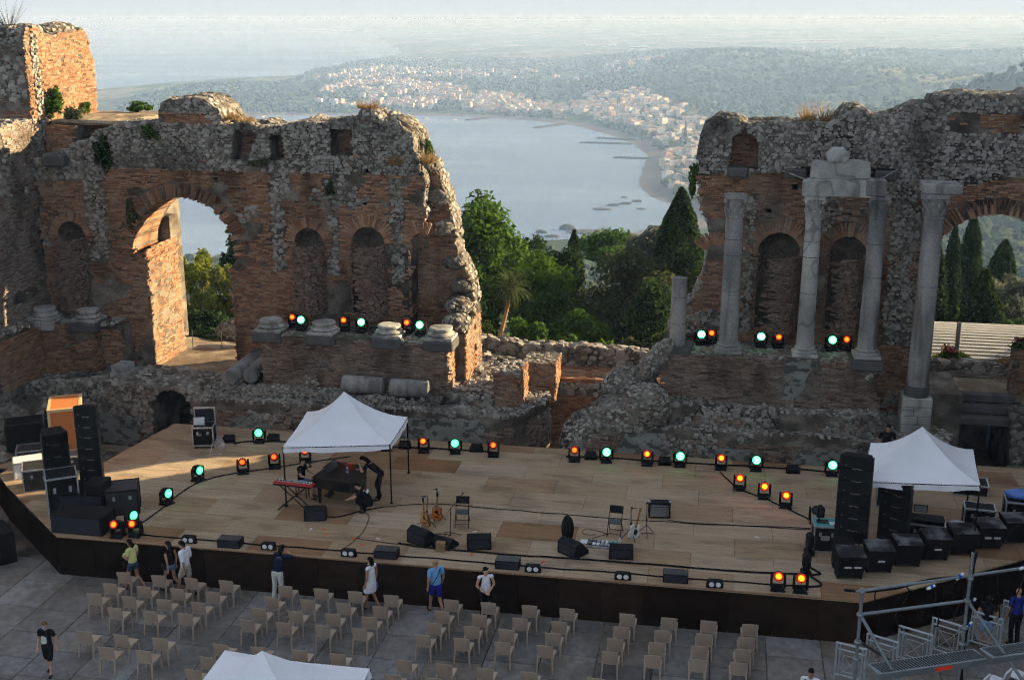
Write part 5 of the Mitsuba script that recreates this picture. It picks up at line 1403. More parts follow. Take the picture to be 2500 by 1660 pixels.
GB, OB = 'green lit wash lights along the back of the stage', 'orange lit moving spots along the back of the stage'
names = ['green lit wash light at the back left of the stage by the road case', 'green lit wash light partly behind the leg of the white tent', 'green lit wash light before the left plinth, right of the white tent', 'first green lit wash light right of the gap', 'second green lit wash light right of the gap', 'third green lit wash light right of the gap', 'last green lit wash light at the back right by the right tent']
for (x, y), nm_ in zip([(-9.51, -1.51), (-4.52, -1.38), (-1.92, -1.24), (3.7, -1.12), (6.36, -1.04), (9.05, -0.94), (11.68, -0.93)], names):
    moving_head('w', nm_, GB, x, y, 1.3, 0.2 if x < 5 else 0.05, 0.3, 1.0 if x < 0 else 2.2)
for (x, y), nm_ in zip([(-10.16, -5.47), (-10.30, -7.56), (-10.56, -9.42)], ['green wash light turned sideways, farthest of three on the left', 'green wash light turned sideways, middle of three on the left', 'green wash light turned sideways near the front left corner']):
    moving_head('w', nm_, 'wash lights turned across the stage at the left', x, y, 1.3, 1.15, 0.1, 0.8)
on = ['orange spot in the diagonal row on the left, nearest the wash lights', 'orange spot in the diagonal row on the left, middle', 'orange spot in the diagonal row on the left, beside the tent leg', 'orange spot left of the green wash light by the gap', 'orange spot at the left edge of the gap', 'orange spot at the right edge of the gap', 'orange spot between the first two green lights right of the gap',
      'orange spot at the top of the diagonal row on the right', 'bright orange spot second in the diagonal row on the right', 'brightest orange spot third in the diagonal row on the right', 'orange spot last in the diagonal row on the right', 'unlit looking dark spot at the end of the right diagonal row', 'orange spot on the front right corner, left of two', 'orange spot on the front right corner, right of two', 'orange spot at the front left corner of the stage', 'orange spot behind the head of the yellow shirted woman']
for i, ((x, y), nm_) in enumerate(zip([(-8.88, -4.54), (-7.97, -3.86), (-7.08, -3.12), (-3.1, -1.33), (-0.46, -1.27), (2.54, -1.22), (5.19, -1.14), (7.82, -1.05), (8.47, -2.84), (9.28, -3.44), (9.96, -4.08), (10.86, -5.13), (9.52, -10.0), (10.14, -10.0), (-10.63, -10.2), (-10.1, -10.05)], on)):
    left = i in (0, 1, 2)
    moving_head('s', nm_, 'orange lit moving spots on the stage floor', x, y, 1.3, 0.35 if left else 0.15 if i < 6 else -0.02, 0.42, [0.5, 0.5, 0.5, 1, .7, .7, 1.6, 2.2, 2.2, 3, 2.2, 0.0001, 1.6, 2, 0.9, 0.9][i])
for i, ((x, y), kd, nm_) in enumerate([((-9.5, 2.6), 's', 'orange spot left of all on the left podium'), ((-9.04, 2.3), 'w', 'green light between the first two column bases on the left podium'), ((-7.3, 2.5), 's', 'orange spot between the middle column bases on the left podium'), ((-6.55, 2.4), 'w', 'green light between the middle column bases on the left podium'), ((-4.72, 2.6), 's', 'orange spot right of the third column base on the left podium'), ((-4.15, 2.4), 'w', 'turquoise green light left of the last column base on the left podium'),
                                 ((6.85, 2.7), 'w', 'turquoise green light beside the broken column on the right podium'), ((7.22, 2.9), 's', 'orange spot left of the first tall column on the right podium'), ((9.08, 2.8), 'w', 'green light in front of the larger right niche'), ((9.72, 2.8), 's', 'orange spot in front of the larger right niche'), ((11.7, 2.8), 'w', 'green light between the two columns under the marble lintel'), ((12.2, 2.9), 's', 'orange spot between the two columns under the marble lintel')]):
    moving_head(kd, nm_, 'stage lights standing on the podiums', x, y, 4.78 if x < 0 else 4.86, 0.1, 0.25, 2.6 if kd == 'w' else 1.0)


def blinder(label, x, y, rz=0.0, group='two lamp blinders along the front edge of the stage'):
    k = thing('blinder_lamp', label, 'stage light', group)
    w = place((x, y, 1.3), rz)
    add('housing', bx(-0.21, 0.21, -0.09, 0.09, 0.03, 0.24, 0.03), 'm_black', k, tw=w)
    add('bracket', mm(bx(-0.24, -0.21, -0.03, 0.03, 0, 0.15), bx(0.21, 0.24, -0.03, 0.03, 0, 0.15), bx(-0.24, 0.24, -0.05, 0.05, 0, 0.02)), 'm_black', k, tw=w)
    for s in (-1, 1):
        add('lamp', mv(lathe([(0, 0), (0.06, 0.0), (0.075, 0.02), (0, 0.02)], 16), (s * 0.095, -0.095, 0.135), rx=math.pi / 2), 'm_white', k, tw=w)


for i, x in enumerate((-8.25, -5.66, -3.11, 2.51, 5.14, 7.76)):
    blinder('two lamp blinder on the stage edge ' + ['behind the walking couple', 'left of the man leaning on the stage', 'between the leaning man and the woman in white', 'right of the woman in the sleeveless top', 'under the right hand wedge monitors', 'rightmost before the front corner'][i], x, -10.18, 0.05)


def case(name, label, x, y, z, sx, sy, sz, rz=0.0, m='m_black', edge='m_alu', cat='flight case', group=None, lid=True, e=0.022):
    k = thing(name, label, cat, group)
    w = place((x, y, z), rz)
    add('body', bx(-sx / 2 + .006, sx / 2 - .006, -sy / 2 + .006, sy / 2 - .006, 0.006, sz - .006), m, k, tw=w)
    ed = []
    for a in (-1, 1):
        for b in (-1, 1):
            ed.append(bx(a * sx / 2 - e, a * sx / 2 + e, b * sy / 2 - e, b * sy / 2 + e, 0, sz))
            ed.append(bx(-sx / 2, sx / 2, b * sy / 2 - e, b * sy / 2 + e, sz / 2 + a * (sz / 2 - e) - e, sz / 2 + a * (sz / 2 - e) + e))
            ed.append(bx(a * sx / 2 - e, a * sx / 2 + e, -sy / 2, sy / 2, sz / 2 + b * (sz / 2 - e) - e, sz / 2 + b * (sz / 2 - e) + e))
    for j, q in enumerate(ed):
        q.vertices += (j % 5) * 0.0013 * np.sign(q.vertices - q.vertices.mean(0))
        add('edge_strip', q, edge, k, tw=w)
    if lid:
        add('latch', mm(*[bx(s - 0.04, s + 0.04, -sy / 2 - 0.03, -sy / 2, sz * 0.62, sz * 0.76) for s in (-sx / 4, sx / 4)]), 'm_alu', k, tw=w)
    return k, w


def panel_text(k, w, text, h, x, y, z, m='m_white'):
    t = meshkit.text_mesh(text, h, 0.003)
    t = mv(t, (x, y, z), rx=math.pi / 2)
    add('lettering', t, m, k, tw=w)


# small black boxes along the edges
for i, (x, y) in enumerate([(-6.91, -10.15), (-1.98, -10.0), (1.73, -10.0), (6.64, -9.95)]):
    k = thing('front_speaker', 'low flat speaker box on the stage edge, ' + ['leftmost', 'behind the woman in the white dress', 'right of the woman in the sleeveless top', 'greenish top, far right'][i], 'speaker', 'low speaker boxes along the front edge')
    w = place((x, y, 1.3), 0.03)
    add('cabinet', hull(np.vstack([bx(-0.36, 0.36, -0.2, 0.2, 0, 0.26, 0.015).vertices])), 'm_black', k, tw=w)
    add('top_panel', bx(-0.345, 0.345, -0.185, 0.185, 0.255, 0.272), 'm_blacktop', k, tw=w)
    add('grille', bx(-0.33, 0.33, -0.215, -0.198, 0.03, 0.23, 0.004), 'm_navy', k, tw=w)
for i, (x, y) in enumerate([(-5.71, -1.3), (-3.89, -1.13), (-1.17, -0.95), (3.12, -0.95), (5.82, -1.02), (10.34, -0.98), (-10.65, -1.72), (-9.03, -1.3)]):
    k = thing('floodlight', 'small floodlight at the back of the stage, ' + ['under the white tent', 'right of the white tent leg', 'left of the gap', 'right of the gap', 'second right of the gap', 'near the last green light', 'behind the drum fan', 'left behind the white tent'][i], 'stage light', 'small floodlight boxes along the back')
    w = place((x, y, 1.3), 0.1)
    add('housing', mv(bx(-0.2, 0.2, -0.1, 0.1, 0, 0.26, 0.02), (0, 0, 0.05), rx=-0.5), 'm_black', k, tw=w)
    add('bracket', mm(bx(-0.24, -0.21, -0.03, 0.03, 0, 0.22), bx(0.21, 0.24, -0.03, 0.03, 0, 0.22), bx(-0.24, 0.24, -0.06, 0.06, 0, 0.02)), 'm_black', k, tw=w)
for i, (x, y) in enumerate([(10.99, -5.3), (10.53, -7.46), (10.36, -8.86)]):
    k = thing('side_floodlight', 'black floodlight seen edge on at the right side of the stage, ' + ['farthest', 'middle', 'nearest the front'][i], 'stage light', 'floodlights down the right side')
    w = place((x, y, 1.3), -1.3)
    add('housing', bx(-0.16, 0.16, -0.1, 0.1, 0.18, 0.66, 0.06), 'm_black', k, tw=w)
    add('base', bx(-0.16, 0.16, -0.13, 0.13, 0, 0.14, 0.03), 'm_black', k, tw=w)
    add('arm', mm(bx(-0.2, -0.165, -0.04, 0.04, 0.1, 0.45), bx(0.165, 0.2, -0.04, 0.04, 0.1, 0.45)), 'm_black', k, tw=w)


def wedge(label, x, y, rz, sx=0.72, sy=0.55, sz=0.46):
    k = thing('wedge_monitor', label, 'monitor speaker')
    pr = [(-sy / 2, 0), (sy / 2, 0), (sy / 2, sz * 0.22), (-sy * 0.1, sz), (-sy / 2, sz * 0.78)]
    w = place((x, y, 1.3), rz)
    add('cabinet', yzprism(pr, -sx / 2, sx / 2), 'm_black', k, tw=w)
    a, b = np.array(pr[2]), np.array(pr[3]); n = np.array([0.8, 0.55]); n /= np.linalg.norm(n)
    q = [(xx, *(a * (1 - t) + b * t + n * o)) for xx in (-sx / 2 + .03, sx / 2 - .03) for t in (0.06, 0.94) for o in (-0.01, 0.014)]
    add('grille', hull(q), 'm_navy', k, tw=w)
    add('back_panel', bx(-sx / 2 + 0.05, sx / 2 - 0.05, -sy / 2 - 0.006, -sy / 2 + 0.01, 0.05, sz * 0.7), 'm_navy', k, tw=w)
    add('handle', bx(-0.1, 0.1, -sy / 2 - 0.012, -sy / 2 - 0.004, 0.08, 0.14), 'm_blacktop', k, tw=w)


wedge('black wedge monitor in front of the keyboard under the tent', -5.04, -7.7, 0.25, 0.7)
wedge('black wedge monitor before the acoustic guitars', -1.18, -8.8, -0.5, 0.78, 0.6, 0.5)
wedge('black wedge monitor right of the microphone stand', 0.6, -8.8, 0.25, 0.74, 0.55, 0.46)
wedge('flat black wedge monitor between the other two on the left', -0.42, -8.95, -0.35, 0.66, 0.5, 0.32)
wedge('black wedge monitor left of the pedal board', 3.5, -8.72, -0.6, 0.74, 0.6, 0.48)
wedge('black wedge monitor right of the pedal board', 4.95, -8.68, 0.1, 0.72, 0.5, 0.44)
add('guitar_bag', lump((0.2, 0.17, 0.45), 5, 3, 0.08).apply_translation((3.22, -7.95, 1.72)), 'm_black', label='black padded instrument bag standing behind the wedge', cat='bag')
add('cardboard_box', mm(bx(-0.62, -0.34, -9.4, -9.2, 1.3, 1.58, 0.01), bx(-0.49, -0.47, -9.42, -9.4, 1.3, 1.585)), 'm_palmtrunk', label='small cardboard box lying before the wedge monitors', cat='box')
CH = []


def folding_chair(label, x, y, rz):
    k = thing('folding_chair', label, 'chair', 'black folding chairs on the stage')
    w = place((x, y, 1.3), rz)
    r = 0.013
    for s in (-1, 1):
        add('frame_leg', tube([(s * 0.215, -0.24, 0), (s * 0.205, -0.05, 0.42), (s * 0.2, 0.2, 0.84)], r, 6), 'm_black', k, tw=w)
        add('rear_leg', tube([(s * 0.21, 0.26, 0.02), (s * 0.2, -0.08, 0.48)], r, 6), 'm_black', k, tw=w)
    add('stretcher', rod((-0.21, 0.24, 0.05), (0.21, 0.24, 0.05), r), 'm_black', k, tw=w)
    add('stretcher', rod((-0.212, -0.2, 0.1), (0.212, -0.2, 0.1), 0.009), 'm_black', k, tw=w)
    add('seat', bx(-0.2, 0.2, -0.2, 0.18, 0.43, 0.465, 0.015), 'm_blacktop', k, tw=w)
    add('backrest', mv(bx(-0.215, 0.215, -0.015, 0.015, 0, 0.24, 0.014), (0, 0.155, 0.66), rx=-0.4), 'm_black', k, tw=w)


folding_chair('black folding chair behind the microphone stand', -0.25, -7.35, 0.12)
folding_chair('black folding chair behind the pedal board', 4.62, -7.2, -0.08)


def body_outline(w, h, waist, n=40, shift=0.0):
    t = np.linspace(0, 2 * np.pi, n, endpoint=False)
    z = -np.cos(t) * h / 2
    prof = np.interp((z / h + 0.5), [0, 0.08, 0.28, 0.55, 0.78, 0.94, 1], [0.35, 0.85, 1.0, waist, 0.76, 0.6, 0.18])
    return [(np.sign(np.sin(a)) * w / 2 * p, zz) for a, p, zz in zip(t, prof, z)]


def guitar(label, x, y, rz, lean, mtop, z=1.3, acoustic=True):
    k = thing('acoustic_guitar' if acoustic else 'electric_guitar', label, 'guitar')
    w = T4().translate([x, y, z]).rotate([0, 0, 1], math.degrees(rz)).rotate([1, 0, 0], lean).rotate([0, 1, 0], 7)
    d = 0.1 if acoustic else 0.045
    if acoustic:
        o = Polygon(body_outline(0.39, 0.5, 0.66)).buffer(0.01)
    else:
        o = Polygon([(-0.16, -0.2), (0, -0.24), (0.16, -0.2), (0.17, -0.05), (0.13, 0.03), (0.16, 0.15), (0.12, 0.2), (0.05, 0.12), (-0.04, 0.1), (-0.1, 0.24), (-0.16, 0.18), (-0.12, 0.03), (-0.17, -0.06)]).buffer(0.02)
    zo = 0.33
    add('body', mv(xzprism(o, 0, d), (0, 0, zo)), mtop if not acoustic else 'm_guitarside', k, tw=w)
    add('top', mv(xzprism(o.buffer(-0.012), -0.006, 0), (0, 0, zo)), mtop, k, tw=w)
    if acoustic:
        add('soundhole', mv(lathe([(0, 0), (0.055, 0), (0.055, 0.004), (0, 0.004)], 18), (0, -0.007, zo + 0.08), rx=math.pi / 2), 'm_black', k, tw=w)
        add('bridge', bx(-0.075, 0.075, -0.016, -0.006, zo - 0.13, zo - 0.1), 'm_black', k, tw=w)
        add('pickguard', mv(xzprism([(0.03, 0.06), (0.11, 0.02), (0.09, -0.07), (0.05, 0.0)], -0.009, -0.006), (0, 0, zo)), 'm_black', k, tw=w)
    else:
        add('pickguard', mv(xzprism([(0.02, 0.1), (0.1, 0.0), (0.08, -0.13), (-0.02, -0.1), (-0.03, 0.08)], -0.01, -0.006), (0, 0, zo)), 'm_black', k, tw=w)
    add('neck', hull([(s * wd, yy, zz) for s in (-1, 1) for wd, zz in ((0.028, zo + 0.14), (0.022, zo + 0.68)) for yy in (-0.016, 0.012)]), 'm_neck', k, tw=w)
    hd = add('headstock', hull([(s * wd, yy, zz) for s in (-1, 1) for wd, zz in ((0.025, zo + 0.68), (0.04, zo + 0.72), (0.035, zo + 0.85)) for yy in (-0.01, 0.01)]), 'm_neck' if not acoustic else 'm_black', k, tw=w)
    add('tuning_pegs', mm(*[rod((s * 0.03, 0, zo + q), (s * 0.065, 0, zo + q + 0.01), 0.007, 5) for s in (-1, 1) for q in (0.73, 0.77, 0.81)]), 'm_alu', hd, tw=w)


grain = lambda a, b: (lambda p, n, uv: mix(a, b, fbm(p.x * 30, p.y * 30, p.z * 4, 3)))
mat('m_guitar1', grain((0.42, 0.21, 0.05), (0.55, 0.30, 0.09)), roughness=0.3)
mat('m_guitar2', grain((0.50, 0.13, 0.03), (0.62, 0.19, 0.05)), roughness=0.3)
mat('m_guitarside', grain((0.09, 0.035, 0.015), (0.2, 0.09, 0.03)), roughness=0.3)
mat('m_neck', grain((0.22, 0.10, 0.03), (0.33, 0.16, 0.05)), roughness=0.4)
mat('m_guitar3', col=(0.62, 0.62, 0.58), roughness=0.3)
guitar('honey coloured acoustic guitar on the front left stand', -1.36, -7.85, -0.5, 10, 'm_guitar1')
guitar('orange acoustic guitar on the rear stand', -1.12, -7.35, -0.1, 10, 'm_guitar2')
guitar('white electric guitar with tan neck on a stand', 5.2, -7.55, 0.55, 10, 'm_guitar3', acoustic=False)


def gstand(label, x, y, rz, h=1.05, fork=True):
    k = thing('guitar_stand', label, 'guitar stand')
    w = place((x, y, 1.3), rz)
    add('post', tube([(0, 0.15, 0.3), (0, 0.2, h - 0.05), (0.0, 0.19, h), (0, 0.08, h + 0.02)], 0.013, 6), 'm_black', k, tw=w)
    for i in range(3):
        a = 0.5 + i * 2.094
        add('leg', rod((0, 0.15, 0.34), (0.3 * math.cos(a), 0.15 + 0.3 * math.sin(a), 0.0), 0.011), 'm_black', k, tw=w)
    add('cradle', mm(rod((-0.16, 0.02, 0.12), (0.16, 0.02, 0.12), 0.011), rod((0, 0.15, 0.34), (0, 0.02, 0.12), 0.011), rod((-0.16, 0.02, 0.12), (-0.16, -0.12, 0.14), 0.011), rod((0.16, 0.02, 0.12), (0.16, -0.12, 0.14), 0.011)), 'm_black', k, tw=w)
    add('clamp', bx(-0.025, 0.025, 0.12, 0.2, 0.46, 0.55, 0.01), 'm_black', k, tw=w)
    if fork:
        add('yoke', mm(rod((-0.06, 0.05, h + 0.02), (0.06, 0.05, h + 0.02), 0.011), rod((-0.06, 0.05, h + 0.02), (-0.06, -0.04, h + 0.03), 0.01), rod((0.06, 0.05, h + 0.02), (0.06, -0.04, h + 0.03), 0.01)), 'm_black', k, tw=w)


gstand('black guitar stand holding the honey coloured guitar', -1.4, -7.85, -0.5)
gstand('black guitar stand holding the orange guitar', -1.14, -7.35, -0.1, 1.1)
gstand('black guitar stand holding the white electric guitar', 5.22, -7.55, 0.55)
gstand('empty black guitar stand between the electric guitar and the amplifier', 5.62, -7.2, 0.2, 1.1)
MS = thing('microphone_stand', 'black boom microphone stand before the left folding chair', 'microphone stand')
add('pole', tube([(-0.42, -8.25, 1.32), (-0.42, -8.25, 2.25)], 0.012, 6), 'm_black', MS)
for a in (0.4, 2.5, 4.6):
    add('leg', rod((-0.42, -8.25, 1.42), (-0.42 + 0.33 * math.cos(a), -8.25 + 0.33 * math.sin(a), 1.31), 0.011), 'm_black', MS)
add('boom', rod((-0.5, -8.3, 2.12), (-0.1, -8.0, 2.62), 0.009), 'm_black', MS)
add('microphone', tube([(-0.13, -8.02, 2.58), (-0.08, -7.98, 2.65), (-0.06, -7.97, 2.68)], [0.014, 0.018, 0.025], 8), 'm_black', MS)
AM, w = case('guitar_amplifier', 'grey fronted combo guitar amplifier tilted back on stage right', 5.9, -5.6, 1.34, 0.68, 0.28, 0.5, 0.12, 'm_black', 'm_black', 'amplifier', None, False, 0.012)
add('grille', bx(-0.3, 0.3, -0.15, -0.135, 0.03, 0.36), 'm_granite', AM, tw=w)
add('control_panel', bx(-0.3, 0.3, -0.152, -0.135, 0.37, 0.46), 'm_navy', AM, tw=w)
add('knobs', mm(*[bx(-0.27 + 0.045 * i, -0.25 + 0.045 * i, -0.165, -0.15, 0.4, 0.42) for i in range(12)]), 'm_white', AM, tw=w)
add('corner_cap', mm(*[bx(s * 0.33 - 0.03, s * 0.33 + 0.03, -0.1, 0.1, 0.49, 0.512) for s in (-1, 1)]), 'm_alu', AM, tw=w)
add('tilt_leg', mm(rod((-0.345, -0.1, 0.2), (-0.345, -0.02, -0.05), 0.01), rod((0.345, -0.1, 0.2), (0.345, -0.02, -0.05), 0.01)), 'm_alu', AM, tw=w)
PB = thing('pedal_board', 'pedal board crowded with small effect pedals between wedges', 'pedal board')
w = place((4.3, -8.05, 1.3), -0.03)
add('board', bx(-0.45, 0.45, -0.22, 0.22, 0.02, 0.07, 0.01), 'm_blacktop', PB, tw=w)
add('rail', bx(-0.46, 0.46, -0.245, -0.225, 0.01, 0.07), 'm_alu', PB, tw=w)
rng = np.random.default_rng(8)
mat('m_teal', col=(0.05, 0.28, 0.3), roughness=0.3)
for i in range(14):
    px, py = -0.4 + (i % 7) * 0.125, -0.12 + (i // 7) * 0.2
    pd = add('pedal', bx(px, px + 0.095, py - 0.06, py + 0.07, 0.07, 0.11, 0.008), ['m_alu', 'm_white', 'm_teal', 'm_blacktop', 'm_granite'][rng.integers(5)], PB, tw=w)
    add('knobs', mm(*[bx(px + 0.015 + 0.03 * j, px + 0.03 + 0.03 * j, py + 0.03, py + 0.05, 0.108, 0.125) for j in range(3)]), 'm_white', pd, tw=w)
_sh = bx(3.62, 4.0, -8.05, -7.78, 1.302, 1.306).subdivide().subdivide()
_sh.vertices[:, 2] += 0.03 * (meshkit.noise(_sh.vertices * 5))
add('paper_sheets', _sh, 'm_white', label='white sheets of paper left of the pedal board', cat='paper')
scene['m_pet'] = {'type': 'principled', 'base_color': {'type': 'rgb', 'value': [0.75, 0.8, 0.85]}, 'roughness': 0.2, 'spec_trans': 0.5}
for i, (x, y, z, lb) in enumerate([(4.84, -7.85, 1.3, 'small clear water bottle by the right folding chair'), (-4.45, -6.15, 2.3, 'blue labelled water bottle standing on the grand piano')]):
    k = thing('water_bottle', lb, 'bottle')
    add('body', lathe([(0, z), (0.035, z), (0.036, z + 0.16), (0.015, z + 0.21), (0.015, z + 0.23), (0, z + 0.23)], 12, (x, y, 0)), 'm_pet', k)
    add('label_band', lathe([(0.037, z + 0.06), (0.038, z + 0.06), (0.038, z + 0.14), (0.037, z + 0.14)], 12, (x, y, 0)), 'm_blue' if i else 'm_white', k)
    add('cap', lathe([(0, z + 0.23), (0.017, z + 0.23), (0.017, z + 0.25), (0, z + 0.25)], 10, (x, y, 0)), 'm_blue', k)
# keyboard and grand piano
KB = thing('keyboard', 'red edged stage keyboard with white keys', 'keyboard')
w = place((-5.95, -7.15, 1.3), -0.08)
add('body', bx(-0.68, 0.68, -0.17, 0.17, 0.84, 0.93, 0.015), 'm_red', KB, tw=w)
add('back_panel', bx(-0.66, 0.66, -0.186, -0.168, 0.85, 0.89), 'm_black', KB, tw=w)
for i in range(44):
    put('white_key', mikit.ply(bx(-0.62 + i * 0.0275, -0.596 + i * 0.0275, 0.0, 0.155, 0.925, 0.942), 'm_white'), KB, w)
add('black_keys', mm(*[bx(-0.606 + i * 0.0275, -0.592 + i * 0.0275, -0.0, 0.09, 0.942, 0.955) for i in range(43) if i % 7 not in (2, 6)]), 'm_black', KB, tw=w)
KS = thing('keyboard_stand', 'black cross legged stand under the red keyboard', 'keyboard stand')
for s in (-0.12, 0.12):
    add('cross_bar', rod((-0.45, s, 0.83), (0.5, s, 0.02), 0.02), 'm_black', KS, tw=w)
    add('cross_bar', rod((0.45, s * 1.15, 0.83), (-0.5, s * 1.15, 0.02), 0.02), 'm_black', KS, tw=w)
add('foot', mm(rod((-0.5, -0.25, 0.02), (-0.5, 0.25, 0.02), 0.02), rod((0.5, -0.25, 0.02), (0.5, 0.25, 0.02), 0.02)), 'm_black', KS, tw=w)
GP = thing('grand_piano', 'black grand piano under the white tent with a man leaning on it', 'piano')
w = place((-5.3, -6.0, 1.3), -0.18)
plan = [(0, -0.72), (0, 0.72), (0.9, 0.72), (1.25, 0.55), (1.45, 0.15), (1.65, -0.25), (1.6, -0.6), (1.35, -0.72)]
scene['m_lacquer'] = {'type': 'principled', 'base_color': {'type': 'rgb', 'value': [0.008, 0.008, 0.009]}, 'roughness': 0.12, 'specular': 0.6}
add('case', prism(Polygon(plan).buffer(0.03), 0.34, (0, 0, 0.62)), 'm_lacquer', GP, tw=w)
add('lid', prism(Polygon(plan).buffer(0.05), 0.03, (0, 0, 0.965)), 'm_lacquer', GP, tw=w)
add('music_desk', mv(bx(-0.02, 0.02, -0.4, 0.4, 0, 0.28, 0.01), (0.3, 0, 0.99), ry=-0.5), 'm_lacquer', GP, tw=w)
add('key_bed', bx(-0.3, 0.0, -0.72, 0.72, 0.62, 0.7, 0.01), 'm_lacquer', GP, tw=w)
for i in range(52):
    put('white_key', mikit.ply(bx(-0.2, -0.02, -0.62 + i * 0.0238, -0.5975 + i * 0.0238, 0.7, 0.72), 'm_white'), GP, w)
add('cheek', mm(bx(-0.28, 0.0, -0.73, -0.63, 0.69, 0.8, 0.01), bx(-0.28, 0.0, 0.63, 0.73, 0.69, 0.8, 0.01)), 'm_lacquer', GP, tw=w)
for a, b in ((0.1, -0.55), (0.1, 0.55), (1.3, -0.2)):
    add('leg', tube([(a, b, 0.02), (a, b, 0.3), (a, b, 0.62)], [0.045, 0.06, 0.085], 8), 'm_lacquer', GP, tw=w)
add('pedal_lyre', mm(bx(0.18, 0.24, -0.12, 0.12, 0.1, 0.62, 0.01), bx(0.05, 0.24, -0.16, 0.16, 0.06, 0.14, 0.01)), 'm_lacquer', GP, tw=w)
PS = thing('piano_stool', 'low black piano stool under the seated pianist', 'stool')
add('seat', bx(-6.3, -5.85, -6.3, -5.95, 1.72, 1.8, 0.03), 'm_black', PS)
for a, b in ((-6.25, -6.25), (-5.9, -6.25), (-6.25, -6.0), (-5.9, -6.0)):
    add('leg', rod((a, b, 1.3), (a, b, 1.74), 0.02), 'm_black', PS)


def tent(label, cs, ze, apex, zl=1.3, legs=(0, 1, 2, 3), val=0.2, seed=0):
    """a pop-up tent: four corners (x, y) at eave height ze, a sagging white roof, dark legs"""
    k = thing('canopy_tent', label, 'tent')
    cs = [np.array([*c, ze]) for c in cs]; ap = np.array(apex, float)
    n = 14
    for i in range(4):
        a, b = cs[i], cs[(i + 1) % 4]
        V, F = [], []
        for r in range(n + 1):
            t = r / n
            for c in range(n + 1):
                q = c / n
                e = a * (1 - q) + b * q + [0, 0, -0.05 * math.sin(math.pi * q)]
                p = e * (1 - t) + ap * t
                p[2] -= (ap[2] - ze) * (0.62 * t * (1 - t) * (1.0 + 0.35 * math.sin(math.pi * q)))
                p[2] += 0.025 * (meshkit.fbm(np.array(p) * 2.2 + seed, 3) - 0.5)
                V.append(p)
        for r in range(n):
            for c in range(n):
                j = r * (n + 1) + c
                F += [[j, j + 1, j + n + 2], [j, j + n + 2, j + n + 1]]
        add('roof_panel', (np.array(V), np.array(F)), 'm_canvas', k, smooth=True)
        V, F = [], []
        out = np.cross(b - a, [0, 0, 1]); out /= np.linalg.norm(out)
        for c in range(n + 1):
            q = c / n
            e = a * (1 - q) + b * q + [0, 0, -0.05 * math.sin(math.pi * q)]
            wv = out * 0.02 * math.sin(q * 23 + i + seed)
            V += [e + out * 0.004, e + [0, 0, -val * (1 + 0.1 * math.sin(q * 17 + seed))] + wv + out * 0.03]
        for c in range(n):
            F += [[2 * c, 2 * c + 1, 2 * c + 3], [2 * c, 2 * c + 3, 2 * c + 2]]
        add('valance', (np.array(V), np.array(F)), 'm_canvas', k, smooth=True)
        add('eave_bar', rod(a - [0, 0, 0.06], b - [0, 0, 0.06], 0.015), 'm_black', k)
        if i in legs:
            add('leg', rod((a[0], a[1], zl), (a[0], a[1], ze - 0.03), 0.026, 6), 'm_black', k)
            add('foot', bx(a[0] - 0.05, a[0] + 0.05, a[1] - 0.05, a[1] + 0.05, zl, zl + 0.03), 'm_black', k)
        add('roof_strut', rod(a * 0.5 + ap * 0.5 - [0, 0, 0.38], a - [0, 0, 0.12], 0.012, 5), 'm_black', k)
    return k


scene['m_canvas'] = {'type': 'twosided', 'b': {'type': 'diffuse', 'reflectance': P(lambda p, n, uv: mi.Color3f(0.80, 0.80, 0.84) * (0.9 + 0.14 * fbm(p.x * 2, p.y * 2, p.z * 2, 3)))}}
tent('white pop-up tent over the piano on the stage', [(-6.32, -7.0), (-2.95, -6.15), (-3.1, -3.45), (-6.75, -3.55)], 3.42, (-4.85, -5.0, 4.75), seed=1)
tent('white pop-up tent at the right end of the stage', [(12.0, -7.05), (15.35, -6.75), (15.7, -3.75), (12.55, -3.7)], 3.62, (13.8, -5.4, 4.85), seed=2)

# ---- left corner: crate, cases, speakers
CR, w = case('wooden_crate', 'tall orange plywood crate with pale battens catching the sun', -15.85, -4.1, 1.3, 1.05, 1.6, 2.1, 0.5, 'm_ply', 'm_batten', 'crate', None, False, 0.05)
mat('m_ply', grain((0.46, 0.15, 0.05), (0.56, 0.21, 0.075)))
mat('m_batten', grain((0.56, 0.36, 0.18), (0.66, 0.46, 0.26)))
add('batten', mm(bx(-0.5, 0.5, -0.77, -0.74, 0.93, 1.03), bx(0.49, 0.525, -0.75, 0.75, 0.4, 0.5)), 'm_batten', CR, tw=w)
add('sticker', mv(bx(0.506, 0.512, -0.2, 0.2, -0.06, 0.06), (0, 0, 1.45), rx=0.35), 'm_greenmark', CR, tw=w)
mat('m_greenmark', col=(0.2, 0.42, 0.12))
case('flight_case', 'large black flight case at the far left against the wall, left of two', -18.3, -3.1, 0.9, 1.3, 0.9, 1.3, 0.55, 'm_black', 'm_blacktop', lid=False)
case('flight_case', 'large black flight case at the far left against the wall, right of two', -17.2, -2.2, 0.9, 1.3, 0.9, 1.35, 0.55, 'm_black', 'm_blacktop', lid=False)
case('flight_case', 'grey topped flight case with alu edges, farthest in the left corner', -16.8, -5.0, 1.3, 1.0, 0.8, 0.62, 0.5, 'm_blacktop')
case('flight_case', 'pale grey case with white lid in the left corner', -16.3, -6.0, 1.3, 1.0, 0.75, 0.6, 0.6, 'm_white', 'm_alu')
case('flight_case', 'navy topped flight case between crate and pale case', -15.3, -5.4, 1.3, 1.1, 0.7, 0.6, 0.55, 'm_navy')
k, w = case('flight_case', 'flight case with grey top and alu edges standing on the left stage corner', -15.25, -6.9, 1.3, 1.15, 0.95, 0.8, 0.55, 'm_blacktop')
add('label_plate', bx(0.05, 0.3, -0.49, -0.485, 0.35, 0.55), 'm_granite', k, tw=w)
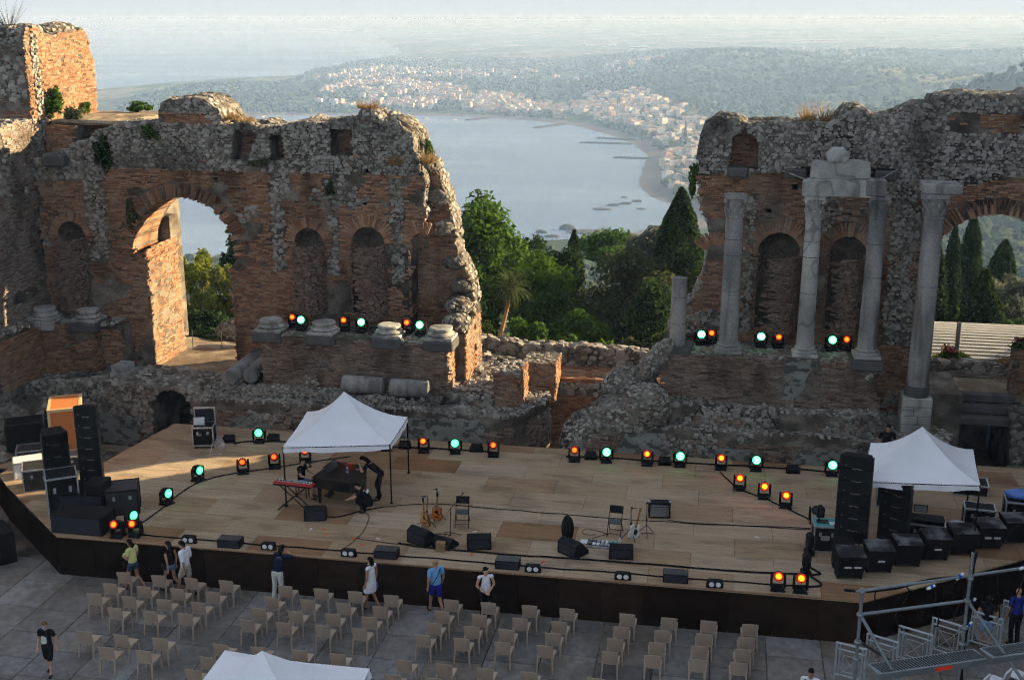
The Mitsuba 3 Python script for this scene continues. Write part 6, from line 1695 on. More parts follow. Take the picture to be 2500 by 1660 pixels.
case('flight_case', 'tall black flight case with alu corner edges at the left stage edge', -13.35, -8.7, 1.3, 0.95, 0.95, 1.35, 0.6, 'm_black')
case('flight_case', 'dark flight case with grey lid right of the left speaker stack', -11.5, -8.2, 1.3, 1.0, 1.0, 0.85, 0.45, 'm_blacktop', 'm_black')


def array(label, x, y, z, n, rz, lean=0.0, bw=0.72, bh=0.36, bd=0.5, group=None, m='m_black'):
    k = thing('line_array_speaker', label, 'speaker stack', group)
    for i in range(n):
        ww = T4().translate([x, y, z + i * (bh + 0.01)]).rotate([0, 0, 1], math.degrees(rz)).rotate([1, 0, 0], lean * i)
        c = [(-bw / 2, -bd / 2, 0.01), (bw / 2, -bd / 2, 0.01), (-bw / 2, -bd / 2, bh), (bw / 2, -bd / 2, bh), (-bw / 2 * 0.8, bd / 2, 0.05), (bw / 2 * 0.8, bd / 2, 0.05), (-bw / 2 * 0.8, bd / 2, bh - 0.04), (bw / 2 * 0.8, bd / 2, bh - 0.04)]
        b = add('cabinet', hull(c), m, k, tw=ww)
        for s_ in (-1, 1):
            add('side_plate', bx(s_ * bw / 2 - 0.012, s_ * bw / 2 + 0.012, -bd / 2, -bd / 2 + 0.22, 0.02, bh - 0.01), 'm_blacktop', b, tw=ww)
        add('indicator', mm(bx(-bw * 0.33, -bw * 0.33 + 0.03, -bd / 2 - 0.006, -bd / 2, bh * 0.2, bh * 0.2 + 0.02), bx(-bw * 0.12, bw * 0.18, -bd / 2 - 0.004, -bd / 2, 0.0, 0.012)), 'm_alu', b, tw=ww)
    return k


array('tall black line array speaker stack at the left of the stage', -12.85, -7.6, 2.05, 7, 0.25, -1.3)
array('black speaker cabinets leaning back left of the line array', -14.0, -7.9, 2.1, 4, 0.75, 3.0, 0.8, 0.42, 0.6)
SB = thing('subwoofer', 'broad black subwoofer box at the left front edge of the stage', 'speaker')
w = place((-11.95, -9.85, 1.3), 0.0)
add('cabinet', bx(-0.9, 0.85, -0.45, 0.45, 0, 0.62, 0.02), 'm_black', SB, tw=w)
add('grille', bx(-0.86, 0.8, -0.47, -0.448, 0.05, 0.57), 'm_navy', SB, tw=w)
SB = thing('subwoofer', 'black subwoofer cabinet under the left line array', 'speaker')
w = place((-12.55, -8.6, 1.3), 0.1)
add('cabinet', bx(-0.7, 0.75, -0.5, 0.9, 0, 0.74, 0.02), 'm_black', SB, tw=w)
add('upper_cabinet', bx(0.1, 0.75, -0.4, 0.3, 0.745, 1.15, 0.03), 'm_black', SB, tw=w)
add('grille', bx(-0.66, 0.7, -0.515, -0.498, 0.05, 0.68), 'm_navy', SB, tw=w)
STP = thing('stage_steps', 'black steps with white edge marks up to the left stage corner', 'steps')
for i in range(5):
    a = np.array([-13.6 - i * 0.33, -10.9 + i * 0.0]); 
    ww = place((-15.0 - i * 0.32, -9.75 - i * 0.34, 0), -0.72 + math.pi / 2)
    add('tread', bx(-0.22, 0.24, -0.6, 0.6, 0, 1.06 - i * 0.21, 0.01), 'm_black', STP, tw=ww)
    add('edge_mark', bx(-0.222, -0.16, -0.12, 0.12, 1.062 - i * 0.21, 1.066 - i * 0.21), 'm_white', STP, tw=ww)
# road case with open lid, drum fan
RC, w = case('road_case', 'open black road case with alu edges at the back left of the stage', -11.4, -2.2, 1.4, 0.75, 0.65, 0.75, 0.25, 'm_black')
add('lid', mv(bx(-0.37, 0.37, -0.04, 0.04, 0, 0.55, 0.015), (0, 0.36, 0.76), rx=0.12), 'm_navy', RC, tw=w)
add('lid_edge', mv(mm(bx(-0.39, -0.35, -0.05, 0.05, 0, 0.56), bx(0.35, 0.39, -0.05, 0.05, 0, 0.56), bx(-0.39, 0.39, -0.05, 0.05, 0.54, 0.575)), (0, 0.36, 0.76), rx=0.12), 'm_alu', RC, tw=w)
add('tray', mv(bx(-0.36, 0.05, -0.015, 0.015, 0, 0.3, 0.01), (0, -0.1, 0.76), rx=-0.3), 'm_alu', RC, tw=w)
panel_text(RC, w, 'SCC', 0.07, -0.22, -0.345, 0.42)
for a, b in ((-0.3, -0.25), (0.3, -0.25), (-0.3, 0.25), (0.3, 0.25)):
    add('castor', bx(a - 0.04, a + 0.04, b - 0.03, b + 0.03, -0.1, 0.0, 0.02), 'm_black', RC, tw=w)
FN = thing('floor_fan', 'chrome floor fan beside the open road case', 'fan')
w = T4().translate([-10.55, -2.75, 1.62]).rotate([0, 0, 1], -25).rotate([1, 0, 0], 78)
for r in (0.08, 0.14, 0.2, 0.26):
    t = np.linspace(0, 2 * np.pi, 25)
    put('guard_ring', mikit.ply(tube(np.stack([r * np.cos(t), r * np.sin(t), 0.05 * np.cos(r * 5) + 0 * t], -1), 0.007, 5, False), 'm_alu'), FN, w)
add('guard_spokes', mm(*[rod((0.05 * math.cos(a), 0.05 * math.sin(a), 0.06), (0.27 * math.cos(a), 0.27 * math.sin(a), 0.0), 0.005, 4) for a in np.linspace(0, 6.28, 17)]), 'm_alu', FN, tw=w)
for i in range(3):
    add('blade', mv(hull([(0.03, -0.03, 0), (0.2, -0.09, 0.02), (0.22, 0.05, -0.02), (0.03, 0.03, -0.01), (0.2, -0.09, 0.026)]), (0, 0, -0.05), rz=i * 2.094), 'm_alu', FN, tw=w)
add('motor', lathe([(0, -0.18), (0.07, -0.16), (0.07, -0.06), (0, -0.05)], 12), 'm_alu', FN, tw=w)
add('stand', tube([(-10.8, -3.05, 1.32), (-10.85, -2.75, 1.62), (-10.8, -2.5, 1.32)], 0.016, 6), 'm_alu', FN)
add('stand_bar', tube([(-10.8, -3.05, 1.32), (-10.4, -2.95, 1.32)], 0.016, 6), 'm_alu', FN)

# ---- right side: speaker stacks, desk, monitors
array('tall black line array speaker stack at the right of the stage', 11.75, -7.2, 1.75, 7, -0.2, -0.7, 0.95, 0.38, 0.55)
array('second black line array stack behind the tall one under the right tent', 13.1, -6.6, 1.6, 5, -0.45, 2.2, 0.9, 0.38, 0.55)
MX, w = case('mixing_desk', 'monitor mixing desk in an open road case under the right tent', 14.05, -6.0, 1.3, 1.15, 0.7, 0.72, -0.12, 'm_black')
add('desk_top', mv(bx(-0.55, 0.55, -0.3, 0.3, 0, 0.12, 0.02), (0, 0, 0.75), rx=-0.2), 'm_navy', MX, tw=w)
add('screen', mv(bx(-0.35, 0.05, -0.015, 0.015, 0, 0.26, 0.01), (0, 0.2, 0.9), rx=0.15), 'm_blacktop', MX, tw=w)
add('display', mv(bx(-0.32, 0.02, -0.02, -0.014, 0.03, 0.23), (0, 0.2, 0.9), rx=0.15), 'm_granite', MX, tw=w)
TB = thing('side_table', 'small round white table on folding legs beside the mixing desk', 'table')
add('table_top', lathe([(0, 2.0), (0.26, 2.0), (0.27, 2.02), (0, 2.03)], 20, (15.0, -6.05, 0)), 'm_white', TB)
for a, b in ((0.2, 0.12), (-0.2, -0.12), (0.2, -0.12), (-0.2, 0.12)):
    add('leg', rod((15.0 - a, -6.05 + b, 1.3), (15.0 + a, -6.05 + b, 2.0), 0.012), 'm_alu', TB)
LC_, w = case('laptop_case', 'small flight case carrying an open laptop beside the right line array', 11.0, -7.0, 1.3, 0.72, 0.62, 0.85, 0.05, 'm_black')
add('top_tray', bx(-0.33, 0.33, -0.28, 0.28, 0.845, 0.86), 'm_teal', LC_, tw=w)
add('name_plate', bx(-0.16, 0.1, -0.335, -0.33, 0.4, 0.55), 'm_alu', LC_, tw=w)
LT = thing('laptop', 'open black laptop on the small flight case', 'laptop')
add('base', bx(-0.28, 0.08, -0.12, 0.14, 0.866, 0.88), 'm_blacktop', LT, tw=w)
add('screen', mv(bx(-0.18, 0.18, -0.008, 0.008, 0, 0.25), (-0.2, 0.1, 0.88), rx=0.2, rz=1.2), 'm_black', LT, tw=w)
add('papers', bx(0.1, 0.28, -0.2, 0.02, 0.865, 0.87), 'm_white', LT, tw=w)
add('speaker_box', bx(11.15, 11.75, -8.35, -7.85, 1.3, 2.1, 0.02), 'm_black', label='plain black box left of the row of monitor speakers', cat='speaker')
for i in range(7):
    x, y = 11.57 + i * 0.87, -8.85 + i * 0.56
    k = thing('desk_speaker', 'black slope fronted speaker cabinet with dusty top, ' + ['nearest the front corner', 'second from the front corner', 'third from the front corner', 'fourth in the row', 'fifth in the row', 'sixth in the row', 'last in the row at the right edge'][i], 'speaker', 'speaker cabinets along the right stage edge')
    w = place((x, y, 1.3), 0.15)
    add('cabinet', hull([(sx * a, b, c) for sx in (-1, 1) for a, b, c in ((0.4, -0.36, 0.78), (0.4, 0.36, 0.84), (0.33, -0.18, 0.08), (0.33, 0.3, 0.08))]), 'm_black', k, tw=w)
    add('top_panel', hull([(sx * 0.385, b, c) for sx in (-1, 1) for b, c in ((-0.345, 0.784), (0.345, 0.843), (-0.345, 0.80), (0.345, 0.86))]), 'm_dusty', k, tw=w)
    add('stand', mm(bx(-0.36, -0.3, -0.1, 0.25, 0, 0.3), bx(0.3, 0.36, -0.1, 0.25, 0, 0.3)), 'm_black', k, tw=w)
    if i in (0, 1, 3, 5):
        for xx in ((-0.22, 0.06) if i in (0, 5) else (-0.1,)):
            add('tape_label', mv(bx(xx, xx + 0.2, -0.006, 0.0, 0, 0.06), (0, -0.285, 0.42), rx=0.25), 'm_white', k, tw=w)
mat('m_dusty', lambda p, n, uv: mix((0.03, 0.03, 0.032), (0.16, 0.16, 0.165), sst(0.35, 0.75, fbm(p.x * 3.5, p.y * 3.5, p.z, 4))))
for i, (x, y, sx, sy, sz, lb) in enumerate([(15.9, -4.6, 0.9, 0.6, 0.75, 'open toolbox like case with white edge behind the right tent leg'), (17.2, -4.4, 1.0, 0.7, 1.0, 'black case under the blue plastic sheet'), (16.2, -1.6, 1.1, 0.8, 0.4, 'low dark ramp case behind the right tent'), (13.4, -3.2, 0.9, 0.6, 1.2, 'rack case standing at the back under the right tent')]):
    case('equipment_case', lb, x, y, 1.3, sx, sy, sz, -0.1, 'm_black')
_b = lump((0.45, 0.3, 0.16), 3, 3, 0.2).apply_translation((17.1, -4.3, 2.42))
add('plastic_sheet', _b, 'm_sheet', label='crumpled blue plastic sheet over a black case at the right', cat='sheet', smooth=True)
mat('m_sheet', col=(0.07, 0.16, 0.5), roughness=0.4)
# cables
cable('thick cable bundle along the back of the left half of the stage', [(-10.3, -1.9), (-9.0, -1.35), (-6, -1.2), (-3.2, -1.0), (-0.6, -0.95)], 0.03)
cable('thick cable bundle along the back of the right half of the stage', [(2.2, -0.9), (4, -0.75), (7, -0.7), (9.5, -0.6), (12.2, -0.7)], 0.03)
cable('cable linking the diagonal lights at the left', [(-10.6, -9.5), (-10.3, -8.2), (-10.2, -6.3), (-9.6, -5.0), (-8.4, -4.15), (-7.0, -3.2), (-5.6, -2.3)], 0.022)
cable('cable linking the diagonal lights at the right', [(7.8, -1.4), (8.6, -2.9), (9.3, -3.5), (10, -4.2), (11, -5.3)], 0.024)
cable('cable running the whole front edge of the stage, left half', [(-11, -9.95), (-8.2, -9.98), (-5.6, -9.95), (-3, -9.92), (-0.5, -9.9), (2, -9.9)], 0.022)
cable('cable running the whole front edge of the stage, right half', [(2, -9.9), (4.5, -9.85), (7, -9.8), (9.2, -9.75), (10.4, -9.6)], 0.022)
cable('black cable bundle behind the wedges across to the right', [(-1.9, -9.1), (0, -9.25), (2.4, -9.22), (3.6, -9.16), (5.5, -9.12), (8, -9.1), (10.3, -8.95)], 0.028)
cable('long thin cable from the piano across the middle of the stage', [(-3.2, -6.5), (-2.5, -6.2), (-1.4, -5.95), (0.5, -5.95), (3, -6.0), (6, -6.0), (8.5, -5.85), (11, -5.6)], 0.013)
cable('thin cable winding from the piano to the front edge', [(-3.7, -7.0), (-3.3, -7.5), (-3.2, -8.4), (-3.3, -9.2), (-3.5, -9.9)], 0.011)
cable('thin cable from the winding one to the left wedge', [(-3.25, -8.9), (-2.4, -9.1), (-1.4, -9.05)], 0.011)
cable('curled cable by the microphone stand', [(-0.4, -8.2), (-0.9, -8.2), (-1.1, -8.5), (-0.7, -8.6), (-0.6, -8.2)], 0.01)
cable('loop of cable left of the right folding chair', [(4.4, -7.3), (3.7, -7.0), (3.6, -7.3), (4.0, -7.35)], 0.009)
cable('cable from the pedal board to the chair', [(3.7, -8.0), (3.9, -7.7), (4.3, -7.3), (4.5, -7.15)], 0.009)
cable('two cables from the amplifier to the right', [(6.2, -5.8), (7, -5.9), (8.3, -5.85), (10.7, -5.75)], 0.012)
cable('cable tangle between the piano and the wedge', [(-4.9, -7.6), (-4.3, -7.5), (-3.9, -7.1), (-3.2, -6.6)], 0.02)
cable('heap of cables by the front right lights', [(10.4, -9.7), (10.7, -9.4), (10.5, -9.0), (10.8, -8.8), (10.5, -8.4), (10.7, -7.6)], 0.03)
rng = np.random.default_rng(4)
for i, (x, y, hot, lb) in enumerate([(-11.0, -8.0, 0, 'white tape mark on the left of the stage floor'), (-4.9, -8.55, 0, 'white scrap left of the leaning man'), (-4.5, -8.5, 1, 'orange tape mark in front of the keyboard'), (-4.3, -8.85, 1, 'orange tape mark nearest the leaning man'), (-3.35, -9.0, 1, 'orange tape mark on the thin cable'), (-2.95, -9.35, 1, 'orange tape mark near the front edge'), (-0.35, -8.6, 1, 'orange tape mark by the foot of the microphone stand'), (0.25, -7.8, 0, 'white cross shaped tape right of the folding chair'), (-2.6, -8.85, 0, 'white tape mark left of the wedges'), (0.5, -9.4, 1, 'orange tape mark under the right wedge'), (9.0, -6.6, 0, 'white scrap on the right of the stage floor'), (5.4, -9.05, 0, 'white scrap on the cable bundle'), (2.7, -9.5, 1, 'orange scrap left of the pedal board')]):
    a = rng.uniform(0, 3)
    add('tape_mark', mv(mm(bx(-0.09, 0.09, -0.018, 0.018, 0, 0.0025), mv(bx(-0.06, 0.06, -0.015, 0.015, 0.0026, 0.004), rz=1.3)), (x, y, 1.302), rz=a), 'm_hotred' if hot else 'm_white', label=lb, cat='tape')

# ---------------------------------------------------------------- people
import manifold3d as m3
SKIN = {'fair': (0.46, 0.26, 0.18), 'tan': (0.34, 0.18, 0.115)}
for k_, c_ in SKIN.items():
    mat('s_' + k_, (lambda c: (lambda p, n, uv: mi.Color3f(c) * (0.88 + 0.24 * noise(p.x * 14, p.y * 14, p.z * 14))))(c_), roughness=0.6)
CLOTH = {'yellow': (0.62, 0.60, 0.24), 'black': (0.012, 0.012, 0.014), 'denim': (0.16, 0.24, 0.40), 'darkdenim': (0.045, 0.07, 0.12), 'white': (0.72, 0.72, 0.76), 'beige': (0.42, 0.37, 0.30), 'navy': (0.012, 0.015, 0.04), 'cream': (0.50, 0.50, 0.48),
         'sky': (0.16, 0.36, 0.62), 'royal': (0.015, 0.02, 0.22), 'cobalt': (0.02, 0.03, 0.2), 'hair': (0.014, 0.010, 0.008), 'fairhair': (0.14, 0.09, 0.045), 'mask': (0.18, 0.38, 0.72), 'shoe': (0.03, 0.025, 0.025), 'print': (0.55, 0.58, 0.56)}
for k_, c_ in CLOTH.items():
    mat('c_' + k_, (lambda c: (lambda p, n, uv: mi.Color3f(c) * (0.82 + 0.36 * fbm(p.x * 9, p.y * 9, p.z * 6, 3))))(c_))


def ball(c, r):
    c = np.asarray(c, float)
    r = np.broadcast_to(np.asarray(r, float), (3,))
    return ICO.vertices * r + c


ICO = ico(1, 1.0)


def solid(bones, refine=0.03, it=8):
    """one continuous skin over bones (a, ra, b, rb)"""
    ms = [m3.Manifold.hull_points(np.vstack([ball(a, ra), ball(b, rb)])) for a, ra, b, rb in bones]
    u = m3.Manifold.batch_boolean(ms, m3.OpType.Add).refine_to_length(refine).to_mesh()
    m = trimesh.Trimesh(u.vert_properties[:, :3], u.tri_verts, process=True)
    trimesh.smoothing.filter_taubin(m, 0.5, -0.53, it)
    return m


STAND = dict(pel=(0, 0, .93), che=(0, .01, 1.27), nec=(0, 0.0, 1.45), hd=(0, .025, 1.60), shl=(-.18, 0, 1.41), shr=(.18, 0, 1.41), ell=(-.23, -.03, 1.13), elr=(.23, -.03, 1.13), wrl=(-.235, .05, .89), wrr=(.235, .05, .89),
             hil=(-.09, 0, .91), hir=(.09, 0, .91), knl=(-.1, .03, .49), knr=(.1, .03, .49), anl=(-.1, -.03, .08), anr=(.1, -.03, .08), tol=(-.12, .13, .03), tor=(.12, .13, .03), face=(0, 1, 0))
WALK = dict(knl=(-.09, .17, .52), anl=(-.09, .24, .09), tol=(-.1, .40, .05), knr=(.09, -.04, .49), anr=(.09, -.33, .14), tor=(.09, -.22, .03), ell=(-.23, -.12, 1.14), wrl=(-.22, -.12, .89), elr=(.23, .04, 1.13), wrr=(.22, .19, .92))


def hand(w, d, side, curl=0.5):
    """palm, four fingers and a thumb from wrist w along d"""
    e0, e1, _ = basis(d)
    d = np.asarray(d, float) / np.linalg.norm(d)
    up = np.array([0, 0, 1.0]); s = np.cross(d, up) if abs(d[2]) < 0.9 else np.array([0, 1.0, 0])
    s /= np.linalg.norm(s); q = np.cross(s, d)
    w = np.asarray(w, float)
    out = []
    pc = w + d * 0.09
    for o in (-0.028, -0.01, 0.01, 0.028):
        out.append((w + s * o * 0.5, 0.017, pc + s * o, 0.013))
    for o, L in ((-0.03, .06), (-0.01, .075), (0.01, .08), (0.03, .068)):
        a = pc + s * o; b = a + (d * (1 - curl * .4) + q * curl * .5) * L * .55; c = b + (d * (1 - curl) + q * curl) * L * .5
        out += [(a, .010, b, .0088), (b, .0088, c, .0078)]
    a = w + d * .035 + s * -0.03 * side; b = a + d * .035 + s * -.03 * side + q * .012; c = b + d * .03 + q * .01
    out += [(a, .012, b, .010), (b, .010, c, .008)]
    return out


def person(label, loc, rz, pose=None, s=1.0, skin='tan', top='white', bottom='denim', sleeves=0.45, legs=0.4, hair='short', haircol='c_hair', fem=False, dress=False, shoes='c_shoe', mask=None, extra=None):
    J = {k: np.array(v, float) for k, v in {**STAND, **(pose or {})}.items()}
    k = thing('person', label, 'person')
    W = place(loc, rz, s)
    f = J['face'] / np.linalg.norm(J['face'])
    hd, nk = J['hd'], J['nec']
    upv = hd - nk; upv /= np.linalg.norm(upv); f = f - upv * (f @ upv); f /= np.linalg.norm(f); sd = np.cross(f, upv)
    H = lambda a, b, c: hd + sd * a + f * b + upv * c
    wsh = 0.9 if fem else 1.0
    B = [(J['pel'], (.15, .105, .10), J['che'], (.145 * wsh, .105, .11)), (J['che'], (.15 * wsh, .105, .1), nk - [0, 0, .04], (.08, .06, .05)), (J['shl'], .062 * wsh, J['shr'], .062 * wsh), (nk - upv * .03, .055, H(0, .0, -.06), .052)]
    B += [(H(0, -.02, .035), (.074, .082, .082), H(0, .02, .0), (.07, .075, .085)), (H(0, .03, -.03), .058, H(0, .055, -.085), .032), (H(0, .09, .012), .012, H(0, .112, -.018), .014)]
    B += [(H(a * .076, -.005, .01), .014, H(a * .078, -.012, -.025), .011) for a in (-1, 1)]
    B += [(H(0, .085, -.05), .014, H(0, .078, -.055), .018)]
    for x in 'lr':
        sg = -1 if x == 'l' else 1
        B += [(J['sh' + x], .056 * wsh, J['el' + x], .042 * wsh), (J['el' + x], .042 * wsh, J['wr' + x], .027), (J['hi' + x], .085, J['kn' + x], .056), (J['kn' + x], .056, J['an' + x] + [0, 0, .02], .037), (J['an' + x], .037, J['to' + x], .028)]
        B += hand(J['wr' + x], J['wr' + x] - J['el' + x], sg)
    add('body', solid(B, 0.02, 6), 's_' + skin, k, smooth=True, tw=W)
    for a in (-1, 1):
        add('eye', ico(1, 0.011).apply_translation(H(a * .032, .083, .012)), 'c_hair', k, tw=W)
    if top:
        t = [(J['pel'] + [0, 0, 0.03], (.163, .118, .07), J['che'], (.16 * wsh, .12, .11)), (J['che'], (.163 * wsh, .12, .1), nk - [0, 0, .05], (.085, .068, .04)), (J['shl'], .072 * wsh, J['shr'], .072 * wsh)]
        for x in 'lr':
            if sleeves > 0:
                e = J['sh' + x] * (1 - min(sleeves, 1)) + J['el' + x] * min(sleeves, 1)
                t.append((J['sh' + x], .073 * wsh, e, .066 if sleeves < 1 else .055))
                if sleeves > 1:
                    t.append((J['el' + x], .055, J['wr' + x], .04))
        if dress:
            t += [(J['pel'], (.18, .13, .1), (J['knl'] + J['knr']) / 2 + [0, 0, .1], (.235, .19, .03))]
        add('dress' if dress else 'shirt', solid(t, 0.025, 5), 'c_' + top, k, smooth=True, tw=W)
    if bottom and not dress:
        t = [(J['pel'] + [0, 0, .06], (.157, .113, .05), J['pel'] - [0, 0, .06], (.16, .12, .06))]
        for x in 'lr':
            e = J['hi' + x] * (1 - min(legs, 1)) + J['kn' + x] * min(legs, 1)
            t.append((J['hi' + x], .098, e, .085 if legs < 1 else .068))
            if legs > 1:
                t.append((J['kn' + x], .068, J['an' + x] + [0, 0, .03], .06))
        add('trousers' if legs > 1 else 'shorts', solid(t, 0.025, 5), 'c_' + bottom, k, smooth=True, tw=W)
    for x in 'lr':
        add('shoe', solid([(J['an' + x] - [0, 0, .02], .046, J['to' + x] - [0, 0, .0], .038), (J['an' + x] - [0, 0, .035], .035, J['to' + x] - [0, 0, .01], .03)], .03, 4), shoes, k, smooth=True, tw=W)
    if hair:
        h = [(H(0, -.03, .05), (.083, .086, .082), H(0, .0, .07), (.078, .082, .065))]
        if hair != 'bald':
            h.append((H(0, -.055, 0), .066, H(0, -.06, -.04), .05))
        if hair == 'long':
            h += [(H(0, -.06, .0), .075, nk + [0, 0, .0] - f * .075, (.085, .05, .06)), (nk - f * .075, (.085, .05, .05), nk - f * .1 - [0, 0, .2], (.07, .04, .05))]
        if hair == 'mid':
            h += [(H(0, -.05, .0), .08, nk - f * .05 + [0, 0, .03], (.075, .055, .05))]
        if hair == 'bald':
            h = [(H(0, -.075, -.02), .03, H(0, -.072, .0), .03)]
        add('hair', solid(h, .025, 5), haircol, k, smooth=True, tw=W)
    if mask:
        add('face_mask', solid([(H(0, .075, -.02), (.05, .035, .03), H(0, .07, -.065), (.04, .035, .025))], .02, 3), 'c_' + mask, k, smooth=True, tw=W)
    for nm_, m_, mt in (extra(J, H) if extra else []):
        add(nm_, m_, mt, k, tw=W, smooth=40)
    return k


def tube_part(*a, **b):
    return tube(*a, **b)


person('woman in a yellow t-shirt and dark denim shorts walking along the stage front', (-9.72, -11.05, 0), math.radians(75), {**WALK, 'ell': (-.22, .0, 1.13), 'wrl': (-.12, .22, 1.12), 'elr': (.22, .0, 1.13), 'wrr': (.1, .24, 1.12), 'hd': (0, .06, 1.585)}, 0.98, 'tan', 'yellow', 'darkdenim', .5, .42, 'mid', fem=True,
       extra=lambda J, H: [('held_camera', bx(-.07, .07, .27, .33, 1.1, 1.2, .015), 'c_yellow'), ('bag_strap', tube([(-.13, .08, 1.46), (.0, .15, 1.22), (.17, .06, .98)], .012, 5), 'c_black')])
person('woman with long dark hair and light denim shorts walking beside the man in white', (-8.55, -10.95, 0), math.radians(72), {**WALK, 'elr': (.23, -.06, 1.13), 'wrr': (.2, -.05, .88)}, .97, 'tan', 'black', 'denim', .0, .35, 'long', fem=True,
       extra=lambda J, H: [('shoulder_bag', lump((.06, .12, .14), 3, 2, .1).apply_translation((-.25, .02, .98)), 'c_black')])
person('man in an oversized white t-shirt and beige shorts with a white mask', (-8.0, -11.05, 0), math.radians(78), {**WALK, 'hd': (0, .07, 1.58), 'elr': (.22, -.02, 1.12), 'wrr': (.16, .17, 1.02)}, 1.04, 'tan', 'white', 'beige', .8, .75, 'short', mask='white')
person('man in a dark blue shirt and pale trousers leaning on the stage edge', (-5.1, -10.98, 0), math.radians(-12), {'che': (0, .13, 1.24), 'nec': (0, .23, 1.39), 'hd': (0, .30, 1.53), 'shl': (-.18, .2, 1.35), 'shr': (.18, .2, 1.35), 'ell': (-.26, .4, 1.28), 'elr': (.26, .4, 1.28), 'wrl': (-.05, .53, 1.285), 'wrr': (.06, .56, 1.29), 'knl': (-.09, -.02, .48), 'anl': (-.1, -.1, .08), 'tol': (-.1, .06, .03), 'anr': (.1, -.08, .08), 'tor': (.11, .08, .03)}, 1.05, 'tan', 'navy', 'cream', .9, 1.5, 'mid')
person('woman in a loose white sleeveless dress carrying blue papers', (-2.2, -10.9, 0), math.radians(68), {'knl': (-.09, .12, .5), 'anl': (-.09, .14, .08), 'tol': (-.1, .3, .03), 'anr': (.09, -.2, .1), 'tor': (.09, -.06, .03), 'elr': (.25, -.02, 1.13), 'wrr': (.26, .06, .86), 'face': (-.1, 1, 0)}, .98, 'tan', 'white', None, 0, 0, 'mid', fem=True, dress=True, mask=None,
       extra=lambda J, H: [('blue_papers', bx(.25, .29, -.02, .24, .6, .8, .005), 'm_sheet'), ('lowered_mask', ico(1, .03).apply_translation(H(0, .075, -.1)), 'c_white'), ('bag_strap', tube([(-.19, .0, 1.45), (-.22, .1, 1.2), (-.24, .08, .95)], .01, 5), 'c_black')])
person('bald man in a light blue t-shirt and royal blue shorts seen from behind', (-.25, -10.85, 0), math.radians(38), {**WALK, 'ell': (-.25, -.06, 1.13), 'wrl': (-.24, .02, .89), 'elr': (.24, .0, 1.13), 'wrr': (.22, .1, .9), 'face': (-.6, 1, 0)}, 1.03, 'tan', 'sky', 'royal', .5, .7, 'bald', 'c_fairhair',
       extra=lambda J, H: [('bag_strap', tube([(.12, -.07, 1.47), (.0, -.125, 1.25), (-.16, -.07, 1.0)], .011, 5), 'c_black')])
person('woman in a white sleeveless top and black trousers with sunglasses on her head', (1.25, -10.95, 0), math.radians(205), {'ell': (-.26, .0, 1.15), 'elr': (.26, .0, 1.15), 'wrl': (-.06, .2, 1.02), 'wrr': (.05, .21, 1.02), 'face': (-.5, 1, 0)}, 1.0, 'fair', 'white', 'black', 0, 1.5, 'short', fem=True,
       extra=lambda J, H: [('sunglasses', mm(*[ico(1, .03).apply_scale((1, .5, .8)).apply_translation(H(a * .035, .06, .115)) for a in (-1, 1)]), 'c_black'), ('backpack_strap', tube([(.13, .09, 1.44), (.17, .13, 1.25), (.2, .08, 1.1)], .018, 5), 'c_black')])
person('boy in a black t-shirt with a white print wearing a blue mask', (-9.65, -15.85, 0), math.radians(186), {**WALK, 'knl': (-.09, .1, .5), 'anl': (-.09, .12, .08), 'tol': (-.11, .28, .03), 'anr': (.09, -.2, .1), 'tor': (.1, -.06, .03), 'ell': (-.26, -.06, 1.13), 'wrl': (-.28, -.02, .9), 'elr': (.25, -.05, 1.13), 'wrr': (.27, .06, .9)}, .9, 'fair', 'black', 'black', .5, .9, 'short', 'c_fairhair', mask='mask',
       extra=lambda J, H: [('shirt_print', prism([(-.07, -.12), (.05, -.14), (.085, -.09), (.075, .12), (.0, .125), (-.085, .08)], .006).apply_transform(trimesh.transformations.rotation_matrix(math.pi / 2, [1, 0, 0])).apply_translation((0, .152, 1.2)), 'c_print')])
SIT = dict(pel=(0, 0, .60), che=(0, .03, .95), nec=(0, .05, 1.13), hd=(0, .09, 1.28), shl=(-.18, .04, 1.08), shr=(.18, .04, 1.08), hil=(-.09, .02, .56), hir=(.09, .02, .56), knl=(-.12, .42, .55), knr=(.12, .42, .55), anl=(-.12, .36, .08), anr=(.13, .44, .08), tol=(-.13, .52, .03), tor=(.14, .6, .03), ell=(-.24, .13, .85), elr=(.24, .13, .85), wrl=(-.2, .38, .80), wrr=(.2, .38, .80))
person('pianist in a black t-shirt, jeans and sunglasses seated at the grand piano', (-6.1, -6.12, 1.3), math.radians(-100), {**SIT, 'face': (0, 1, -.2)}, 1.0, 'fair', 'black', 'denim', .5, .9, 'short', extra=lambda J, H: [('sunglasses', mm(*[ico(1, .028).apply_scale((1, .5, .7)).apply_translation(H(a * .035, .085, .012)) for a in (-1, 1)]), 'c_black')])
person('long haired man in black leaning over the grand piano with his chin on his hand', (-3.45, -5.95, 1.3), math.radians(92), {'pel': (0, -.08, .93), 'che': (0, .2, 1.18), 'nec': (0, .36, 1.28), 'hd': (0, .48, 1.38), 'shl': (-.18, .33, 1.23), 'shr': (.18, .33, 1.23), 'ell': (-.2, .48, 1.03), 'elr': (.2, .45, 1.03), 'wrl': (-.02, .60, 1.22), 'wrr': (-.05, .62, 1.06), 'hil': (-.09, -.08, .9), 'hir': (.09, -.08, .9), 'knl': (-.1, -.03, .48), 'knr': (.1, .1, .5), 'face': (0, 1, -.1)}, 1.03, 'fair', 'black', 'black', .5, 1.5, 'long')
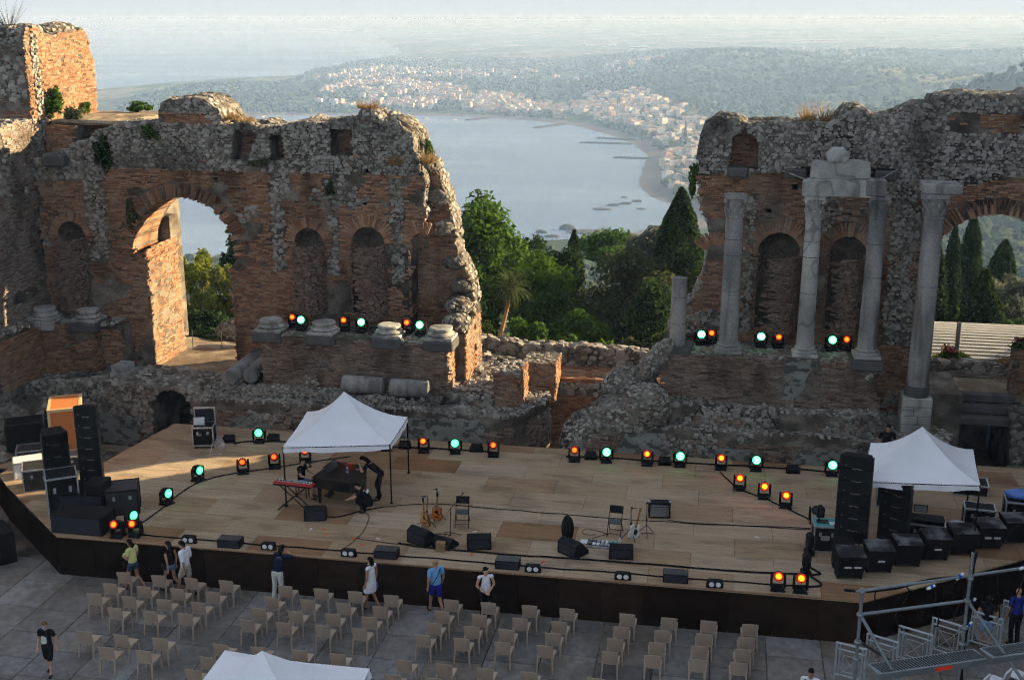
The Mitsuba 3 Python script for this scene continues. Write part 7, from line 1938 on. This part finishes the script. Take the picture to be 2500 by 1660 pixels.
person('crouching man in black with white lettering on his back behind the tent leg', (-3.55, -6.95, 1.3), math.radians(95), {'pel': (0, -.1, .33), 'che': (0, .06, .64), 'nec': (0, .2, .78), 'hd': (0, .29, .89), 'shl': (-.18, .16, .75), 'shr': (.18, .16, .75), 'ell': (-.22, .36, .56), 'elr': (.22, .36, .56), 'wrl': (-.1, .56, .45), 'wrr': (.1, .56, .42), 'hil': (-.09, -.08, .31), 'hir': (.09, -.08, .31), 'knl': (-.15, .30, .5), 'knr': (.15, .30, .48), 'anl': (-.14, .05, .1), 'anr': (.14, .08, .08), 'tol': (-.15, .2, .04), 'tor': (.15, .24, .03), 'face': (0, 1, -.6)}, 1.02, 'fair', 'black', 'black', .5, 1.5, 'short',
       extra=lambda J, H: [('back_print', mv(bx(-.13, .13, -.004, .004, -.04, .04), (0, -.035, .72), rx=-.7), 'c_white')])
person('man in black standing behind the right tent against the plinth', (13.55, -.35, 1.3), math.radians(185), {'ell': (-.28, -.02, 1.14), 'elr': (.28, -.02, 1.14), 'wrl': (-.3, .04, .9), 'wrr': (.3, .04, .9)}, 1.06, 'tan', 'black', 'black', .6, 1.5, 'short')
person('bald man in a blue shirt seen from behind at the bottom right corner', (16.05, -9.6, 0), math.radians(20), None, 1.02, 'tan', 'cobalt', 'black', .6, 1.5, 'bald', 'c_fairhair')
person('person in a black top and pale denim standing by the bald man in blue', (15.2, -10.0, 0), math.radians(-30), {'elr': (.25, .05, 1.14), 'wrr': (.18, .28, 1.1), 'ell': (-.25, .0, 1.13)}, .98, 'tan', 'black', 'denim', .4, .7, 'mid', fem=True)
person('dark haired person in a white top with black straps at the bottom edge', (10.15, -14.75, 0), math.radians(170), None, .98, 'tan', 'white', 'black', .3, 1.5, 'short', fem=True, extra=lambda J, H: [('backpack_strap', tube([(a * .12, .1, 1.45), (a * .14, .14, 1.25), (a * .16, .1, 1.05)], .02, 5), 'c_black') for a in (-1, 1)])
person('dark haired head just showing at the bottom edge left of the person in white', (9.6, -15.35, 0), math.radians(170), None, .97, 'tan', 'black', 'black', .3, 1.5, 'short')

# ---------------------------------------------------------------- plastic chairs for the audience
mat('m_chair', lambda p, n, uv: mi.Color3f(0.36, 0.275, 0.21) * (0.92 + 0.16 * noise(p.x * 2.3, p.y * 2.3, p.z * 2.3)), roughness=0.45)


def _chair():
    out = {}
    V = []
    F = []
    nu, nv_ = 9, 7
    for side_ in (0, 1):
        for j in range(nv_):
            t = j / (nv_ - 1)
            z = 0.40 + 0.41 * t
            for i in range(nu):
                q = i / (nu - 1) * 2 - 1
                w = 0.205 + 0.02 * t
                zz = z + (0.02 * (1 - q * q) * t) + (0.05 * q * q if j == 0 else 0)
                y = -0.19 - 0.075 * t - 0.03 * (1 - q * q) + (0.0 if side_ == 0 else 0.016)
                V.append((q * w, y, zz))
    V = np.array(V)
    n = nu * nv_
    for j in range(nv_ - 1):
        for i in range(nu - 1):
            a = j * nu + i
            F += [[a, a + 1, a + nu + 1], [a, a + nu + 1, a + nu]]
            F += [[n + a, n + a + nu + 1, n + a + 1], [n + a, n + a + nu, n + a + nu + 1]]
    bd = [i for i in range(nu)] + [j * nu + nu - 1 for j in range(1, nv_)] + [(nv_ - 1) * nu + i for i in range(nu - 2, -1, -1)] + [j * nu for j in range(nv_ - 2, 0, -1)]
    for a, b in zip(bd, bd[1:] + bd[:1]):
        F += [[a, n + a, n + b], [a, n + b, b]]
    back = trimesh.Trimesh(V, F, process=False); back.fix_normals()
    seat = prism(Polygon([(-.205, -.21), (.205, -.21), (.225, .2), (-.225, .2)]).buffer(.02), .024, (0, 0, .425))
    apron = mm(bx(-.222, -.206, -.2, .19, .37, .425), bx(.206, .222, -.2, .19, .37, .425), bx(-.2, .2, .2, .216, .375, .425))
    out['seat'] = mikit.ply(mm(seat, apron), 'm_chair')
    out['backrest'] = mikit.ply(back, 'm_chair', smooth=45)
    rs = np.random.default_rng(2)
    for nm_, (sx, sy, ex, ey) in (('f0', (-.205, .195, -.235, .235)), ('f1', (.205, .195, .235, .235)), ('r0', (-.195, -.2, -.215, -.27)), ('r1', (.195, -.2, .215, -.27))):
        pts = [(sx + a * .026, sy + b * .026, .44) for a in (-1, 1) for b in (-1, 1)] + [(ex + a * .015, ey + b * .015, 0) for a in (-1, 1) for b in (-1, 1)]
        out[nm_] = mikit.ply(hull(pts), 'm_chair')
    return out


CHAIR = _chair()
CHAIRS = [(8.77, -11.25), (7.65, -11.27), (5.39, -11.29), (6.55, -11.30), (3.69, -11.30), (2.60, -11.31), (1.41, -11.35), (0.33, -11.39), (-2.55, -11.41), (-3.59, -11.43), (-1.46, -11.44), (-4.69, -11.45), (-6.53, -11.46), (-7.61, -11.50), (-8.68, -11.52), (-9.80, -11.52), (8.67, -11.98), (7.54, -12.00), (5.28, -12.02), (6.42, -12.02), (3.57, -12.06), (2.46, -12.07), (1.32, -12.08), (0.24, -12.09), (-1.57, -12.14), (-2.65, -12.15), (-3.73, -12.15), (-4.82, -12.18), (-6.64, -12.19), (-7.72, -12.20), (-8.77, -12.25), (-9.84, -12.26), (8.57, -12.63), (7.44, -12.67), (6.30, -12.70), (5.18, -12.70), (3.49, -12.72), (2.21, -12.75), (1.22, -12.77), (-1.69, -12.78), (0.16, -12.78), (-2.75, -12.80), (-3.84, -12.83), (-6.76, -12.86), (-4.91, -12.88), (-7.82, -12.88), (-8.89, -12.90), (-9.98, -12.91), (8.46, -13.32), (7.40, -13.35), (6.23, -13.37), (5.11, -13.39), (3.38, -13.40), (2.22, -13.43), (-1.76, -13.43), (1.11, -13.44), (0.04, -13.44), (-2.82, -13.46), (-3.93, -13.51), (-6.85, -13.53), (-4.99, -13.55), (-7.88, -13.57), (-8.96, -13.58), (4.91, -14.73), (3.18, -14.76), (2.03, -14.78), (0.95, -14.79), (-0.12, -14.80), (-1.92, -14.81), (-2.99, -14.81), (-4.11, -14.86), (-5.15, -14.91), (-6.92, -14.91), (-8.02, -14.94), (-9.11, -14.96), (0.84, -15.48), (-0.22, -15.51), (-5.22, -15.58), (-7.03, -15.59), (-8.10, -15.62), (-5.32, -16.23),
          (1.95, -15.5), (3.1, -15.45), (-4.2, -15.55), (-3.1, -15.5), (4.8, -15.4), (-2.1, -15.5), (-9.25, -15.65 + 0.05)]
ROWN = ['first', 'second', 'third', 'fourth', 'fifth', 'sixth', 'seventh']
rows = {}
for x, y in CHAIRS[:-1]:
    r = 6 if y < -16 else int(np.argmin(np.abs(np.array([-11.4, -12.1, -12.77, -13.45, -14.82, -15.52]) - y)))
    rows.setdefault(r, []).append((x, y))
ORD = 'first second third fourth fifth sixth seventh eighth ninth tenth eleventh twelfth thirteenth fourteenth fifteenth sixteenth seventeenth'.split()
rng = np.random.default_rng(6)
for r in sorted(rows):
    for i, (x, y) in enumerate(sorted(rows[r])):
        k = thing('plastic_chair', 'tan plastic chair, %s from the left in the %s row from the stage' % (ORD[i], ROWN[r]), 'chair', 'tan plastic audience chairs in rows')
        w = place((x, y + 0.25, 0.005), rng.normal(0, 0.03))
        for nm_, sh in (('seat', 'seat'), ('backrest', 'backrest'), ('leg', 'f0'), ('leg', 'f1'), ('leg', 'r0'), ('leg', 'r1')):
            put(nm_, CHAIR[sh], k, w)

# ---------------------------------------------------------------- front: tent, scaffold stand, fences, white seats
tent('white pop-up tent at the bottom edge standing among the audience chairs', [(-3.6, -21.2), (0.15, -21.4), (0.0, -18.0), (-3.62, -17.85)], 2.5, (-1.95, -19.5, 3.62), 0.0, seed=3)
SF = thing('scaffold', 'galvanised tube scaffold with cables at the lower right', 'scaffold')
P1, P2 = np.array([10.0, -23.3, 0]), np.array([11.78, -22.5, 0])
for P_, zt in ((P1, 8.2), (P2, 8.6)):
    add('post', rod((P_[0], P_[1], 0), (P_[0], P_[1], zt), 0.028, 10), 'm_galv', SF, smooth=40)
    for z in (7.74, 7.25, 6.95, 8.15):
        add('coupler', lathe([(0.03, z - .03), (0.05, z - .03), (0.062, z), (0.05, z + .03), (0.03, z + .03)], 12, (P_[0], P_[1], 0)), 'm_galv', SF)
d12 = (P2 - P1) / np.linalg.norm(P2 - P1)
add('rail', rod(P1 + d12 * .05 + [0, 0, 7.74], P2 - d12 * .05 + [0, 0, 7.74], 0.027, 10), 'm_galv', SF, smooth=40)
add('cable_rail', rod(P1 - d12 * .12 + [0, 0, 8.16], P2 + d12 * 1.6 + [0, 0, 8.22], 0.024, 8), 'm_galv', SF, smooth=40)
add('brace', rod(P1 + [0.02, -.05, 7.72], (10.66, -23.62, 6.75), 0.028, 8), 'm_galv', SF, smooth=40)
add('brace', rod(P2 + [0.02, -.05, 7.72], (12.78, -22.85, 6.45), 0.028, 8), 'm_galv', SF, smooth=40)
add('brace', rod(P1 + [0.02, .03, 7.25], (10.75, -23.0, 6.7), 0.025, 8), 'm_blacktop', SF, smooth=40)
nn_ = np.array([d12[1], -d12[0], 0])
for j, (a0, L) in enumerate(((0.08, 1.95), (2.12, 1.6))):
    k = add('walk_board', hull([P1 + d12 * u + nn_ * v_ + [0, 0, z] for u in (a0, a0 + L) for v_ in (0.2, 0.52) for z in (6.94, 6.962)]), 'm_galv', SF)
    for u in np.arange(a0 + .06, a0 + L - .05, .055):
        put('tread_rib', mikit.ply(hull([P1 + d12 * (u + o + s_ * .012) + nn_ * v_ + [0, 0, z] for o, v_ in ((0, .23), (.05, .49)) for s_ in (-1, 1) for z in (6.962, 6.974)]), 'm_blacktop'), k)
    add('board_edge', hull([P1 + d12 * u + nn_ * v_ + [0, 0, z] for u in (a0, a0 + L) for v_ in (0.52, 0.545) for z in (6.86, 6.97)]), 'm_galv', SF)
add('warning_strip', hull([P1 + d12 * u + nn_ * v_ + [0, 0, z] for u in (1.1, 1.4) for v_ in (0.546, 0.55) for z in (6.88, 6.95)]), 'm_hotred', SF)
for i in range(6):
    u = (0.25, 0.8, 1.35, 1.9, 2.5, 2.9)[i]
    a = P1 + d12 * u + [0, 0, 8.13]
    cable(['dark cable hanging from the scaffold rail, leftmost', 'dark cable hanging from the scaffold rail, second', 'dark cable hanging from the scaffold rail, third', 'dark cable hanging from the scaffold rail by the second post', 'dark cable hanging from the scaffold rail right of the post', 'dark cable hanging from the scaffold rail, rightmost'][i],
          [a, a + [0.02, .05, -.25], a + [0.1 * (-1) ** i, .08, -.5 - .07 * i], a + [.05, .05, -.8]], 0.011)
cable('bundle of dark cables wound along the scaffold rail', [P1 - d12 * .3 + [0, .03, 8.2], P1 + d12 * .6 + [0, .03, 8.12], P1 + d12 * 1.3 + [0, .03, 8.2], P1 + d12 * 2.2 + [0, .03, 8.15], P1 + d12 * 3.2 + [0, .03, 8.24]], 0.025)
cable('bundle of dark cables running down the second scaffold post', [P2 + [0.05, .03, 8.6], P2 + [0.03, .04, 8.1], P2 + [.06, .03, 7.6], P2 + [.02, .04, 7.0], P2 + [.05, .03, 6.2]], 0.045)
for i, (u, z, v_) in enumerate([(1.75, 8.2, 0.0), (1.2, 8.1, 0.05), (2.05, 7.7, -.02), (2.9, 8.25, 0.05), (2.0, 7.3, .02)]):
    k = thing('cable_connector', 'white and blue power connector ' + ['hanging left of the second scaffold post', 'on the middle of the scaffold rail', 'on the second scaffold post', 'on the rail right of the second post', 'low on the second scaffold post'][i], 'connector')
    c = P1 + d12 * u + nn_ * v_ + [0, 0, z]
    e = np.array([.05, .0, .06]) if i % 2 == 0 else np.array([.06, .03, .02])
    add('sleeve', tube([c - e, c - e * .1], [.022, .026], 9), 'm_white', k)
    add('collar', tube([c - e * .1, c + e * .5], [.03, .03], 9), 'm_blue', k)
    add('plug', tube([c + e * .5, c + e * 1.1], [.024, .018], 9), 'm_white', k)
mat('m_galvlight', lambda p, n, uv: mix((0.26, 0.28, 0.30), (0.42, 0.44, 0.46), fbm(p.x * 7, p.y * 7, p.z * 7, 3)), roughness=0.5, metallic=0.3)
FP = [((10.99, -12.32), (11.71, -12.56)), ((11.83, -11.71), (12.57, -12.05)), ((12.73, -11.12), (13.52, -11.49)), ((13.69, -10.49), (14.41, -10.86)), ((14.80, -9.87), (15.54, -10.26)), ((15.82, -9.10), (16.6, -9.5))]
for i, (a, b) in enumerate(FP):
    k = thing('fence_panel', 'galvanised crowd fence panel with crossed bars, ' + ['nearest the chairs', 'second from the chairs', 'third from the chairs', 'fourth from the chairs', 'fifth, behind the long brace', 'last, at the right edge'][i], 'fence', 'stepped row of crowd fence panels at the right')
    a, b = np.array([*a, 0.0]), np.array([*b, 0.0])
    z = lambda h: np.array([0, 0, h])
    r = 0.032
    d = (b - a)
    add('top_rail', rod(a + z(1.1), b + z(1.1), r), 'm_galvlight', k)
    add('mid_rail', rod(a + z(.93), b + z(.93), r * .8), 'm_galvlight', k)
    add('bottom_rail', rod(a + z(.18), b + z(.18), r * .8), 'm_galvlight', k)
    for q in (0, 1, .12, .88):
        add('post' if q in (0, 1) else 'upright', rod(a + d * q + z(0 if q in (0, 1) else .18), a + d * q + z(1.12 if q in (0, 1) else 1.08), r if q in (0, 1) else r * .75), 'm_galvlight', k)
    lo, hi = a + d * .25 + z(.3), a + d * .75 + z(.78)
    l2, h2 = a + d * .75 + z(.3), a + d * .25 + z(.78)
    for p0, p1 in ((lo, hi), (l2, h2)):
        add('cross_bar', rod(p0, p1, .009, 5), 'm_galvlight', k)
    for p0, p1 in ((lo, l2), (l2, hi), (hi, h2), (h2, lo)):
        add('inner_bar', rod(p0, p1, .011, 5), 'm_galvlight', k)
    for p0, p1 in ((lo, a + d * .12 + z(.18)), (hi, a + d * .88 + z(.93)), (l2, a + d * .88 + z(.18)), (h2, a + d * .12 + z(.93))):
        add('tie_bar', rod(p0, p1, .009, 5), 'm_galvlight', k)
_seat = mm(bx(-.22, .22, -.2, .22, .4, .45, .02), hull([(sx * w_, y, z) for sx in (-1, 1) for w_, y, z in ((.22, -.2, .43), (.2, -.3, .85), (.22, -.16, .43), (.2, -.27, .86))]))
SEAT = {'seat': mikit.ply(bx(-.23, .23, -.2, .22, .4, .46, .025), 'm_white'), 'backrest': mikit.ply(hull([(sx * w_, y, z) for sx in (-1, 1) for w_, y, z in ((.23, -.2, .44), (.2, -.3, .86), (.23, -.15, .44), (.2, -.26, .88))]), 'm_white'), 'foot': mikit.ply(mm(bx(-.2, -.15, -.15, .15, 0, .4), bx(.15, .2, -.15, .15, 0, .4)), 'm_galv')}
for r in range(3):
    for i in range(7):
        c = np.array([12.55, -14.05, 0]) + np.array([.62, .42, 0]) * i + np.array([.55, -.8, .32]) * r
        k = thing('stand_seat', 'white plastic tribune seat, %s from the left in the %s row under the scaffold' % (ORD[i], ['far', 'middle', 'near'][r]), 'seat', 'white tribune seats under the scaffold')
        w = place(c, math.radians(55))
        for nm_ in ('seat', 'backrest', 'foot'):
            put(nm_, SEAT[nm_], k, w)

# ---------------------------------------------------------------- the town round the bay, boats, rocks
def hmat(name, c):
    return mat(name, lambda p, n, uv: mi.Color3f(c) * (0.85 + 0.3 * noise(p.x * 0.2, p.y * 0.2, p.z * 0.3)))


HM = [hmat('h_cream', (0.60, 0.52, 0.40)), hmat('h_white', (0.68, 0.66, 0.62)), hmat('h_pink', (0.52, 0.34, 0.26)), hmat('h_ochre', (0.50, 0.38, 0.22)), hmat('h_grey', (0.40, 0.40, 0.40))]
mat('h_tile', lambda p, n, uv: mix((0.30, 0.19, 0.14), (0.42, 0.31, 0.23), noise(p.x * 0.3, p.y * 0.3, p.z)))
mat('h_flat', lambda p, n, uv: mix((0.35, 0.32, 0.29), (0.52, 0.48, 0.44), noise(p.x * 0.1, p.y * 0.1, p.z)))
mat('h_pane', col=(0.05, 0.06, 0.075))
TOWN = [('town_house', 'behind the bay beach', 'houses behind the bay beach', [(-1058, 2672), (-1092, 3032), (-1240, 3900), (-962, 3525), (-552, 2976), (-337, 2600), (-421, 2560), (-721, 2640), (-999, 2590)], 95, 620),
        ('town_house', 'on the near shore', 'houses on the near shore', [(-330, 2545), (-162, 2230), (-95, 1900), (-85, 1660), (-70, 1500), (-10, 1380), (20, 1500), (-10, 2200), (-200, 2900), (-420, 3000)], 125, 210),
        ('town_house', 'beyond the wooded cape', 'houses on the far plain', [(-1400, 3786), (-1500, 4906), (-1026, 4385), (-727, 4440), (-600, 3787), (-1000, 3738)], 40, 170),
        ('town_house', 'on the right plain', 'houses in the right villages', [(-658, 3932), (-158, 5377), (610, 6006), (714, 5323), (-124, 4303), (-451, 3417)], 40, 300)]
rng = np.random.default_rng(99)
rest = []
for nm_, lb, gr, poly, n1, n2 in TOWN:
    g = Polygon(poly)
    x0, y0, x1, y1 = g.bounds
    pts = []
    while len(pts) < n1 + n2:
        q = rng.uniform((x0, y0), (x1, y1), (400, 2))
        dens = meshkit.fbm(np.stack([q[:, 0] / 130, q[:, 1] / 260, 0 * q[:, 0]], -1), 3, 4)
        q = q[shapely.contains_xy(g, q[:, 0], q[:, 1]) & shapely.contains_xy(LAND, q[:, 0], q[:, 1]) & (dens > 0.36)]
        for c in q:
            if all(abs(c[0] - o[0]) + abs(c[1] - o[1]) > 13 for o in pts[-300:]):
                pts.append(c)
    pts = np.array(pts[:n1 + n2])
    order = np.argsort(np.linalg.norm(pts - EYE[:2], axis=1))
    z = land_z(pts[:, 0], pts[:, 1])
    for j, i in enumerate(order):
        x, y = pts[i]
        near = np.hypot(x - EYE[0], y - EYE[1])
        sx, sy, h = rng.uniform(8, 17), rng.uniform(8, 14), rng.choice([4, 6.5, 9.5, 12.5], p=[.2, .35, .3, .15])
        rz = rng.uniform(-0.35, 0.35) + (0.6 if gr == 'houses on the near shore' else 0.1)
        b = mv(bx(-sx / 2, sx / 2, -sy / 2, sy / 2, -3, h), (x, y, z[i]), rz=rz)
        if rng.uniform() < 0.6:
            rf = mv(hull([(a * (sx / 2 + .4), c * (sy / 2 + .4), h) for a in (-1, 1) for c in (-1, 1)] + [(a * (sx / 2 - sy / 2.4 if sx > sy else 0.5), 0, h + 1.9) for a in (-1, 1)]), (x, y, z[i]), rz=rz)
            rm = 'h_tile'
        else:
            rf = mv(mm(bx(-sx / 2 - .2, sx / 2 + .2, -sy / 2 - .2, sy / 2 + .2, h, h + .5), bx(-sx / 4, 0, -2, 2, h + .5, h + 2.2)), (x, y, z[i]), rz=rz)
            rm = 'h_flat'
        ci = rng.choice(5, p=[.32, .3, .14, .14, .1])
        m_ = HM[ci]
        if j < n1:
            k = thing(nm_, '%s %s house with %s roof %s, %s' % (('low', 'two storey', 'three storey', 'tall')[[4, 6.5, 9.5, 12.5].index(h)], ('cream', 'white', 'pink', 'ochre', 'grey')[ci], 'tiled' if rm == 'h_tile' else 'flat', lb, ('nearest the viewer', 'in the middle depth', 'farther back')[min(2, 3 * j // n1)]), 'house', gr)
            add('wall', b, m_, k); add('roof', rf, rm, k)
            if near < 2100 and j < 70:
                wz = list(np.arange(1.2, h - 1.6, 3.0))
                for zz in wz:
                    for xx in np.arange(-sx / 2 + 1.6, sx / 2 - 1.5, 3.6):
                        put('window', mikit.ply(mv(bx(xx, xx + 1.1, -sy / 2 - 0.06, -sy / 2 - .02, zz, zz + 1.5), (x, y, z[i]), rz=rz), 'h_pane'), k)
        else:
            rest.append((b, m_)); rest.append((rf, rm))
for m_ in HM + ['h_tile', 'h_flat']:
    ms = [b for b, q in rest if q == m_]
    add('distant_houses', mm(*ms), m_, kind='stuff', label='distant small houses scattered over the plain')
k = thing('church', 'church with a tall slender pale spire on the near shore', 'church')
cx_, cy_ = -66, 2010
cz = float(land_z(np.array([cx_]), np.array([cy_]))[0])
add('nave', mv(bx(-9, 9, -13, 13, -3, 9), (cx_, cy_, cz)), 'h_grey', k)
add('spire', mv(lathe([(0, 42), (0.5, 40), (2.2, 18), (4.0, 10), (4.2, 4), (0, 4)], 6), (cx_ - 3, cy_ - 8, cz)), 'h_white', k)
k = thing('mast', 'tall slim white chimney mast standing in the town', 'chimney')
add('shaft', lathe([(0, -2), (1.7, -2), (1.2, 36), (0, 36)], 10, (-820, 3560, float(land_z(np.array([-820.]), np.array([3560.]))[0]))), 'h_white', k)
for i, (x, y, a, b, lb) in enumerate([(-880, 4050, 90, 16, 'long pale greenhouse roof beyond the mast'), (-1020, 4180, 60, 34, 'large white block beyond the cape'), (620, 9200, 420, 90, 'long bright greenhouse strip far right on the plain'), (-900, 8200, 200, 60, 'long bright greenhouse strip far off above the bay'), (-560, 7300, 110, 40, 'second bright greenhouse strip far off above the bay')]):
    zz = float(land_z(np.array([x]), np.array([y]))[0])
    k = thing('greenhouse', lb, 'building')
    add('wall', bx(x - a / 2, x + a / 2, y - b / 2, y + b / 2, zz - 3, zz + 5), 'h_white', k)
    add('roof', bx(x - a / 2, x + a / 2, y - b / 2, y + b / 2, zz + 5.02, zz + 5.6), 'h_white', k)
# far woods as one mass
N = 15000
q = np.stack([rng.uniform(-1900, 1300, N * 3), 1280 + 4200 * rng.uniform(0, 1, N * 3) ** 1.5], -1)
dens = meshkit.fbm(np.stack([q[:, 0] / 260, q[:, 1] / 420, 0 * q[:, 0]], -1), 4, 21)
cape = np.exp(-(((q[:, 0] + 1420) / 130) ** 2 + ((q[:, 1] - 3050) / 420) ** 2))
q = q[shapely.contains_xy(LAND, q[:, 0], q[:, 1]) & ((dens > 0.5) | (rng.uniform(size=len(q)) < 0.18) | (cape > 0.25))]
intown = np.zeros(len(q), bool)
for t_ in TOWN:
    intown |= shapely.contains_xy(Polygon(t_[3]), q[:, 0], q[:, 1])
az_ = np.degrees(np.arctan2(q[:, 0] - EYE[0], q[:, 1] - EYE[1]))
bare = (az_ > 3.0) & (q[:, 1] < 2500)
q = q[(~intown | (rng.uniform(size=len(q)) < 0.3)) & (~bare | (rng.uniform(size=len(q)) < 0.12))]
q = q[shapely.distance(shapely.points(q), LAND.exterior) > np.where(q[:, 1] > 2700, 6, 30)][:N]
z = land_z(q[:, 0], q[:, 1])
base = ico(1, 1.0)
n_ = len(q)
s = rng.uniform(3.0, 8.5, n_)
jit = 1 + rng.uniform(-.28, .28, (n_, len(base.vertices), 1))
v = base.vertices[None] * jit * np.stack([s, s, s * .85], -1)[:, None] + np.stack([q[:, 0], q[:, 1], z + s * .45], -1)[:, None]
f = base.faces[None] + (np.arange(n_) * len(base.vertices))[:, None, None]
mat('l_far', lambda p, n, uv: mix((0.028, 0.042, 0.018), (0.065, 0.085, 0.032), uv.x) * (0.6 + 0.8 * noise(p.x * 0.6, p.y * 0.6, p.z * 0.6)))
add('woodland', (v.reshape(-1, 3), f.reshape(-1, 3)), 'l_far', uv=np.repeat(rng.uniform(size=(n_, 2)), len(base.vertices), 0), kind='stuff', label='far off woods and orchards on the plain and the hills')
# trees on the dark ridge at the right
for i in range(9):
    az = math.radians((9.2, 9.9, 10.4, 10.9, 11.3, 11.8, 12.2, 12.7, 13.3)[i]); r = 1860 + 40 * math.sin(i * 2.2)
    x, y = EYE[0] + r * math.sin(az), EYE[1] + r * math.cos(az)
    zz = float(land_z(np.array([x]), np.array([y]))[0])
    tree('small dark skyline tree on the upper right ridge, %s from the left' % 'first second third fourth fifth sixth seventh eighth ninth'.split()[i], (x, y, zz - 2), (x, y, zz + 7), (7 + 2 * (i % 3), 7, 7), 500, 2.2, 'l_dark', 300 + i, 0.6, 2, 14, name='ridge_tree', group='trees along the right ridge')
# boats
k0 = 0
for i in range(26):
    if i < 23:
        x, y = -1180 + rng.uniform(0, 330), 2400 + rng.uniform(-14, 50) + 0
        y = np.interp(x, [-1223, -1101, -978, -842], [2330, 2392, 2468, 2496]) - rng.uniform(8, 45)
    else:
        x, y = ((-690, 2480), (-640, 2440), (-575, 2430))[i - 23]
    L = rng.uniform(7, 14)
    k = thing('boat', 'small white boat moored in the little harbour under the cape' if i < 23 else ['white boat off the beach left of the middle', 'low yellowish boat off the beach', 'tiny rowing boat farthest right off the beach'][i - 23], 'boat', 'boats moored in the harbour' if i < 23 else None)
    w = place((x, y, SEA), rng.uniform(0, 3.1))
    add('boat_hull', hull([(-L / 2, -L * .14, 1.1), (-L / 2, L * .14, 1.1), (L * .25, -L * .15, 1.2), (L * .25, L * .15, 1.2), (L / 2, 0, 1.5), (-L * .45, -L * .1, -.2), (-L * .45, L * .1, -.2), (L * .4, 0, -.2)]), 'h_white', k, tw=w)
    add('cabin', bx(-L * .2, L * .12, -L * .09, L * .09, 1.1, 2.5, .2), 'h_grey' if i != 24 else 'h_ochre', k, tw=w)
# groynes and shore rocks
for i, (x0, y0, x1, y1) in enumerate([(-510, 2500, -545, 2430), (-330, 2370, -372, 2285), (-165, 2010, -245, 2022), (-165, 2080, -225, 2105), (-120, 1800, -165, 1805)]):
    bl = []
    for t in np.linspace(0, 1, 14):
        bl.append(lump((9, 5, 2.4), i * 20 + int(t * 13), 1, .3).apply_translation((x0 + (x1 - x0) * t, y0 + (y1 - y0) * t, SEA + .5)))
    add('groyne', mm(*bl), 'm_darkstone', label=['dark boulder groyne at the middle of the beach, leftmost', 'dark boulder groyne, second from the left', 'longest dark boulder groyne off the near shore', 'short dark groyne just beyond the longest one', 'small groyne nearest the ruins'][i], cat='groyne')
RK = [(-156, 1163, 9, 5, 'rounded shore rock, largest of the cluster below the trees'), (-180, 1139, 6, 2.5, 'flat shore rock left of the large one'), (-165, 1118, 8, 2, 'low shore rock in front of the large one'), (-132, 1150, 22, 1.6, 'long flat reef right of the large shore rock'), (-112, 1140, 12, 1.8, 'flat reef end towards the shore'), (-125, 1330, 7, 2, 'sea rock off the near shore, upper group left'), (-112, 1345, 8, 2.2, 'sea rock off the near shore, upper group middle'), (-100, 1365, 7, 2, 'sea rock off the near shore, upper group right'), (-135, 1300, 12, 1.4, 'flat sea rock off the near shore, lower group'), (-90, 1310, 6, 1.5, 'small sea rock close to the near beach'), (-118, 1395, 4, 1.5, 'lone small sea rock farther out'), (-60, 1190, 5, 2.2, 'dark sea rock near the white shore house')]
for i, (x, y, s, h, lb) in enumerate(RK):
    add('shore_rock', lump((s, s * .6, h), 500 + i, 2, .3).apply_translation((x, y, SEA + h * .15)), 'm_darkstone', label=lb, cat='rock')
for i in range(60):
    pass

# ---------------------------------------------------------------- the air
scene['air'] = {'type': 'homogeneous', 'albedo': {'type': 'rgb', 'value': [0.435, 0.525, 0.69]}, 'sigma_t': {'type': 'rgb', 'value': [HAZE * 0.8, HAZE, HAZE * 1.25]}, 'phase': {'type': 'hg', 'g': 0.05}}
scene['clear'] = {'type': 'null'}
scene['haze'] = {'type': 'cube', 'to_world': T4().translate([0, 31000, -96.5]).scale([75000, 45000, 121.5]), 'bsdf': {'type': 'ref', 'id': 'clear'}, 'interior': {'type': 'ref', 'id': 'air'}}
labels['haze'] = {'kind': 'stuff', 'label': 'pale evening haze over the bay'}
scene['camera']['medium'] = {'type': 'ref', 'id': 'air'}
